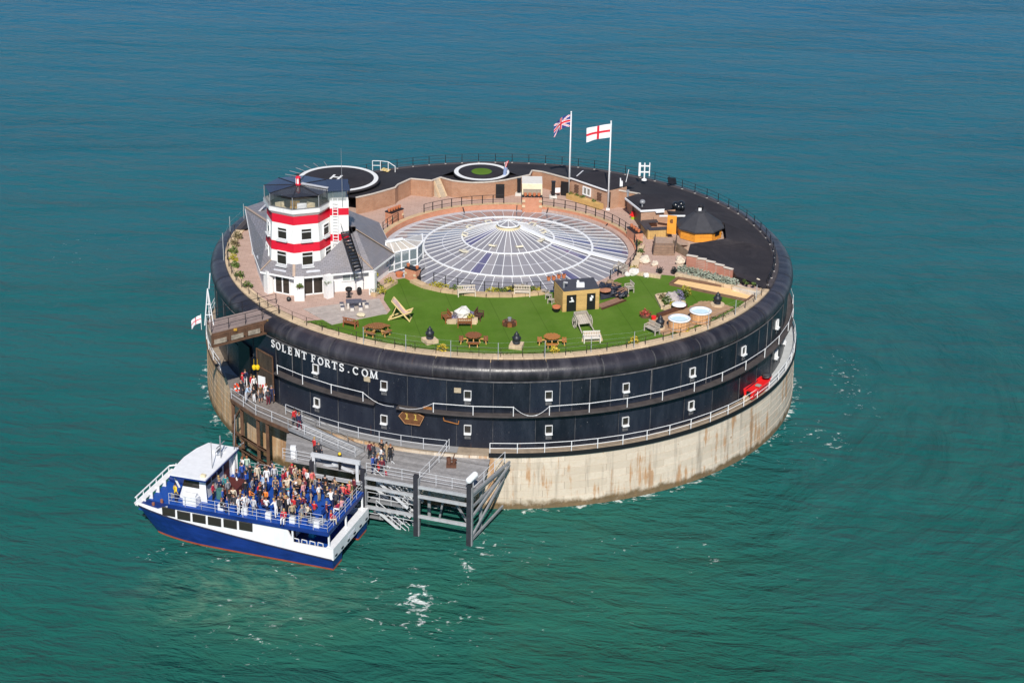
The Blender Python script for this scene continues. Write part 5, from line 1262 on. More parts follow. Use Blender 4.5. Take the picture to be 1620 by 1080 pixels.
# timber toilet hut
th = thing('toilet_hut', 'honey timber toilet hut with two black doors and a dark flat roof', 'hut', P(905, 485))
tA, tB, tC = P(890, 493.5), P(947, 488.5), P(866, 459)
uu = (tB-tA); tn = Vector((-uu.y, uu.x, 0)).normalized(); tan_ = atan2(uu.y, uu.x); dep = 3.0
tC = tA+Vector((-.75, 2.6, 0)); tDd = tB+Vector((-.45, 2.7, 0)); TZ = 2.1
for a_, b_ in ((tC, tA), (tB, tDd), (tDd, tC)):
    for j in range(10):
        z0 = 13.75+j*(TZ+.07)/10; q = MB(); q.bar(Vector((a_.x, a_.y, z0+.105)), Vector((b_.x, b_.y, z0+.105)), .06, .205); part('wall_board', q, TIMB_Y, th, world=True)
def fb(f0, f1, z0, z1, nm='front_board', mat=TIMB_Y, off=0., thk=.08):
    a_, b_ = tA.lerp(tB, f0)-tn*off, tA.lerp(tB, f1)-tn*off; q = MB(); q.bar(Vector((a_.x, a_.y, (z0+z1)/2)), Vector((b_.x, b_.y, (z0+z1)/2)), thk, z1-z0); return part(nm, q, mat, th, world=True)
for (f0, f1) in ((0, .10), (.37, .66), (.90, 1.0)):
    for j in range(8): fb(f0, f1, 13.82+j*.21, 13.82+j*.21+.2)
for j in range(2): fb(0, 1, 15.50+j*.2, 15.69+j*.2)
for k, (f0, f1) in enumerate(((.11, .36), (.67, .89))):
    o = fb(f0, f1, 13.85, 15.48, 'door', BLACK, .02)
    c = tA.lerp(tB, (f0+f1)/2)-tn*.09
    q = MB()                                        # white pictogram and caption bar
    if k == 0: q.blob((c.x, c.y, 15.18), .10, 1, .0, 8, 5); q.box((c.x, c.y, 14.85), (.46, .03, .10), tan_); q.box((c.x+.06, c.y, 14.98), (.2, .03, .16), tan_)
    else: q.blob((c.x+.03, c.y, 15.22), .09, 1, 0, 8, 5); q.box((c.x+.12, c.y, 15.15), (.12, .03, .22), tan_); q.box((c.x-.03, c.y, 14.92), (.22, .03, .30), tan_); q.box((c.x-.08, c.y, 15.05), (.14, .03, .12), tan_)
    q2 = part('pictogram', q, WHITE_M, th, world=True)
q = MB(); q.prism([(p.x, p.y) for p in (tA-tn*.05+Vector((.05, 0, 0)), tB-tn*.05, tDd, tC)], ZD+TZ-.02, ZD+TZ+.06); part('flat_roof', q, M('slate_felt', (.055, .055, .068), .7, .2, 3), th, world=True)
for k, (x_, y_) in enumerate(((868, 443.5), (876, 442.5), (884, 440), (892, 439.5))):
    t = thing('flowerpot', ('terracotta pot on the toilet hut roof, first from the left', 'terracotta pot on the toilet hut roof, second from the left', 'terracotta pot on the toilet hut roof, third from the left', 'terracotta pot on the toilet hut roof, rightmost and largest')[k], 'flowerpot', P(x_, y_, ZD+TZ+.06), group='terracotta pots along the toilet hut roof')
    q = MB(); q.lathe([(.15, 0), (.2, .3), (.22, .36), (.15, .36)], 10); part('pot', q, TERRA, t)
    q = MB(); q.blob((0, 0, .38), .13, .5, .3, 6, 4, k); part('soil', q, WOOD_D, t)
q = MB(); q.tube((0, 0, 0), (0, 0, .55), .10, 8); q.tube((-.05, 0, .55), (.35, 0, .50), .11, 8); solo('roof_vent', q, GALV, 'silver bent vent pipe at the front left of the toilet hut roof', 'vent', P(892, 455, ZD+TZ+.06))
q = MB(); q.box((0, 0, .2), (.75, .35, .4)); q.box((-.22, .1, .45), (.2, .2, .3)); solo('roof_box', q, WHITE_M, 'white box at the front edge of the toilet hut roof', 'box', P(918, 453.5, ZD+TZ+.06), .08)
def potplant(label, x_, y_, r, mat, pot=BLACK, z=13.82, seed=1, hgt=1.):
    t = thing('potted_plant', label, 'plant', P(x_, y_, z)); q = MB(); q.lathe([(r*.6, 0), (r, r*1.2), (r*.8, r*1.2)], 10); part('pot', q, pot, t)
    q = MB(); q.leaves((0, 0, r*1.2), (r*1.3, r*1.3, r*1.8*hgt), 60, r*.4, seed); part('foliage', q, mat, t); return t
q = MB(); q.lathe([(.25, 0), (.42, .42), (.38, .45), (.1, .40)], 12); t = solo('plant_pot', q, BLACK, 'black plant pot with terracotta rim at the left corner of the toilet hut', 'pot', P(880, 493)); q = MB(); q.lathe([(.40, .44), (.40, .58), (.3, .58)], 12); obj('pot_rim', q.mesh('pot_rim', TERRA), t)
# rockery with dark tarpaulin
rk = thing('tarpaulin_rockery', 'rockery hung with dark blue tarpaulin and reddish timber edging right of the toilet hut', 'rockery', P(965, 470))
for k, (x_, y_, r_) in enumerate(((953, 448, .7), (966, 444, .75), (976, 450, .8), (985, 455, .7), (990, 462, .6), (962, 456, .8), (972, 462, .8))):
    p = P(x_, y_, 14.2)-rk.location; q = MB(); q.blob((p.x, p.y, p.z-.3), r_*.62, .9, .3, 8, 6, k+10); part('stone', q, (M('brown_rock', (.28, .19, .12), .9, .45, 2, .6) if k < 5 else TARP), rk)
for k in range(30):
    f = k/30; p = P(951+38*f+random.uniform(-2, 2), 452+8*f+random.uniform(-3, 9), 14.35)-rk.location; q = MB() if k % 10 == 0 else q
    q.blob((p.x, p.y, p.z), random.uniform(.2, .42), .8, .45, 6, 4, k)
    if k % 10 == 9: part('tarpaulin_fold', q, TARP, rk)
q = MB(); a_, b_ = P(950, 452, 14.9), P(950, 474, 13.9); c_, d_ = P(985, 466, 14.0), P(980, 458, 14.6); q.poly([a_, b_, c_, d_]); part('tarpaulin', q, TARP, rk, world=True)
q = MB(); q.bar(P(949, 485, 13.9), P(983, 473, 13.9), .9, .12); part('timber_edge', q, M('dusty_wood', (.27, .15, .10), .8, .3, 3), rk, world=True)
q = MB(); q.bar(P(952, 489, 13.88), P(990, 475, 13.88), .16, .16); part('timber_edge', q, WOOD_D, rk, world=True)
q = MB(); q.lathe([(.6, 0), (.6, .08), (.1, .1)], 12); o = part('round_table', q, M('rosy_wood', (.45, .20, .11), .6, .25, 3), rk); p = P(957, 459, 14.6)-rk.location; o.location = p
for k in range(6):
    p = P(970+k*3.2, 446+k*3.6, 14.6)-rk.location; q = MB(); q.tube(p+Vector((-.5-.1*(k%3), .3-.2*(k%2), -.3)), p+Vector((.4, -.3+.15*k, .1+.1*(k%3))), .055, 5); part('driftwood', q, MATS['dusty_wood'], rk)
# white boulders
for k, (x_, y_, r_, lb) in enumerate(((992, 436, .55, 'small white boulder at the left end of the row by the dome'), (1003, 434, .95, 'large white boulder on the lawn edge by the dome railing'), (1022, 438, .6, 'round white boulder standing alone on the lawn edge'), (1020, 415, 1.1, 'large pale boulder in the stone bed by the courtyard path'), (1036, 420, .7, 'smaller pale boulder with an iron hook beside it in the stone bed'), (1076, 418, .95, 'pale boulder at the left end of the stepped brick wall'), (1075, 411, .6, 'pale boulder tucked behind the one at the stepped wall'), (1198, 447, .6, 'pinkish boulder at the right end of the bowls court'))):
    q = MB(); r_ *= .56; q.blob((0, 0, r_*.45), r_, .8, .16, 9, 7, k+30); solo('boulder', q, ROCK if k not in (0, 1, 2) else MATS['white_rock'], lb, 'boulder', P(x_, y_))
sb = thing('stone_bed', 'pale stone raised bed curving round the courtyard path right of the dome', 'raised bed', P(1015, 425))
for k in range(9):
    a_, b_ = (P(1003+k*5.0, 434+k*.0-1.2*k*.0, 13.95)), None
bed = [(996, 428), (1003, 412), (1012, 395), (1020, 391), (1014, 410), (1010, 424)]
q = MB(); q.prism([(P(x_, y_).x, P(x_, y_).y) for x_, y_ in bed], 13.8, 14.2); part('bed', q, STONE_B, sb, world=True)
for k in range(8):
    q = MB(); q.bar(P(1004+k*5.2, 432+k*.75, 13.95), P(1004+(k+.95)*5.2, 432+(k+.95)*.75, 13.95), .45, .36); part('edge_stone', q, STONE_B, sb, world=True)
for k, (x_, y_) in enumerate(((1003, 424), (1013, 398), (1010, 385))): q = MB(); p = P(x_, y_, 14.25); q.leaves(p, (.4, .4, .35), 50, .13, k); part('plant', q, LEAF_Y if k == 0 else LEAF, sb, world=True)
for k, (x_, y_) in enumerate(((1044, 432), (1065.5, 433))): potplant(('dark potted plant left of the path opening onto the lawn', 'dark potted plant right of the path opening onto the lawn')[k], x_, y_, .28, M('blackish_leaf', (.02, .022, .02), .7, .4, 5), seed=k, hgt=.9)
# stone planter with silver shrubs
pz = thing('stone_planter', 'long buff stone planter of silvery shrubs below the stepped brick wall', 'planter', P(1120, 440))
for k in range(10):
    f0, f1 = k/10, (k+.96)/10; a_, b_ = P(1069+128*f0, 434.5+28*f0, 14.0), P(1069+128*f1, 434.5+28*f1, 14.0); q = MB(); q.bar(a_, b_, .35, .40); part('stone', q, STONE_B, pz, world=True)
q = MB(); q.prism([(p.x, p.y) for p in (P(1071, 434), P(1163, 455), P(1165, 446), P(1090, 424), P(1074, 428))], 13.7, 14.15); part('soil', q, MATS['gravel_soil'], pz, world=True)
for k in range(9):
    f = k/8; p = P(1080+78*f, 428+21*f, 14.15); q = MB(); q.leaves(p, (.75, .5, .62), 150, .14, k+50); part('silver_shrub', q, LEAF_S, pz, world=True)
q = MB(); q.bar(P(1163, 455, 14.0), P(1200, 466, 14.0), 1.0, .35); part('stone', q, ROCK, pz, world=True)
for k, (x_, y_) in enumerate(((1177, 448), (1181, 452), (1192, 452))): potplant(('small dark potted plant left of three on the pale stones', 'small dark potted plant in the middle of three on the pale stones', 'small dark potted plant right of three on the pale stones')[k], x_, y_, .17, LEAF, z=14.15, seed=k+5, hgt=.7)
# bowls court
bc = thing('bowls_court', 'sand bowls court framed in brown timber at the right of the lawn', 'bowls court', P(1130, 460))
cpts = [P(1073, 443), P(1197, 465), P(1180, 475), P(1064, 450)]
q = MB(); q.prism([(p.x, p.y) for p in cpts], 13.7, 13.87); part('sand', q, SAND, bc, world=True)
cfr = [P(1072, 441.5), P(1199, 463.5), P(1182, 477), P(1060, 451)]
for i in range(4):
    a_, b_ = cfr[i], cfr[(i+1) % 4]; q = MB(); q.bar(Vector((a_.x, a_.y, 13.92)), Vector((b_.x, b_.y, 13.92)), .22, .26); part('timber_edge', q, M('edge_brown', (.18, .10, .06), .8, .3, 3), bc, world=True)
# hot tub deck
hd = thing('hot_tub_deck', 'brown timber deck holding the two round hot tubs at the right front rim', 'deck', P(1090, 500))
dp = [P(1024, 512), P(1046, 501), P(1087, 489), P(1108, 478), P(1127, 478), P(1160, 487), P(1128, 505), P(1088, 520), P(1050, 531)]
NB_ = 22
ux = (P(1150, 486)-P(1030, 520)).normalized(); uy = Vector((-ux.y, ux.x, 0)); o_ = dp[0]
pr = [((p-o_).dot(ux), (p-o_).dot(uy)) for p in dp]
v0, v1 = min(p[1] for p in pr), max(p[1] for p in pr)
for i in range(NB_):
    lo, hi = v0+(v1-v0)*(i+.03)/NB_, v0+(v1-v0)*(i+.97)/NB_; mid = (lo+hi)/2; xs = []
    for (xa, ya), (xb, yb) in zip(pr, pr[1:]+pr[:1]):
        if (ya-mid)*(yb-mid) < 0: xs.append(xa+(xb-xa)*(mid-ya)/(yb-ya))
    if len(xs) >= 2:
        xs.sort(); q = MB(); c = [o_+ux*a_+uy*b_ for a_, b_ in ((xs[0], lo), (xs[-1], lo), (xs[-1], hi), (xs[0], hi))]; q.prism([(p.x, p.y) for p in c], 13.7, 13.94); part('board', q, DECKB, hd, world=True)
def tub(label, x_, y_, R=.98):
    t = thing('hot_tub', label, 'hot tub', P(x_, y_, 13.94)); H = .98
    for i in range(24):
        a_ = 2*pi*i/24; q = MB(); q.arcbox(R-.1, R, 0, H, a_-pi/24+.01, a_+pi/24-.01, 1); part('stave', q, M('cedar_stave', (.62, .33, .15), .6, .2, 3, rnd=.12), t)
    q = MB(); q.lathe([(R-.16, H-.05), (R+.05, H-.05), (R+.08, H+.05), (R-.14, H+.07), (R-.16, H-.05)], 32, cap=False); part('rim', q, WHITE_M, t, True)
    q = MB(); q.lathe([(R-.15, H-.04), (.01, H-.03)], 32, cap=False); part('water', q, AQUA, t)
    q = MB(); q.lathe([(R+.012, .18), (R+.012, .24)], 32, cap=False); part('band', q, GALV, t); return t
tub('round cedar hot tub with white rim, left of the pair', 1074, 519); tub('round cedar hot tub with white rim, right of the pair', 1107.5, 507)
q = MB(); q.blob((0, 0, .1), .72, .22, .03, 12, 6, 2); solo('tub_cover', q, WHITE_M, 'white oval tub cover lying on the planter behind the hot tubs', 'cover', P(1074, 483, 14.35), .3)
q = MB(); q.bar(P(1040, 500, 14.05), P(1086, 484, 14.05), .3, .5); solo('timber_kerb', q, WOOD_D, 'dark timber kerb between the stone bed and the hot tub deck', 'kerb')
lb_ = thing('lavender_bed', 'stone edged bed with a grey boulder and lavender behind the hot tubs', 'planter', P(1062, 478))
for a_, b_ in ((P(1039, 470), P(1049, 490)), (P(1039, 470), P(1055, 468)), (P(1049, 490), P(1083, 480))):
    for k in range(3): q = MB(); q.bar(a_.lerp(b_, k/3)+Vector((0, 0, .12)), a_.lerp(b_, (k+.95)/3)+Vector((0, 0, .12)), .4, .35); part('stone', q, STONE_B, lb_, world=True)
q = MB(); p = P(1064, 474, 14.1); q.blob(p, .85, .9, .2, 8, 6, 9); part('boulder', q, M('grey_rock', (.38, .33, .31), .9, .3, 2, .4), lb_, world=True)
for k, (x_, y_, mt_, r_) in enumerate(((1073, 471, LEAF_L, .85), (1070, 477, LEAF_L, .7), (1055, 479, LEAF, .7), (1050, 474, M('olive_leaf', (.16, .13, .06), .8, .4, 5), .7), (1065, 483, LEAF_Y, .45), (1085, 463, LEAF_Y, .75), (1082, 468, LEAF, .6))): q = MB(); q.leaves(P(x_, y_, 14.0), (r_*.8, r_*.7, r_), 150, .13, k+70); part('shrub', q, mt_, lb_, world=True)
q = MB(); q.lathe([(.2, 0), (.25, .4), (.2, .42), (.01, .42)], 10); solo('bucket', q, RED_P, 'small red bucket on the lawn beside the hot tub deck', 'bucket', P(1034, 506))
pw = thing('flower_tub', 'red-brown flower tub spilling blooms near the left end of the hot tub deck', 'plant', P(1021, 501)); q = MB(); q.lathe([(.5, 0), (.55, .25), (.4, .25)], 10); part('tub', q, RUSTM, pw); q = MB(); q.leaves((0, 0, .3), (.6, .5, .5), 90, .13, 3); part('blooms', q, M('red_bloom', (.35, .06, .04), .7, .4, 6), pw)
# stone picnic set on the terrace
ps = thing('table_set', 'pale stone table with dark stools on the timber terrace', 'table', P(560, 487), .12)
q = MB(); q.box((0, 0, .72), (1.5, .75, .10)); part('table_top', q, M('dark_stone', (.10, .10, .13), .6, .2, 3), ps)
for s in (-1, 1): q = MB(); q.box((s*.55, 0, .34), (.18, .6, .68)); part('leg', q, M('pale_stone', (.6, .55, .5), .8, .1, 3), ps)
for k, (x_, y_) in enumerate(((-1.15, .3), (-1.1, -.55), (-.2, -.75), (.6, -.7), (1.2, -.1), (1.0, .6))):
    q = MB(); q.box((x_, y_, .2), (.34, .34, .40)); o = part('stool', q, MATS['pale_stone'], ps); q = MB(); q.box((x_, y_, .43), (.4, .4, .06)); part('stool_top', q, MATS['dark_stone'], o)
q = MB(); q.blob((0, 0, .15), .45, .35, .2, 8, 5, 4); solo('folded_parasol', q, CREAM, 'cream cloth bundle on the terrace above the brown bench', 'cloth', P(570, 500, 13.9))
bq = thing('barbecue', 'black kettle barbecue against the white lighthouse wall', 'barbecue', P(552, 470)); q = MB(); q.lathe([(.12, 0), (.08, .5), (.3, .68), (.36, .85), (.3, .98), (.01, .9)], 10); part('bowl', q, BLACK, bq); q = MB(); q.box((0, 0, .04), (.5, .4, .07)); part('foot', q, BLACK, bq)
q = MB(); q.lathe([(.16, 0), (.26, .35), (.22, .65), (.12, .75), (.01, .78)], 10); solo('jar', q, BLACK, 'dark jar by the lighthouse wall right of the barbecue', 'jar', P(568.5, 466))
q = MB(); q.blob((0, 0, .2), .24, 1, .05, 8, 5); solo('ball_pot', q, BLACK, 'small dark ball pot at the foot of the lighthouse front pier', 'pot', P(457, 476))
def hangbasket(label, x_, y_, z, mat, seed): t = thing('hanging_basket', label, 'basket', P(x_, y_, z)); q = MB(); q.lathe([(.05, -.3), (.25, 0), (.2, .02)], 8); part('basket', q, WOOD_D, t); q = MB(); q.leaves((0, -.05, -.05), (.36, .3, .34), 60, .12, seed); part('foliage', q, mat, t)
hangbasket('green hanging basket on the lighthouse front pier', 473.5, 452, 15.4, LEAF, 1); hangbasket('small basket on the lighthouse right-hand pier', 518, 447, 15.4, LEAF_S, 2); hangbasket('yellow-green hanging basket at the lighthouse corner by the lawn', 594, 434, 15.3, LEAF_Y, 3)
sbd = thing('stone_bed', 'stone edged flower bed at the lighthouse corner beside the lawn', 'raised bed', P(605, 460))
for k in range(6): q = MB(); a_, b_ = P(590+6*k, 467-3.6*k, 13.95), P(590+6*(k+.93), 467-3.6*(k+.93), 13.95); q.bar(a_, b_, .55, .4); part('stone', q, STONE, sbd, world=True)
for k, (x_, y_, mt_) in enumerate(((592, 461, LEAF_S), (600, 455, LEAF), (616, 446, LEAF_Y), (603, 461, LEAF_Y))): q = MB(); q.leaves(P(x_, y_, 14.15), (.5, .4, .5), 80, .12, k+8); part('shrub', q, mt_, sbd, world=True)
q = MB(); q.lathe([(.3, 0), (.42, .4), (.36, .42), (.05, .4)], 10); solo('plant_pot', q, TERRA, 'orange terracotta pot on the dark step by the conservatory', 'pot', P(632, 437))
q = MB(); q.tube((0, 0, 0), (0, 0, .5), .2, 8); q.tube((0, 0, .5), (.2, 0, 1.1), .06, 5); q.tube((.2, 0, 1.1), (.55, 0, 1.4), .07, 5); solo('bollard', q, BLACK, 'black iron pump beside the conservatory pier', 'pump', P(663, 445))
# flower strip along the dome front
fs = thing('dome_flower_border', 'stone flower border along the front of the dome between the pier and the toilet hut', 'border', P(760, 466))
bp_ = [(653, 447), (672, 455.5), (700, 462), (735, 466.5), (770, 469.5), (810, 469.5), (850, 466.5), (866, 464)]
for (xa, ya), (xb, yb) in zip(bp_[:-1], bp_[1:]):
    a_, b_ = P(xa, ya-3, 13.95), P(xb, yb-3, 13.95); n = 2
    for k in range(n): q = MB(); q.bar(a_.lerp(b_, k/n), a_.lerp(b_, (k+.97)/n), .75, .32); part('stone', q, STONE, fs, world=True)
for k, (x_, y_, mt_) in enumerate(((690, 451, LEAF_Y), (700, 454, LEAF_Y), (722, 457, LEAF), (780, 460, LEAF_Y), (792, 460.5, LEAF), (806, 459, LEAF_Y), (815, 457, M('olive_leaf', (.16, .13, .06))), (824, 456, MATS['olive_leaf']), (845, 458, LEAF_Y), (838, 459, LEAF))): q = MB(); q.leaves(P(x_, y_, 14.1), (.75, .35, .42), 120, .12, k+20); part('plant', q, mt_, fs, world=True)
# planted kerb at the left rim, and weeds at the front
for k, (a_, mt_, lb) in enumerate(((-76, LEAF, 'near'), (-80, LEAF_Y, 'second'), (-84.5, LEAF, 'third'), (-89, M('olive_leaf', (.16, .13, .06)), 'fourth'), (-93.5, MATS['olive_leaf'], 'farthest'), (-70, LEAF, 'lone'), (-64, LEAF, 'last'))):
    lbl = {'near': 'green shrub on the left rim kerb beside the terrace paving', 'second': 'yellow-green shrub on the left rim kerb, second from the front', 'third': 'green shrub in the middle of the left rim kerb', 'fourth': 'olive shrub on the left rim kerb, second from the back', 'farthest': 'olive shrub at the back end of the left rim kerb', 'lone': 'bright green shrub on the rim kerb left of the lighthouse doors', 'last': 'small green shrub on the rim kerb above the footbridge'}[lb]
    t = thing('rim_shrub', lbl, 'shrub', pol(27.35, a_*DEG, 13.92), group='shrubs planted along the left rim kerb'); q = MB(); q.leaves((0, 0, .05), (.5, .5, .62), 110, .13, k+90); part('foliage', q, mt_, t); q = MB(); q.tube((0, 0, 0), (0, 0, .3), .05, 5); part('stem', q, WOOD_D, t)
wd = MB()
rg = random.Random(4)
for k in range(60):
    a_ = rg.uniform(-42, 60); p = pol(rg.uniform(26.95, 27.35), a_*DEG, 13.88); wd.leaves(p, (rg.uniform(.15, .6), .2, rg.uniform(.1, .3)), 26, .09, k)
struct('border_weeds', wd, LEAF, 'stuff')
for k, (a_, lb) in enumerate(((-11.2, 'yellow flowering clump at the front rim left of the middle picnic table'), (10.3, 'yellow flowering clump at the front rim by the orange picnic table'), (26.5, 'yellow clump at the rim below the left hot tub'), (38.5, 'yellow clump at the rim below the right hot tub'))):
    t = thing('yellow_clump', lb, 'plant', pol(27.1, a_*DEG, 13.9)); q = MB(); q.leaves((0, 0, .1), (.55, .35, .6), 90, .11, k+40); part('blooms', q, M('yellow_bloom', (.55, .40, .02), .7, .3, 6), t); q = MB(); q.leaves((0, 0, .05), (.5, .35, .3), 50, .11, k+44); part('leaves', q, LEAF, t)
# ================================================================== FOOTBRIDGE ON THE LEFT RIM
fbx = thing('footbridge', 'brown steel footbridge jutting from the left rim over the sea', 'footbridge', (-23.9, -19.5, 13.0))
O0, O1, I0, I1 = P(335, 526, 13.75), P(329, 507, 13.75), P(441, 499, 13.75), P(437, 481, 13.75)
for i in range(6):
    f0, f1 = (i+.04)/6, (i+.96)/6; c4 = [O0.lerp(O1, f0), I0.lerp(I1, f0), I0.lerp(I1, f1), O0.lerp(O1, f1)]
    q = MB(); q.prism([(p.x, p.y) for p in c4], 13.62, 13.75); part('deck_plank', q, M('bridge_plank', (.27, .205, .185), .85, .25, 2, rnd=.1, coord='geo'), fbx, world=True)
for a_, b_, nm in ((O0, I0, 'near'), (O1, I1, 'far')):
    for z, hh, w_ in ((13.45, .30, .14), (12.35, .16, .30)): q = MB(); q.bar(Vector((a_.x, a_.y, z)), Vector((b_.x, b_.y, z)), w_, hh); part('girder_flange', q, RUSTM, fbx, world=True)
    q = MB(); q.bar(Vector((a_.x, a_.y, 12.98)), Vector((b_.x, b_.y, 12.98)), .05, .72); part('girder_web', q, RUSTM, fbx, world=True)
    for k in range(5):
        p = a_.lerp(b_, k/4); q = MB(); q.box((p.x, p.y, 12.85), (.16, .24, 1.1), .6); part('stiffener', q, RUSTM, fbx, world=True)
    for k in range(4):
        if nm == 'near':
            p, r_ = a_.lerp(b_, k/4+.03), a_.lerp(b_, k/4+.21); nn_ = (O0-O1).normalized()*.04
            q = MB(); q.bar(Vector((p.x, p.y, 12.75))+nn_, Vector((r_.x, r_.y, 12.75))+nn_, .03, .46); part('peeling_panel', q, M('peeling_paint', (.30, .255, .20), .9, .75, 1.4, .3, coord='geo'), fbx, world=True)
q = MB(); q.bar(Vector((O0.x, O0.y, 12.85)), Vector((O1.x, O1.y, 12.85)), .2, 1.1); part('end_plate', q, MATS['peeling_paint'], fbx, world=True)
for a_, b_ in ((O0, I0), (O1, I1)):
    q = MB()
    for k in range(5): p = a_.lerp(b_, k/4); q.tube(p, p+Vector((0, 0, 1.05)), .035, 5)
    part('railing_posts', q, DARKM, fbx, world=True)
    for hh in (.55, 1.05): q = MB(); q.tube(a_+Vector((0, 0, hh)), b_+Vector((0, 0, hh)), .025, 5); part('rail', q, DARKM, fbx, world=True)
for k in (1, 3): p = O0.lerp(I0, k/4+.1); q = MB(); q.box((p.x-.02, p.y-.1, 13.5), (.34, .22, .2)); part('yellow_lamp', q, M('lamp_ochre', (.45, .25, .03), .6, .2, 3), fbx, world=True)
ms = thing('mast', 'white tripod mast at the outer end of the footbridge', 'mast', P(331, 512, 13.75))
q = MB(); ap = Vector((0, 0, 3.5))
for x_, y_ in ((-.35, -.4), (.45, -.3), (0, .5)): q.tube((x_, y_, 0), ap, .05, 5)
for z in (1., 2.): q.tube((-.35*(1-z/3.5), -.4*(1-z/3.5), z), (.45*(1-z/3.5), -.3*(1-z/3.5), z), .04, 5)
q.tube((.1, .2, 3.4), (.25, .3, 4.9), .045, 5); part('frame', q, WHITE_M, ms)
q = MB(); q.tube((-.2, .1, 0), (-.2, .1, 1.55), .025, 5); stf = solo('flagstaff', q, WHITE_M, 'short white staff at the outer end of the footbridge', 'flagstaff', P(322, 522, 13.6))
tag(obj('flag', flag_mesh(1.05, .75, george, .6, .55, 24, 16).mesh('flag', [FW, FR]), None, P(322, 522, 13.6)+Vector((-.2, .08, 1.45)), radians(18)), 'small white flag with a red cross hanging off the footbridge end', 'flag')

# ================================================================== LANDING, RAMP AND JETTY
ZL, ZJ = 5.56, 4.98
P2 = Vector((-2.53, -37.28, 0)); JU = Vector((-.945, .327, 0)); JN = Vector((.327, .945, 0))     # along the front piles, and towards the fort
def J(t, s, z=0.): return Vector((P2.x+JU.x*t+JN.x*s, P2.y+JU.y*t+JN.y*s, z))
m = MB(); m.arcbox(29.35, 30.5, 5.52, 5.555, -66*DEG, -7.2*DEG, 50); wk = solo('ledge_walkway', m, DECKG, 'grey grating walkway along the ledge above the jetty', 'walkway')
landing = thing('landing_platform', 'brown steel landing platform outside the fort door on tall rusty legs', 'platform', P(385, 640, ZL))
lpts = [P(365, 620, ZL), P(366, 630, ZL), P(405, 656, ZL), P(456, 678, ZL), P(478, 668, ZL), pol(29.4, -44*DEG, ZL), pol(29.4, -52*DEG, ZL), pol(29.4, -60*DEG, ZL), pol(30.2, -63*DEG, ZL)]
q = MB(); q.prism([(p.x, p.y) for p in lpts], ZL-.05, ZL+.02); part('grating', q, M('platform_grating', (.19, .165, .15), .8, .3, 3, .2), landing, world=True)
for a_, b_ in zip(lpts[:4], lpts[1:4]): q = MB(); q.bar(a_-Vector((0, 0, .22)), b_-Vector((0, 0, .22)), .2, .34); part('edge_beam', q, RUSTM, landing, world=True)
legs = [lpts[1], lpts[1].lerp(lpts[2], .35), lpts[2]+Vector((0, .1, 0)), lpts[2].lerp(lpts[3], .3)]
for k, p in enumerate(legs):
    p = p+Vector((.1, .15, 0)); q = MB(); q.bar((p.x, p.y, -3), (p.x+.02, p.y, ZL-.3), .30); part('leg', q, RUSTM, landing, world=True)
q = MB(); z = 2.2
for a_, b_ in ((0, 2), (1, 3), (2, 3)): q.bar(Vector((legs[a_].x, legs[a_].y, z)), Vector((legs[b_].x, legs[b_].y, z)), .2); q.bar(Vector((legs[a_].x, legs[a_].y, .8)), Vector((legs[b_].x, legs[b_].y, .8)), .2)
q.bar((legs[0].x, legs[0].y, 3.0), (legs[1].x, legs[1].y, 5.0), .16); part('bracing', q, RUSTM, landing, world=True)
def grail(label, pts, h=1.05, rails=(.5, 1.05), mat=None, step=1.9, r=.035):
    full = []
    for a_, b_ in zip(pts[:-1], pts[1:]):
        n = max(1, round((b_-a_).length/step)); full += [a_.lerp(b_, i/n) for i in range(n)]
    full.append(pts[-1]); return railing('railing', label, 'railing', full, h, rails, r, r*.75, mat or GALV)
PGREY = M('pale_galvanised', (.56, .57, .59), .5, .12, 3)
grail('pale rail round the outer edge of the landing platform', lpts[1:4], mat=PGREY)
grail('pale rail along the ledge walkway above the jetty', [pol(30.42, a*DEG, 5.56) for a in range(-41, -6, 4)], mat=PGREY, step=3)
rampA, rampB, rampC, rampD = lpts[3], P(474, 667, ZL), P(576, 714, ZJ+.1), P(562, 723, ZJ+.1)
rmp = thing('ramp', 'grey sloping gangway leading from the landing platform down to the jetty', 'ramp', rampA)
for k in range(14):
    f0, f1 = k/14, (k+.95)/14; c4 = [rampA.lerp(rampD, f0), rampB.lerp(rampC, f0), rampB.lerp(rampC, f1), rampA.lerp(rampD, f1)]
    q = MB(); q.quad(*c4); q.quad(*[p-Vector((0, 0, .08)) for p in reversed(c4)]); q.quad(c4[0], c4[3], c4[3]-Vector((0, 0, .08)), c4[0]-Vector((0, 0, .08))); part('tread_plate', q, M('ramp_grey', (.34, .34, .345), .7, .2, 3, rnd=.08), rmp, world=True)
for a_, b_ in ((rampA, rampD), (rampB, rampC)): q = MB(); q.bar(a_, b_, .1, .3); part('side_beam', q, GALV, rmp, world=True)
grail('rail on the seaward side of the grey ramp', [rampA, rampD], mat=PGREY, step=2.2); grail('rail on the wall side of the grey ramp', [rampB, rampC], mat=M('dull_rail', (.2, .19, .18), .6, .2, 3), step=2.2)
jet = thing('jetty', 'grey steel jetty on black piles moored against the fort', 'jetty', J(7, 3, 0))
jpoly = [J(-.2, .25), J(17.6, .25), J(18.2, 1.5), P(455, 678, ZJ), P(480, 668, ZJ)] + [pol(30.55, a*DEG) for a in range(-34, 0, 3)] + [pol(30.55, -1.6*DEG), J(-.2, 3.4)]
pr = [((p-P2).dot(JU), (p-P2).dot(JN)) for p in jpoly]; v1 = max(p[1] for p in pr)
NP_ = 26
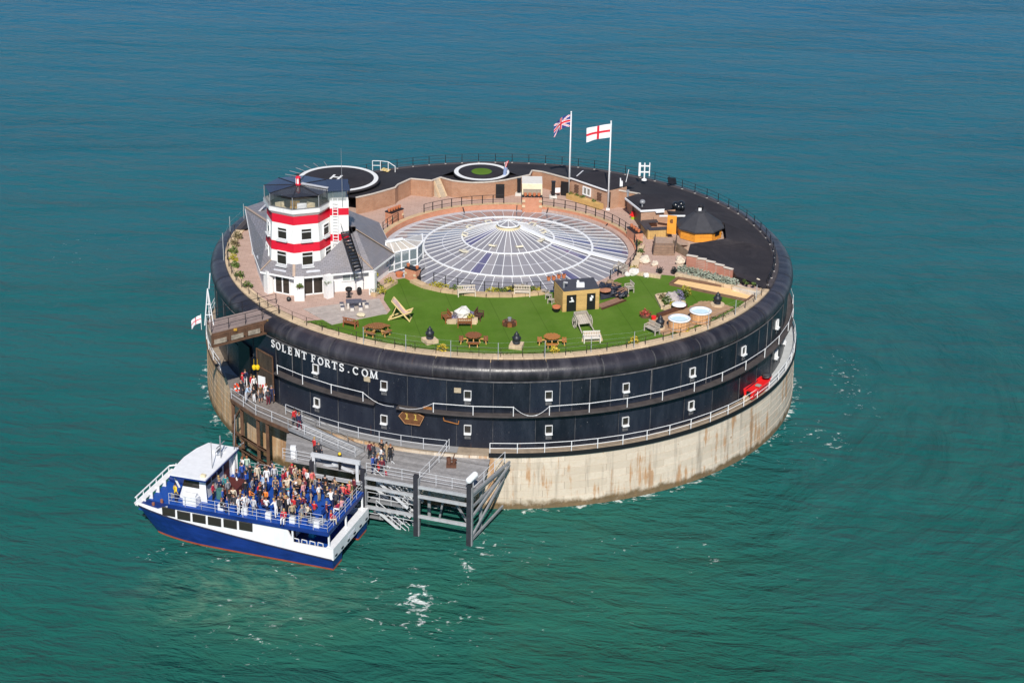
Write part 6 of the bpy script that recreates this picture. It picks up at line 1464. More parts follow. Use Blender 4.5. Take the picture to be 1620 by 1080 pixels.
for i in range(NP_):
    lo, hi = .25+(v1-.25)*i/NP_+.012, .25+(v1-.25)*(i+1)/NP_-.012; mid = (lo+hi)/2; xs = []
    for (xa, ya), (xb, yb) in zip(pr, pr[1:]+pr[:1]):
        if (ya-mid)*(yb-mid) < 0: xs.append(xa+(xb-xa)*(mid-ya)/(yb-ya))
    xs.sort()
    if len(xs) < 2: continue
    segs = [(xs[0], min(xs[-1], 5.2)), (5.25, min(xs[-1], 11.4)), (11.45, xs[-1])]
    for a_, b_ in segs:
        if b_-a_ < .2: continue
        if lo < 1.0 and 6.2 < a_+.1 and b_ < 11.6 and False: continue
        q = MB(); q.prism([(J(a_, lo).x, J(a_, lo).y), (J(b_, lo).x, J(b_, lo).y), (J(b_, hi).x, J(b_, hi).y), (J(a_, hi).x, J(a_, hi).y)], ZJ-.07, ZJ+random.uniform(-.008, .008)); part('deck_plank', q, M('jetty_plank', (.265, .255, .255), .8, .28, 2.5, .1, rnd=.22, coord='geo'), jet, world=True)
PILE = M('black_pile', (.028, .028, .036), .55, .35, 2.)
for k, t_ in enumerate((0, 4.97, 10.0, 14.9)):
    p = J(t_, 0); q = MB(); q.box((p.x, p.y, 1.3), (.40, .42, 9.4 if k < 2 else 8.6), 161*DEG); part('pile', q, PILE, jet, world=True)
    p = J(t_-.25, .05); q = MB(); q.box((p.x, p.y, 1.2), (.10, .3, 9.0 if k < 2 else 8.2), 161*DEG); part('pile_fender', q, GALV, jet, world=True)
for k, t_ in enumerate((.1, 5., 10.)): p = J(t_, 3.2); q = MB(); q.tube((p.x, p.y, -3), (p.x, p.y, ZJ-.2), .16, 8); part('inner_pile', q, GALV, jet, world=True)
for (ta, tb) in ((.2, 4.75), (5.2, 9.8)):
    for z in (4.86, 3.96, 1.98): q = MB(); q.bar(J(ta, -.02, z), J(tb, -.02, z), .26, .24); part('walings', q, M('waling_grey', (.47, .475, .49), .55, .2, 2, .1, .2, coord='geo'), jet, world=True)
for (ta, tb, z) in ((10.2, 14.7, 4.2), (10.2, 14.7, 3.2), (10.2, 17.4, 2.0)): q = MB(); q.bar(J(ta, -.02, z), J(tb, -.02, z), .26, .26); part('walings', q, MATS['waling_grey'], jet, world=True)
q = MB(); q.bar(J(10.3, .1, 6.15), J(15.0, .1, 6.15), .30, .34)                      # raised gangway gantry
for t_ in (10.6, 14.8): q.bar(J(t_, .1, 4.3), J(t_, .1, 6.0), .26); q.bar(J(t_, .1, 5.95), J(t_, 1.4, 5.0), .18)
part('gantry', q, PGREY, jet, world=True)
q = MB(); q.bar(J(11, .4, 4.9), J(13.2, .6, 5.35), .3, .12); q.bar(J(12.6, .4, 5.3), J(14.2, .8, 4.9), .3, .12); part('folded_ramp', q, PGREY, jet, world=True)
# raking braces back to the fort at the right-hand end
for (za, sb, zb) in ((4.9, 6.6, 5.3), (2.6, 6.6, 5.0), (3.6, 6.5, 3.9), (.6, 6.5, 3.7), (.4, 6.3, .9)):
    q = MB(); q.bar(J(-.1, .1, za), J(-1.4 if zb > 4.5 else -.9, sb, zb), .15, .2); part('brace', q, GALV, jet, world=True)
for z0, z1, ta, tb in ((.4, 3.8, 1.2, 3.4), (3.8, .5, 3.3, 3.9)): q = MB(); q.bar(J(ta, 3.0, z0), J(tb, 3.0, z1), .16); part('brace', q, GALV, jet, world=True)
q = MB(); q.bar(J(.3, 3.3, ZJ-.3), J(16, 3.3, ZJ-.3), .25, .4); q.bar(J(0, .2, ZJ-.26), J(-.9, 6.4, ZJ-.26), .25, .4); part('edge_beam', q, GALV, jet, world=True)
grail('thin galvanised rail along the seaward edge of the jetty deck', [J(.3, .5, ZJ), J(4.8, .5, ZJ), J(9.9, .5, ZJ)], mat=PGREY, step=1.7, rails=(.35, .7, 1.05), r=.03)
grail('thin galvanised rail at the left end of the jetty beside the ferry wheelhouse', [J(15.2, .4, ZJ), J(18., .5, ZJ)], mat=PGREY, step=1.5, rails=(.35, .7, 1.05), r=.03)
grail('rail across the jetty by the right-hand end bay', [J(4.9, .6, ZJ), J(4.6, 4.6, ZJ+.1), J(4.4, 6.6, 5.5)], mat=PGREY, step=1.8, rails=(.5, 1.05))
grail('galvanised rail up the right-hand edge of the jetty', [J(-.15, .5, ZJ), J(-1.0, 6.4, ZJ+.3)], mat=PGREY, step=2, rails=(.5, 1.05))
q = MB(); c = J(-.1, .3, ZJ+1.45); q.tube((-.25, -.35, 0), (.25, .35, .2), .29, 12); q.blob((-.25, -.35, 0), .29, 1, 0, 10, 6); q.blob((.25, .35, .2), .29, 1, 0, 10, 6); solo('white_drum', q, WHITE_M, 'white rounded life-raft drum on the right-hand jetty pile', 'drum', c)
cap = thing('capstan', 'rusty brown mooring winch standing on the jetty deck', 'winch', P(714, 738, ZJ))
q = MB(); q.box((0, 0, .15), (.9, .6, .3)); q.tube((-.2, 0, .3), (-.25, .1, .9), .22, 8); q.tube((.2, .1, .3), (.35, .1, .7), .16, 7); q.tube((.1, 0, .6), (.3, .1, 1.25), .05, 5); part('body', q, M('rust_brown', (.10, .04, .022), .85, .4, 4), cap)
q = MB(); q.tube((-.4, 0, .55), (.5, .2, .6), .07, 6); part('shaft', q, RUSTM, cap)
q = MB(); q.tube((0, 0, 0), (0, 0, .9), .28, 8); q.box((0, 0, 1.0), (.5, .4, .35)); solo('white_bollard', q, WHITE_M, 'white ropeworn bollard at the left corner of the jetty', 'bollard', J(17.2, 1.0, ZJ))
q = MB(); q.tube((0, 0, 0), (0, 0, 1.1), .14, 8); q.box((0, 0, 1.2), (.34, .3, .5)); b_ = solo('signal_post', q, BLACK, 'black post with a yellow lamp on the jetty gantry', 'post', J(12.4, .4, ZJ)); q = MB(); q.blob((0, 0, 1.55), .15, 1, .0, 8, 5); obj('lamp', q.mesh('lamp', YELLOW), b_)
# stair flights under the deck
def flight(label, ta, za, tb, zb, s, w_=1.0):
    a_, b_ = J(ta, s, za), J(tb, s, zb); t = thing('stair_flight', label, 'stairs', a_); n = 9
    for side in (0, w_):
        q = MB(); off = Vector((JN.x*side, JN.y*side, 0)); q.bar(a_+off, b_+off, .08, .24); part('stringer', q, PGREY, t, world=True)
        q = MB()
        for hh in (.5, 1.0): q.tube(a_+off+Vector((0, 0, hh)), b_+off+Vector((0, 0, hh)), .035, 5)
        for k in range(5): p = (a_+off).lerp(b_+off, k/4); q.tube(p, p+Vector((0, 0, 1.0)), .03, 4)
        part('handrail', q, PGREY, t, world=True)
    for k in range(n): p = a_.lerp(b_, (k+.5)/n); p2 = p+Vector((JN.x*w_, JN.y*w_, 0)); q = MB(); q.bar(p, p2, .26, .05); part('tread', q, GALV, t, world=True)
flight('top stair flight under the jetty between the two black piles', 9.2, 4.6, 6.0, 2.2, .6)
flight('middle stair flight under the jetty, behind the lower beam', 9.4, 2.9, 6.2, .7, 1.7)
flight('lowest stair flight running into the water below the jetty', 9.0, 1.5, 5.9, -.7, .5)
flight('rear stair flight in the shade under the jetty', 8.6, 4.2, 5.6, 1.6, 2.2)
for k, (z, s, lb) in enumerate(((2.2, .8, 'grating landing halfway down the jetty stairs'), (.55, .9, 'lowest grating landing just above the water'))):
    t = thing('stair_landing', lb, 'landing', J(9.5, s, z)); q = MB(); q.bar(J(9.8, s+.4, z), J(8.4 if k else 6.2, s+.4, z), 1.3, .06); part('grating', q, GALV, t, world=True)
    q = MB()
    for hh in (.5, 1.0): q.tube(J(9.8, s-.3, z+hh), J(5.3, s-.3, z+hh), .032, 4)
    for k2 in range(5): p = J(9.8-1.12*k2, s-.3, z); q.tube(p, p+Vector((0, 0, 1.)), .03, 4)
    part('handrail', q, PGREY, t, world=True)
# door recess in the wall by the landing
a1_, z1_ = AZC(420, 580, 29.4); a2_, z2_ = AZC(388, 560, 29.4)
dr = thing('fort_door', 'big rusty brown steel door leaf standing open in the black wall by the landing', 'door', pol(29.42, a1_, ZL), a1_)
q = MB(); q.box((.2, -.12, 2.5), (2.6, .10, 4.6)); part('leaf', q, M('rust_streaked_steel', (.055, .038, .026), .7, .7, 1.2, .2, stretch=(3, 3, .5)), dr)
q = MB()
for x_ in (-1.1, 1.5): q.box((x_, -.18, 2.5), (.1, .1, 4.6))
q.box((.2, -.185, 4.75), (2.7, .1, .12)); q.box((.2, -.185, 3.0), (2.5, .08, .1)); part('frame', q, RUSTM, dr)
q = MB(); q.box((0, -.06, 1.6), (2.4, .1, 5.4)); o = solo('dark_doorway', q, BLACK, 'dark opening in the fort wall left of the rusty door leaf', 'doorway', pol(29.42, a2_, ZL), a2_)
q = MB(); q.prism([(-.42, -.04), (.42, -.04), (.42, .04), (-.42, .04)], 0, 2.3); solo('white_board', q, WHITE_M, 'tall white board standing open behind the people on the landing', 'board', pol(29.85, AZC(414, 600, 29.85)[0], ZL+.02), -.55)
for k, x_ in enumerate((402, 407.5)): q = MB(); q.tube((0, -.08, 0), (0, .08, 0), .20, 12); q.tube((0, -.02, .2), (0, .0, .8), .015, 4); q.blob((0, 0, -.06), .2, 1.4, .05, 8, 6); solo('yellow_buoy', q, YELLOW, ('yellow buoy hanging left of its twin over the landing', 'yellow buoy hanging right of its twin over the landing')[k], 'buoy', pol(29.85, AZC(x_, 580, 29.85)[0], AZC(x_, 580, 29.85)[1]), -.7)
lbo = MB()
for i in range(14): a_, b_ = 2*pi*i/14, 2*pi*(i+1)/14; lbo.mat(1 if i % 4 == 0 else 0); lbo.tube((.36*cos(a_), 0, .36*sin(a_)), (.36*cos(b_), 0, .36*sin(b_)), .11, 6, cap=False)
tag(obj('lifebuoy', lbo.mesh('lifebuoy', [M('lifebuoy_red', (.70, .07, .02), .5, .1, 3), WHITE_M]), None, P(375, 613, 6.4), -.8), 'red lifebuoy hung on the rail at the left of the landing', 'lifebuoy')
q = MB(); q.bar((0, 0, 0), (1.2, 1.0, -1.3), .07); q.tube((0, 0, 0), (-.6, -.4, 1.1), .05, 5); solo('davit_arm', q, GALV, 'pale davit arm on the black wall under the footbridge', 'davit', pol(29.9, AZC(375, 548, 29.8)[0], 11.3))
# red boat lying on the ledge at the right
aL, zL_ = AZC(1200, 606, 29.7)
rb = thing('dinghy', 'bright red rescue boat with a grey hood lying on the ledge at the right', 'boat', pol(29.82, aL, 5.62), aL)
def hullb(L, W_, H):
    q = MB(); st_ = []
    for i in range(9):
        f = i/8; x = -L/2+L*f; w_ = W_/2*(1-max(0, (f-.6)/.4)**2*.9); st_.append([Vector((x, -w_, H)), Vector((x, -w_*.75, .1+.3*max(0, f-.6))), Vector((x, w_*.75, .1+.3*max(0, f-.6))), Vector((x, w_, H))])
    for a_, b_ in zip(st_[:-1], st_[1:]):
        for j in range(3): q.quad(a_[j], b_[j], b_[j+1], a_[j+1])
    q.poly(st_[0]); return q, st_
q, st_ = hullb(4.6, 1.15, .90); part('hull', q, RED_P, rb)
q = MB(); q.path([s[0] for s in st_], .09, 6); q.path([s[3] for s in st_], .09, 6); part('gunwale', q, RED_P, rb)
q = MB(); k_ = [Vector((v[0].x, v[0].y*.9, .70)) for v in st_]+[Vector((v[3].x, v[3].y*.9, .70)) for v in reversed(st_)]; q.poly(k_); part('deck', q, RED_P, rb)
for x_ in (-.5,): q = MB(); q.box((x_, -.12, .84), (.42, .5, .1)); part('thwart', q, M('boat_grey', (.30, .31, .27), .7, .15, 3), rb)
q = MB(); q.blob((1.45, 0, 1.15), .5, .6, .1, 8, 5, 3); part('hood', q, M('grey_hood', (.035, .035, .04), .6, .2, 3), rb)
q = MB(); q.box((-2.25, 0, .55), (.3, .4, .6)); part('outboard', q, BLACK, rb)
q = MB(); q.box((0, 0, .25), (.7, .5, .45)); solo('crate', q, STONE_B, 'pale crate beside the stern of the red boat on the ledge', 'crate', pol(29.8, aL-4.6*DEG, 5.53), aL)

# ================================================================== FERRY
FA = radians(161.8); FO = Vector((-12.85, -38.5, 0))
ferry = thing('ferry', 'blue and white passenger catamaran ferry packed with people beside the jetty', 'ferry', FO, FA)
FU = Vector((cos(FA), sin(FA), 0)); FV = Vector((-sin(FA), cos(FA), 0))
def BL(px, py, z): p = P(px, py, z)-FO; return Vector((p.dot(FU), p.dot(FV), z))
def zblue(x): return 1.12+.050*max(0, x)+.002*x*x
def ztop(x): return 2.15+.0*x if x < 3.6 else 3.6
def yout(x): return 3.9 if x < 14 else 3.9-.55*((x-14)/4.8)**2
for sgn in (1, -1):
    q = MB(); lv = [(-.9, .62), (.0, .80), (.20, .86), (None, 1.)]; xs = [0, 1.5, 4, 7, 10, 12.5, 14.5, 16, 17.2, 18.0, 18.6]
    rows = []
    for x in xs:
        row = []
        for (z, k) in lv:
            zz = zblue(x) if z is None else z; fr = 1 if z is None else k
            nar = 1-(max(0, x-11)/7.7)**2*(.995 if z is not None else .42)
            yo = 2.75+(1.15)*fr*max(nar, .0) if z is not None else 2.75+(yout(x)-2.75)*1.
            yi = 2.75-(1.05)*fr*max(nar, .0)
            xx = x-(0 if z is None else (zblue(x)-z)*.55*max(0, (x-13)/5.6))
            row.append((Vector((xx, sgn*yo, zz)), Vector((xx, sgn*yi, zz))))
        rows.append(row)
    for a_, b_ in zip(rows[:-1], rows[1:]):
        for j in range(3):
            q.mat(1 if j < 2 else 0)
            for s in (0, 1): q.quad(a_[j][s], b_[j][s], b_[j+1][s], a_[j+1][s])
        q.mat(0); q.quad(a_[3][0], b_[3][0], b_[3][1], a_[3][1])
    for e in (0, -1):
        for j in range(3): q.mat(1 if j < 2 else 0); q.quad(rows[e][j][0], rows[e][j][1], rows[e][j+1][1], rows[e][j+1][0])
    obj('hull', q.mesh('hull', [BLUE, ORANGE]), ferry)
q = MB(); q.box((9.2, 0, 1.1), (18.0, 4.0, .5)); q.box((1.7, 0, 1.22), (3.3, 7.5, .12)); part('bridge_deck', q, BLUE, ferry)
# white topsides
for sgn in (1, -1):
    q = MB(); xs = [0, 1.2, 2.4, 3.6, 4.3, 6, 8, 10, 12, 14, 15.4, 16.6, 17.6, 18.7]
    def zt(x): return 2.12 if x <= 3.6 else (3.58 if 4.3 <= x <= 15.0 else (3.45 if x == 15.4 else 2.85+.05*(x-16.6)))
    for x0, x1 in zip(xs[:-1], xs[1:]):
        a0, a1 = zblue(x0)+.005, zblue(x1)+.005
        p = [Vector((x0, sgn*(yout(x0)+.03), a0)), Vector((x1, sgn*(yout(x1)+.03), a1)), Vector((x1, sgn*(yout(x1)-.06), zt(x1))), Vector((x0, sgn*(yout(x0)-.06), zt(x0)))]
        i_ = [v-Vector((0, sgn*.14, 0)) for v in p]
        q.quad(*p); q.quad(*reversed(i_)); q.quad(p[3], p[2], i_[2], i_[3]); q.quad(p[0], p[1], i_[1], i_[0])
    part('topside', q, FWHITE, ferry)
    q = MB(); q.path([Vector((x, sgn*(yout(x)+.05), zblue(x)+.02)) for x in (0, 3, 6, 9, 12, 14, 16, 17.4, 18.7)], .06, 6); part('rubbing_strake', q, M('dark_strake', (.02, .02, .05), .6, .2, 3), ferry)
q = MB(); q.quad((18.72, 3.6, zblue(18.7)), (18.72, -3.6, zblue(18.7)), (18.95, -3.5, 2.98), (18.95, 3.5, 2.98)); q.quad((18.55, 3.6, zblue(18.7)), (18.8, 3.5, 2.98), (18.8, -3.5, 2.98), (18.55, -3.6, zblue(18.7))); q.quad((18.8, 3.5, 2.98), (18.95, 3.5, 2.98), (18.95, -3.5, 2.98), (18.8, -3.5, 2.98)); part('bow_bulwark', q, FWHITE, ferry)
q = MB(); q.box((-.06, 0, 1.68), (.16, 7.9, 1.1)); q.box((.25, 0, 2.2), (.6, 7.7, .07)); part('transom', q, FWHITE, ferry)
for k in range(6): q = MB(); q.box((-.16, -3.4+1.36*k, 1.40), (.06, .42, .13)); part('scupper', q, BLACK, ferry)
q = MB()
for k in range(7): q.box((-.15, -.75+.23*k, 1.78), (.03, .13, .16)); q.box((-.15, -.55+.2*k, 1.60), (.03, .10, .09))
part('faded_name', q, M('faded_letters', (.52, .54, .60), .6, .2, 5), ferry)
q = MB()
for k in range(8): q.box((17.2-.24*k, yout(17.2-.24*k)+.0, 2.55-.012*k), (.14, .03, .15))
part('faded_name', q, MATS['faded_letters'], ferry)
# cabin block and decks
q = MB(); q.box((9.7, 0, 2.4), (10.6, 7.2, 2.3)); part('cabin', q, FWHITE, ferry)
q = MB(); q.box((7.85, 0, 3.62), (15.1, 7.9, .17)); part('upper_deck', q, BLUE_D, ferry)
q = MB()
for (x0, y0, x1, y1) in ((.32, 3.95, 15.4, 3.95), (.32, -3.95, 15.4, -3.95), (.30, 3.95, .30, -3.95)): q.bar((x0, y0, 3.55), (x1, y1, 3.55), .07, .36)
part('deck_skirt', q, BLUE, ferry)
q = MB(); q.box((1.8, 0, 1.36), (3.2, 7.3, .08)); part('aft_deck', q, BLUE_D, ferry)
q = MB(); q.box((17.0, 0, 2.30), (3.3, 6.6, .08)); q.box((15.5, 0, 2.9), (.3, 6.9, 1.3)); part('fore_deck', q, BLUE_D, ferry)
for k in range(5): q = MB(); y = -3.0; q.prism([(15.9+.6*k, -3.45), (16.02+.6*k, -3.45), (16.02+.6*k, -2.9), (15.9+.6*k, -2.9)], 2.3, 2.85); part('bulwark_frame', q, FWHITE, ferry)
for k in range(5): q = MB(); q.prism([(18.35, -2.6+1.25*k), (18.75, -2.6+1.25*k), (18.75, -2.5+1.25*k), (18.35, -2.5+1.25*k)], 2.3, 2.9); part('bulwark_frame', q, FWHITE, ferry)
q = MB(); q.path([(15.6, -3.5, 3.7), (18.6, -3.35, 3.45), (18.95, -3.2, 3.4), (18.95, 3.2, 3.35)], .07, 6)
for k in range(6): q.tube((18.93, -3.0+1.2*k, 2.9), (18.93, -3.0+1.2*k, 3.4), .05, 5)
for k in range(4): q.tube((16+.8*k, -3.45, 2.8), (16+.8*k, -3.45, 3.62), .05, 5)
part('bow_rail', q, WHITE_M, ferry)
for k, x_ in enumerate((4.0, 1.0, -2.4)): q = MB(); q.tube((16.7+.4*k, (-2.2, 1.9, 2.7)[k], 2.3), (16.7+.4*k, (-2.2, 1.9, 2.7)[k], 2.85), .13, 8); part('bollard', q, M('bollard_brown', (.3, .12, .07), .6, .2, 3), ferry)
q = MB(); q.box((16.0, 1.4, 2.75), (1.3, .10, .9), -.5); part('companion_rail', q, GREY, ferry)
# side windows
for sgn in (1, -1):
    for (cx, cy) in ((270, 525), (368, 549), (466, 567), (565, 586), (665, 601), (765, 617)):
        px_, py_ = 200+cx/4.05, 680+cy/4.05; d = ray(px_, py_); n_ = -FV; 
        tt = ((FO+FV*3.9)-CAM).dot(FV)/d.dot(FV); h_ = CAM+tt*d-FO; x_, z_ = h_.dot(FU), h_.z
        yy = (3.88 if x_ < 14 else 3.84)
        q = MB(); q.box((x_, sgn*yy, z_), (1.26, .12, .80), 0.); w_o = part('window', q, M('gasket', (.05, .045, .045), .6, .1, 3), ferry); q = MB(); q.box((x_, sgn*(yy+.02), z_), (1.16, .11, .70)); part('pane', q, GLASS_D, w_o)
q = MB(); q.box((4.35, 2.6, 2.35), (.1, 1.6, 1.9)); part('aft_bulkhead_door', q, MAROON, ferry)
q = MB(); q.box((4.34, .9, 2.35), (.12, 1.5, 1.9)); part('aft_bulkhead', q, FWHITE, ferry)
q = MB(); q.box((3.0, 1.2, 2.2), (.5, .5, 1.7)); part('water_cabinet', q, M('turquoise', (.02, .35, .50), .5, .1, 3), ferry)
q = MB()
for k in range(4): q.path([(1.0+.75*k, 3.4, 1.4), (1.05+.75*k, 3.4, 2.25), (1.5+.75*k, 3.4, 2.3), (1.6+.75*k, 3.4, 1.4)], .05, 5)
part('seat_frames', q, PGREY, ferry)
for (x_, y_) in ((.35, 3.7), (.35, -3.7), (3.7, 3.72), (.35, 0)): q = MB(); q.box((x_, y_, 2.3), (.14, .14, 2.4 if abs(y_) > 1 else 2.6)); part('stanchion', q, FWHITE, ferry)
# wheelhouse
q = MB(); wy0, wy1 = -3.15, 2.5; zf = 3.71
q.poly([(12.3, wy1, zf), (15.0, wy1, zf), (14.3, wy1, 5.9), (12.4, wy1, 5.9)]); q.poly([(12.3, wy0, zf), (12.4, wy0, 5.9), (14.3, wy0, 5.9), (15.0, wy0, zf)])
q.quad((15.0, wy1, zf), (15.0, wy0, zf), (14.3, wy0, 5.9), (14.3, wy1, 5.9)); q.quad((12.6, wy1-.02, zf), (12.6, wy0, zf), (12.6, wy0, 5.9), (12.6, wy1-.02, 5.9)); part('wheelhouse', q, FWHITE, ferry)
q = MB(); q.poly([(13.0, wy1+.03, 4.95), (14.62, wy1+.03, 4.95), (14.35, wy1+.03, 5.8), (13.0, wy1+.03, 5.8)]); q.poly([(13.0, wy1+.0, 4.95), (13.0, wy1, 5.8), (14.35, wy1, 5.8), (14.62, wy1, 4.95)]); part('wheelhouse_window', q, GLASS_D, ferry)
for k in range(4): q = MB(); y = wy0+.15+k*1.4; q.quad((14.66, y, 4.9), (14.66, y+1.25, 4.9), (14.40, y+1.25, 5.75), (14.40, y, 5.75)); part('wheelhouse_window', q, GLASS_D, ferry)
q = MB(); q.box((12.55, -1.9, 4.75), (.08, .9, 1.9)); part('wheelhouse_door', q, MAROON, ferry)
for k in range(3): q = MB(); q.box((12.56, -.6+1.1*k, 5.3), (.07, .8, .5)); part('aft_window', q, BLACK, ferry)
rf = [(12.05, 3.12), (15.45, 3.2), (15.75, 1.5), (15.85, -.3), (15.6, -2.2), (15.1, -3.6), (12.1, -3.6)]
q = MB(); q.prism(rf, 5.98, 6.12); part('roof_trim', q, BLUE, ferry)
q = MB(); q.prism([(13.9+(x-13.9)*.99, y*.99) for x, y in rf], 6.12, 6.22); part('wheelhouse_roof', q, FWHITE, ferry)
q = MB(); q.bar((15.6, 2.4, 5.95), (14.9, 2.55, 4.75), .12); part('roof_strut', q, FWHITE, ferry)
q = MB(); q.tube((12.7, -1.2, 6.2), (12.7, -1.2, 8.4), .06, 6); q.bar((12.7, -2.0, 7.5), (12.7, -.4, 7.5), .07); q.bar((12.9, -1.2, 6.9), (12.9, -1.2, 7.0), .9, .14); q.tube((12.5, .9, 6.2), (12.5, .9, 8.8), .035, 5); q.tube((12.3, -3.0, 6.2), (12.2, -3.3, 9.6), .035, 5); part('mast', q, GALV, ferry)
q = MB(); q.blob((13.2, -1.6, 6.5), .28, 1, 0, 8, 6); q.box((13.4, -2.2, 6.35), (.9, .6, .25)); part('radome', q, FWHITE, ferry)
q = MB(); q.box((12.5, 2.6, 6.35), (.4, .3, .25)); part('roof_lamp', q, CREAM, ferry)
q = MB(); q.tube((12.3, -3.4, 3.7), (12.3, -3.4, 6.0), .10, 6); q.poly([(12.2, -3.3, 3.7), (12.2, -2.6, 3.7), (12.3, -3.2, 5.9)]); part('awning_corner', q, FWHITE, ferry)
q = MB(); q.box((13.45, 3.25, 4.12), (1.25, .75, .8)); q.tube((12.9, 3.25, 4.5), (14.0, 3.25, 4.5), .36, 10); part('liferaft_locker', q, FWHITE, ferry)
# passenger deck fittings
q = MB(); q.box((11.25, -.3, 4.05), (1.7, 2.3, .66)); part('deck_house', q, MAROON, ferry)
q = MB(); q.tube((11.6, 1.4, 3.75), (11.6, 1.4, 4.6), .35, 10); part('round_table', q, M('teal_cloth', (.05, .16, .15), .7, .3, 3), ferry)
for k in range(9): q = MB(); x_ = 1.6+1.12*k; q.box((x_, 3.35, 4.0), (.5, .3, .6)); part('deck_locker', q, FWHITE, ferry) if k % 2 == 0 else part('seat_block', q, BLUE_D, ferry)
for k in range(4):
    for j in range(3): q = MB(); q.box((2.2+2.1*k, -2.4+1.9*j, 4.1), (.9, 1.3, .07)); q.box((2.2+2.1*k-.42, -2.4+1.9*j, 4.35), (.07, 1.3, .45)); q.box((2.2+2.1*k, -2.4+1.9*j, 3.88), (.3, 1.1, .36)); part('deck_bench', q, BLUE_D, ferry)
def frail(pts, nm='deck_rail'):
    q = MB()
    for hh in (.36, .70, 1.05): q.path([Vector(p)+Vector((0, 0, hh)) for p in pts], .018, 4)
    for a_, b_ in zip(pts[:-1], pts[1:]):
        a_, b_ = Vector(a_), Vector(b_); n = max(1, round((b_-a_).length/1.25))
        for i in range(n+1): p = a_.lerp(b_, i/n); q.tube(p, p+Vector((0, 0, 1.05)), .022, 4)
    part(nm, q, PGREY, ferry)
frail([(12.2, 3.85, 3.71), (.4, 3.85, 3.71)]); frail([(.4, 3.85, 3.71), (.4, -3.85, 3.71)]); frail([(.4, -3.85, 3.71), (12.0, -3.85, 3.71)]); frail([(3.4, 1.6, 3.71), (3.4, 3.0, 3.71), (1.2, 3.0, 3.71)], 'stairwell_rail'); frail([(15.3, 3.85, 3.71), (12.2, 3.85, 3.71)])
q = MB(); q.box((2.3, 2.3, 3.715), (2.0, 1.2, .03)); part('stairwell', q, M('stairwell_grey', (.25, .28, .34), .7, .2, 3), ferry)
q = MB(); q.path([BL(385, 700, 8.5)+Vector((0, 0, 0)), Vector((12.3, -3.3, 6.2))], .03, 4); part('mooring_line', q, PGREY, ferry)
for k, (x_, y_) in enumerate(((5.0, 3.99), (8.0, 3.99))): pass
# ================================================================== PEOPLE
def skeleton(pose):
    J_ = {}
    def add(n, p, r, parent): J_[n] = (Vector(p), r, parent)
    sit = pose == 'sit'; hz = .50 if sit else .92
    lean = .14 if pose == 'lean' else 0.
    add('pelvis', (0, 0, hz), .135, None); add('waist', (0, -.02-lean*.4, hz+.18), .125, 'pelvis'); add('chest', (0, -.02-lean, hz+.38), .145, 'waist')
    add('neck', (0, -.02-lean*1.3, hz+.53), .055, 'chest'); add('head', (0, -.05-lean*1.5, hz+.66), .092, 'neck'); add('crown', (0, -.04-lean*1.5, hz+.76), .075, 'head')
    for s, sg in (('l', 1), ('r', -1)):
        sx = sg*.19
        add('sh'+s, (sx, -.02-lean, hz+.47), .070, 'chest')
        if pose == 'hold' and sg > 0: el, ha = (sx+.06, -.08, hz+.22), (sx-.05, -.30, hz+.34)
        elif pose == 'cross': el, ha = (sx+.05*sg, -.10, hz+.22), (-sx*.5, -.24, hz+.27)
        elif pose == 'lean': el, ha = (sx+.08*sg, -.32, hz+.26), (sx*.6, -.48, hz+.16)
        elif pose == 'wave' and sg < 0: el, ha = (sx-.16, -.06, hz+.52), (sx-.14, -.14, hz+.82)
        elif sit: el, ha = (sx+.03*sg, -.12, hz+.22), (sx*.7, -.36, hz+.14)
        else: el, ha = (sx+.06*sg, .02, hz+.20), (sx+.06*sg, -.08, hz-.04)
        add('el'+s, el, .048, 'sh'+s); add('wr'+s, ha, .036, 'el'+s)
        d = (Vector(ha)-Vector(el)).normalized(); add('ha'+s, Vector(ha)+d*.10, .038, 'wr'+s)
        hx = sg*.09
        if sit: kn, an = (hx+.02*sg, -.42, hz+.02), (hx+.02*sg, -.44, .08)
        elif pose == 'walk': kn, an = (hx, -.12*sg-.05, hz-.43), (hx, -.16*sg+.04, .08)
        else: kn, an = (hx+.02*sg, -.03, hz-.43), (hx+.03*sg, .02, .08)
        add('hip'+s, (hx, 0, hz-.04), .098, 'pelvis'); add('kn'+s, kn, .066, 'hip'+s); add('an'+s, an, .045, 'kn'+s)
        add('toe'+s, (an[0]+.02*sg, an[1]-.17, .045), .040, 'an'+s)
    return J_
SEGM = {'head': 0, 'crown': 0, 'neck': 0, 'haL': 0}
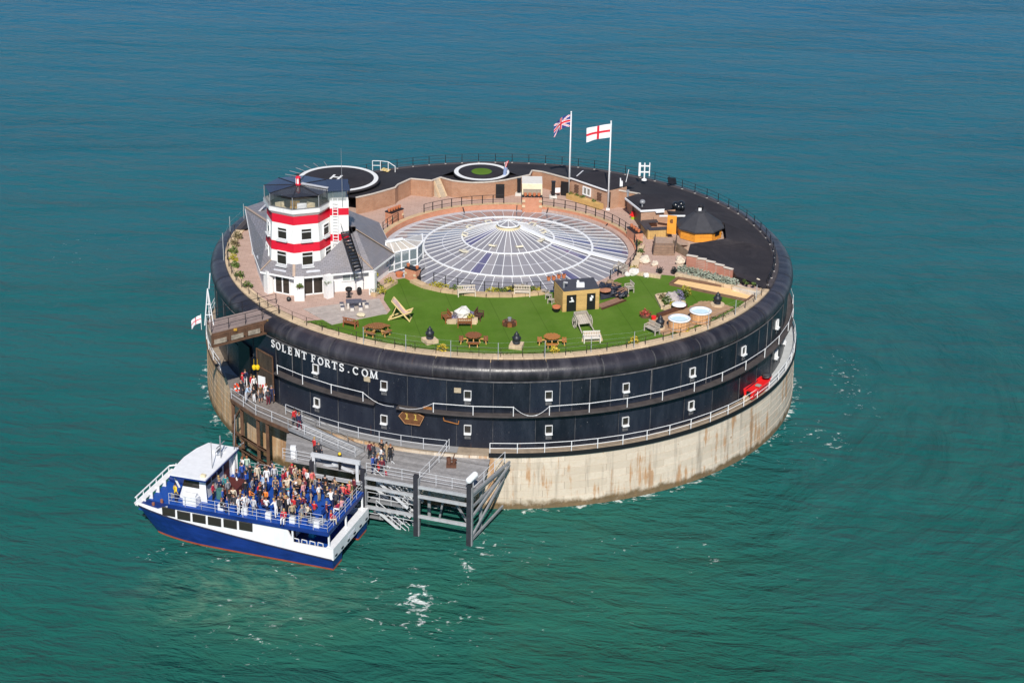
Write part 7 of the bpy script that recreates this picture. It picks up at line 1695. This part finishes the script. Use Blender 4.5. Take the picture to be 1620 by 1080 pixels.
def make_body(pose, bare_legs=False, short=False):
    J_ = skeleton(pose); names = list(J_); idx = {n: i for i, n in enumerate(names)}
    me = bpy.data.meshes.new('body'); me.from_pydata([tuple(J_[n][0]) for n in names], [(idx[n], idx[J_[n][2]]) for n in names if J_[n][2]], [])
    o = bpy.data.objects.new('tmp_body', me); COL.objects.link(o)
    sk = o.modifiers.new('skin', 'SKIN'); sk.use_smooth_shade = True
    for i, n in enumerate(names): r = J_[n][1]; me.skin_vertices[0].data[i].radius = (r*1.12 if n in ('chest', 'waist', 'pelvis') else r, r*.80 if n in ('chest', 'waist') else r); me.skin_vertices[0].data[i].use_root = (n == 'pelvis')
    ss = o.modifiers.new('sub', 'SUBSURF'); ss.levels = 1; ss.render_levels = 1
    dg = bpy.context.evaluated_depsgraph_get(); dg.update()
    out = bpy.data.meshes.new_from_object(o.evaluated_get(dg)); bpy.data.objects.remove(o); out.name = 'body'
    out.materials.clear()
    for k in range(4): out.materials.append(SKIN)
    def mi(n):
        if n in ('head', 'crown', 'neck'): return 0
        if n[:2] in ('wr', 'ha'): return 0 if (n[:2] == 'ha' or short) else 1
        if n[:2] in ('el', 'sh') or n in ('chest', 'waist'): return 1
        if n[:3] == 'toe': return 3
        if n[:2] == 'an': return 0 if bare_legs else 2
        return 2
    segs = [(J_[n][0], J_[J_[n][2]][0], mi(n), J_[n][1]) for n in names if J_[n][2]]
    for f in out.polygons:
        c = f.center; best = 9; b_ = 1
        for a, b, m_, r in segs:
            d = b-a; t = max(0, min(1, (c-a).dot(d)/d.length_squared)); ds = (c-(a+d*t)).length-r*.5
            if ds < best: best, b_ = ds, m_
        f.material_index = b_
    hp = J_['head'][0]
    return out, hp
SKIN = M('skin', (.50, .27, .18), .6, .08, 4)
POSES = {}
for nm, kw in (('stand', {}), ('hold', {'short': True}), ('cross', {}), ('lean', {}), ('sit', {}), ('walk', {}), ('wave', {})):
    POSES[nm] = make_body(nm, **kw); POSES[nm+'_b'] = make_body(nm, True, True)
CLO = {'white': (.74, .73, .74), 'cream': (.62, .54, .42), 'red': (.52, .02, .025), 'crimson': (.36, .015, .045), 'maroon': (.15, .016, .03), 'navy': (.018, .025, .075), 'royal blue': (.03, .08, .36), 'pale blue': (.38, .50, .66), 'black': (.013, .013, .016), 'charcoal': (.05, .05, .06), 'grey': (.22, .22, .24), 'pale grey': (.50, .50, .53), 'brown': (.15, .075, .035), 'tan': (.42, .28, .16), 'orange': (.70, .20, .03), 'coral': (.68, .13, .12), 'olive': (.11, .10, .035), 'teal': (.02, .22, .24), 'khaki': (.38, .29, .18), 'pink': (.60, .28, .30), 'lavender': (.48, .42, .58), 'mint': (.40, .52, .42), 'yellow': (.75, .50, .03)}
CM = {k: M('cloth_'+k.replace(' ', '_'), v, .85, .12, 8) for k, v in CLO.items()}
HAIR = {'dark': (.018, .013, .010), 'brown': (.075, .036, .016), 'blond': (.40, .27, .10), 'grey': (.17, .165, .16), 'ginger': (.24, .075, .02), 'white': (.6, .59, .57)}
HM = {k: M('hair_'+k, v, .6, .2, 12) for k, v in HAIR.items()}
hq = MB(); hq.blob((0, .012, .035), .105, .98, .04, 10, 7, 1); hq.v = [v if not (v.y < -.045 and v.z < .05) else Vector((v.x*.8, -.04, v.z)) for v in hq.v]; HAIRM = hq.mesh('hair', HM['dark'], True)
hq = MB(); hq.blob((0, .02, .02), .11, 1.25, .05, 10, 7, 2); hq.v = [v if not (v.y < -.03 and v.z < .06) else Vector((v.x*.8, -.03, v.z)) for v in hq.v]; HAIRL = hq.mesh('hair', HM['dark'], True)
hq = MB(); hq.lathe([(.115, .02), (.112, .06), (.08, .115), (.01, .13)], 10, cap=False); hq.box((0, -.13, .03), (.15, .12, .02)); CAPM = hq.mesh('cap', CM['red'])
fq = MB(); fq.poly([(-.012, -.085, -.01), (.012, -.085, -.01), (.0, -.085, .03)]); fq.poly([(-.015, -.088, -.015), (0, -.112, -.012), (0, -.088, .03)]); fq.poly([(.015, -.088, -.015), (0, -.088, .03), (0, -.112, -.012)]); fq.mat(1)
for s in (-1, 1): fq.box((s*.035, -.084, .028), (.02, .012, .012))
fq.box((0, -.080, -.045), (.045, .014, .010)); FACEM = fq.mesh('face', [SKIN, M('dark_feature', (.06, .03, .025), .6, 0)])
USED = {}
rp_ = random.Random(11)
HK = ['dark', 'brown', 'dark', 'blond', 'ginger', 'brown', 'grey']
HK = list(dict.fromkeys(HK))
SHOEM = CM['black']
def person(pos, top, bot, pose='stand', where='', rz=None, bare=False, hair=None, cap=None, group=None, extra=''):
    me, hp = POSES[pose+('_b' if bare else '')]
    hair = hair or rp_.choice(HK)
    verb = {'stand': 'standing', 'hold': 'arm raised to chest,', 'cross': 'arms folded', 'lean': 'leaning', 'sit': 'sitting', 'walk': 'walking', 'wave': 'waving'}[pose]
    legs = {'navy': 'navy', }.get(bot, bot)
    for trial in range(20):
        hd = f"person in {cap} cap" if cap else f"{hair}-haired person"
        lb = f"{hd}, {top} top, {bot} {'shorts' if bare else 'trousers'}, {verb} {where}{extra}"
        if lb not in USED: break
        cap = None; hair = HK[(HK.index(hair)+1) % len(HK)]
    USED[lb] = 1
    o = bpy.data.objects.new('person', me); COL.objects.link(o); o.location = pos; o.rotation_euler = (0, 0, rp_.uniform(0, 6.28) if rz is None else rz)
    sc = rp_.uniform(1.0, 1.1); o.scale = (sc, sc, sc)
    for i, m_ in ((1, CM[top]), (2, CM[bot]), (3, SHOEM)): o.material_slots[i].link = 'OBJECT'; o.material_slots[i].material = m_
    tag(o, lb, 'person', group or ('people on the ferry deck' if 'ferry' in where else 'people on the landing and jetty'))
    if cap: h = obj('cap', CAPM, o, hp); h.material_slots[0].link = 'OBJECT'; h.material_slots[0].material = CM[cap]
    else: h = obj('hair', HAIRL if rp_.random() < .4 else HAIRM, o, hp); h.material_slots[0].link = 'OBJECT'; h.material_slots[0].material = HM[hair]
    obj('face', FACEM, o, hp)
    return o
CROWD = [  # torso pixel, top, trousers, pose, (cap)
(384,736,'white','navy','hold'),(392,733,'mint','grey','stand'),(413,736,'navy','black','sit'),(374,754,'navy','white','stand'),(383,745,'royal blue','navy','stand'),(396,747,'black','black','hold'),(407,747,'cream','cream','stand'),(389,758,'royal blue','navy','stand'),(422,753,'white','white','stand'),(428,746,'navy','charcoal','cross'),(433,739,'lavender','white','hold'),(434,749,'pale grey','grey','stand'),(416,762,'pale blue','white','stand'),(399,769,'grey','charcoal','stand'),(404,760,'black','navy','hold'),(421,769,'charcoal','black','stand'),(436,767,'tan','white','stand'),(395,780,'orange','navy','sit'),(410,777,'red','navy','stand'),(420,783,'orange','charcoal','sit'),(412,775,'black','black','stand'),(341,765,'grey','navy','stand'),(334,775,'crimson','black','stand'),(357,765,'teal','charcoal','stand'),(347,769,'navy','black','cross'),(363,787,'black','charcoal','hold'),(369,783,'cream','navy','stand'),(370,790,'charcoal','grey','sit'),(350,796,'black','navy','sit'),(352,784,'royal blue','navy','stand'),(375,800,'white','white','hold'),(386,793,'white','pale grey','stand'),(391,792,'pale grey','grey','sit'),(401,800,'pale grey','grey','stand'),(415,794,'maroon','navy','sit'),(421,796,'white','charcoal','sit'),(449,777,'charcoal','black','stand'),(453,767,'cream','tan','stand'),(454,754,'red','white','stand'),(458,747,'brown','charcoal','stand'),(437,803,'white','white','lean'),(441,799,'charcoal','black','stand'),(453,798,'black','black','hold'),
(462,748,'maroon','charcoal','stand'),(467,747,'cream','tan','stand'),(456,755,'pale grey','white','stand'),(475,757,'brown','charcoal','stand'),(474,763,'tan','brown','sit'),(486,746,'coral','maroon','stand'),(486,755,'white','black','stand'),(494,758,'coral','tan','walk'),(455,767,'cream','khaki','lean'),(449,779,'charcoal','navy','stand'),(467,769,'tan','charcoal','stand'),(469,774,'black','black','hold'),(480,776,'pink','black','stand'),(491,781,'navy','khaki','stand'),(457,785,'pale blue','navy','stand'),(450,789,'orange','navy','sit'),(465,785,'white','black','cross'),(474,791,'orange','charcoal','sit'),(481,791,'navy','charcoal','stand'),(446,800,'charcoal','grey','stand'),(455,797,'white','black','stand'),(464,799,'red','khaki','stand'),(471,797,'navy','navy','stand'),(462,809,'khaki','black','stand'),(478,812,'grey','khaki','stand'),(497,801,'red','charcoal','sit'),(492,811,'black','navy','sit'),(487,807,'cream','charcoal','sit'),(443,821,'red','white','sit'),(526,817,'red','cream','sit'),(536,800,'crimson','white','sit'),(518,780,'black','khaki','sit'),(529,765,'tan','charcoal','sit'),(526,774,'charcoal','grey','stand'),(531,790,'charcoal','black','stand'),(524,789,'white','navy','lean'),(542,775,'coral','maroon','sit'),(547,778,'red','charcoal','sit'),(553,771,'coral','olive','sit'),(560,767,'maroon','black','stand'),(541,788,'charcoal','navy','sit'),(558,775,'olive','khaki','stand'),(549,799,'pink','grey','sit'),(515,775,'black','charcoal','stand'),(505,770,'navy','grey','walk')]
caps_ = {43: 'red', 57: 'teal', 54: 'white'}
def ferry_where(l):
    x, y = l.x, l.y
    if x > 11.6: return 'by the ferry wheelhouse'
    if y > 2.2: return 'at the near ferry rail'
    if x < 3.2: return 'at the ferry stern'
    if y < -2.3: return 'along the ferry jetty side'
    if x > 8.4: return 'by the ferry deck house'
    return 'amid the ferry crowd'
for k, (x_, y_, tp_, bt_, ps_) in enumerate(CROWD):
    zt_ = 3.71+(.95 if ps_ != 'sit' else .75); l = BL(x_, y_, zt_); l.x = min(max(l.x, .7), 12.0); l.y = min(max(l.y, -3.6), 3.55)
    pos = FO+FU*l.x+FV*l.y; pos.z = 3.71
    person(pos, tp_, bt_, ps_, ferry_where(l), cap=caps_.get(k), bare=bt_ in ('khaki', 'tan') and ps_ != 'sit')
rf_ = random.Random(21); placed = [((o.location-FO).dot(FU), (o.location-FO).dot(FV)) for o in COL.objects if o.name.startswith('person')]
TOPS = ['black', 'navy', 'charcoal', 'maroon', 'white', 'brown', 'grey', 'crimson', 'black', 'navy', 'black', 'charcoal']; BOTS = ['black', 'navy', 'charcoal', 'grey', 'khaki', 'brown', 'navy', 'charcoal']
tries = cnt = 0
while cnt < 18 and tries < 3000:
    tries += 1; x_ = rf_.uniform(1.0, 11.0) if rf_.random() < .3 else rf_.uniform(3.0, 9.8); y_ = rf_.uniform(-3.3, 2.6)
    if any((x_-a)**2+(y_-b)**2 < .55**2 for a, b in placed) or (10.3 < x_ < 12.3 and -1.6 < y_ < 1.0): continue
    placed.append((x_, y_)); cnt += 1; l = Vector((x_, y_, 0)); pos = FO+FU*x_+FV*y_; pos.z = 3.71
    person(pos, rf_.choice(TOPS), rf_.choice(BOTS), rf_.choice(['stand', 'stand', 'hold', 'cross', 'sit', 'lean', 'hold']), ferry_where(l))
person(FO+FU*14.9+FV*3.35+Vector((0, 0, 3.71)), 'yellow', 'navy', 'stand', 'before the ferry wheelhouse', rz=2.2, hair='dark')
LAND = [(388,596,'navy','white','stand'),(397,603,'red','white','stand'),(383,600,'red','charcoal','stand',),(389,620,'pale blue','pale grey','lean'),(402,621,'black','white','stand'),(412,620,'brown','charcoal','stand'),(411,611,'charcoal','black','stand'),(427,611,'red','black','hold'),(419,600,'white','black','stand'),(430,621,'navy','navy','stand'),(421,616,'white','white','stand'),(382,612,'black','charcoal','stand'),(417,608,'maroon','black','stand'),(424,624,'charcoal','maroon','stand')]
for k, p_ in enumerate(LAND):
    pos = P(p_[0], p_[1]+2, ZL+.95); pos.z = ZL+.02
    rr_ = hypot(pos.x, pos.y)
    if rr_ < 29.75: pos.x *= 29.75/rr_; pos.y *= 29.75/rr_
    person(pos, p_[2], p_[3], p_[4], 'on the fort landing', cap='red' if k == 2 else None, bare=k == 5)
rd = rampD-rampA
for k, (x_, y_, f, s, tp_, bt_) in enumerate(((432, 648, .02, .45, 'red', 'charcoal'), (446, 654, .12, .3, 'navy', 'maroon'))):
    p = rampA.lerp(rampB, s)+(rampD-rampA)*f; person(p, tp_, bt_, 'walk', 'atop the grey ramp', rz=-2.2)
JET = [(585,710,'maroon','black','stand'),(591,713,'charcoal','charcoal','stand'),(604,709,'black','black','cross'),(611,711,'tan','khaki','stand'),(618,715,'black','black','stand'),(599,722,'pale grey','charcoal','sit'),(603,719,'white','grey','stand'),(590,733,'royal blue','navy','stand'),(596,732,'navy','black','stand'),(604,736,'maroon','charcoal','stand'),(606,726,'charcoal','navy','stand'),(497,705,'red','black','stand'),(504,711,'charcoal','black','stand')]
for k, (x_, y_, tp_, bt_, ps_) in enumerate(JET):
    pos = P(x_, y_, ZJ+.95); pos.z = ZJ+.01
    rr_ = hypot(pos.x, pos.y)
    if rr_ < 30.9: pos.x *= 30.9/rr_; pos.y *= 30.9/rr_
    person(pos, tp_, bt_, ps_, 'on the jetty deck' if x_ > 550 else 'on the jetty below the ramp')
for k, (t_, tp_, f) in enumerate(((9.0, 'red', .08), (8.2, 'crimson', .3))):
    p = J(9.2, 1.0, 4.6).lerp(J(6.0, 1.0, 2.2), f); person(p, tp_, 'white' if k else 'charcoal', 'walk', 'on stairs under the jetty', rz=-1.2)
GROUPS = {'bench': 'benches on the lawn and decks', 'picnic_table': 'round picnic tables on the lawn', 'urn_stove': 'black urn stoves', 'boulder': 'pale boulders by the lawn', 'railing': 'metal railings', 'wire_fence': 'tall wire fences at the rim', 'column_heater': 'column heaters by the kiosk', 'brick_pier': 'brick piers with flowerpots', 'stool': 'stools by the toilet hut', 'potted_plant': 'small dark potted plants', 'hot_tub': 'hot tubs on the deck', 'flag': 'flags', 'flagpole': 'white flagpoles', 'yellow_clump': 'yellow flowers at the front rim', 'hanging_basket': 'baskets on the lighthouse', 'stair_flight': 'stair flights under the jetty', 'stair_landing': 'landings of the jetty stairs', 'yellow_buoy': 'yellow buoys over the landing', 'settee': 'seats on the lighthouse balcony', 'rope': 'gallery ropes', 'roof_cowl': 'cowls on the bar roof', 'plant_pot': 'large plant pots', 'stone_bed': 'raised stone beds'}
for o in list(COL.objects):
    k = o.name.split('.')[0]
    if o.parent is None and o.get('label') and not o.get('group') and k in GROUPS: o['group'] = GROUPS[k]
print('OBJECTS', len(bpy.data.objects))
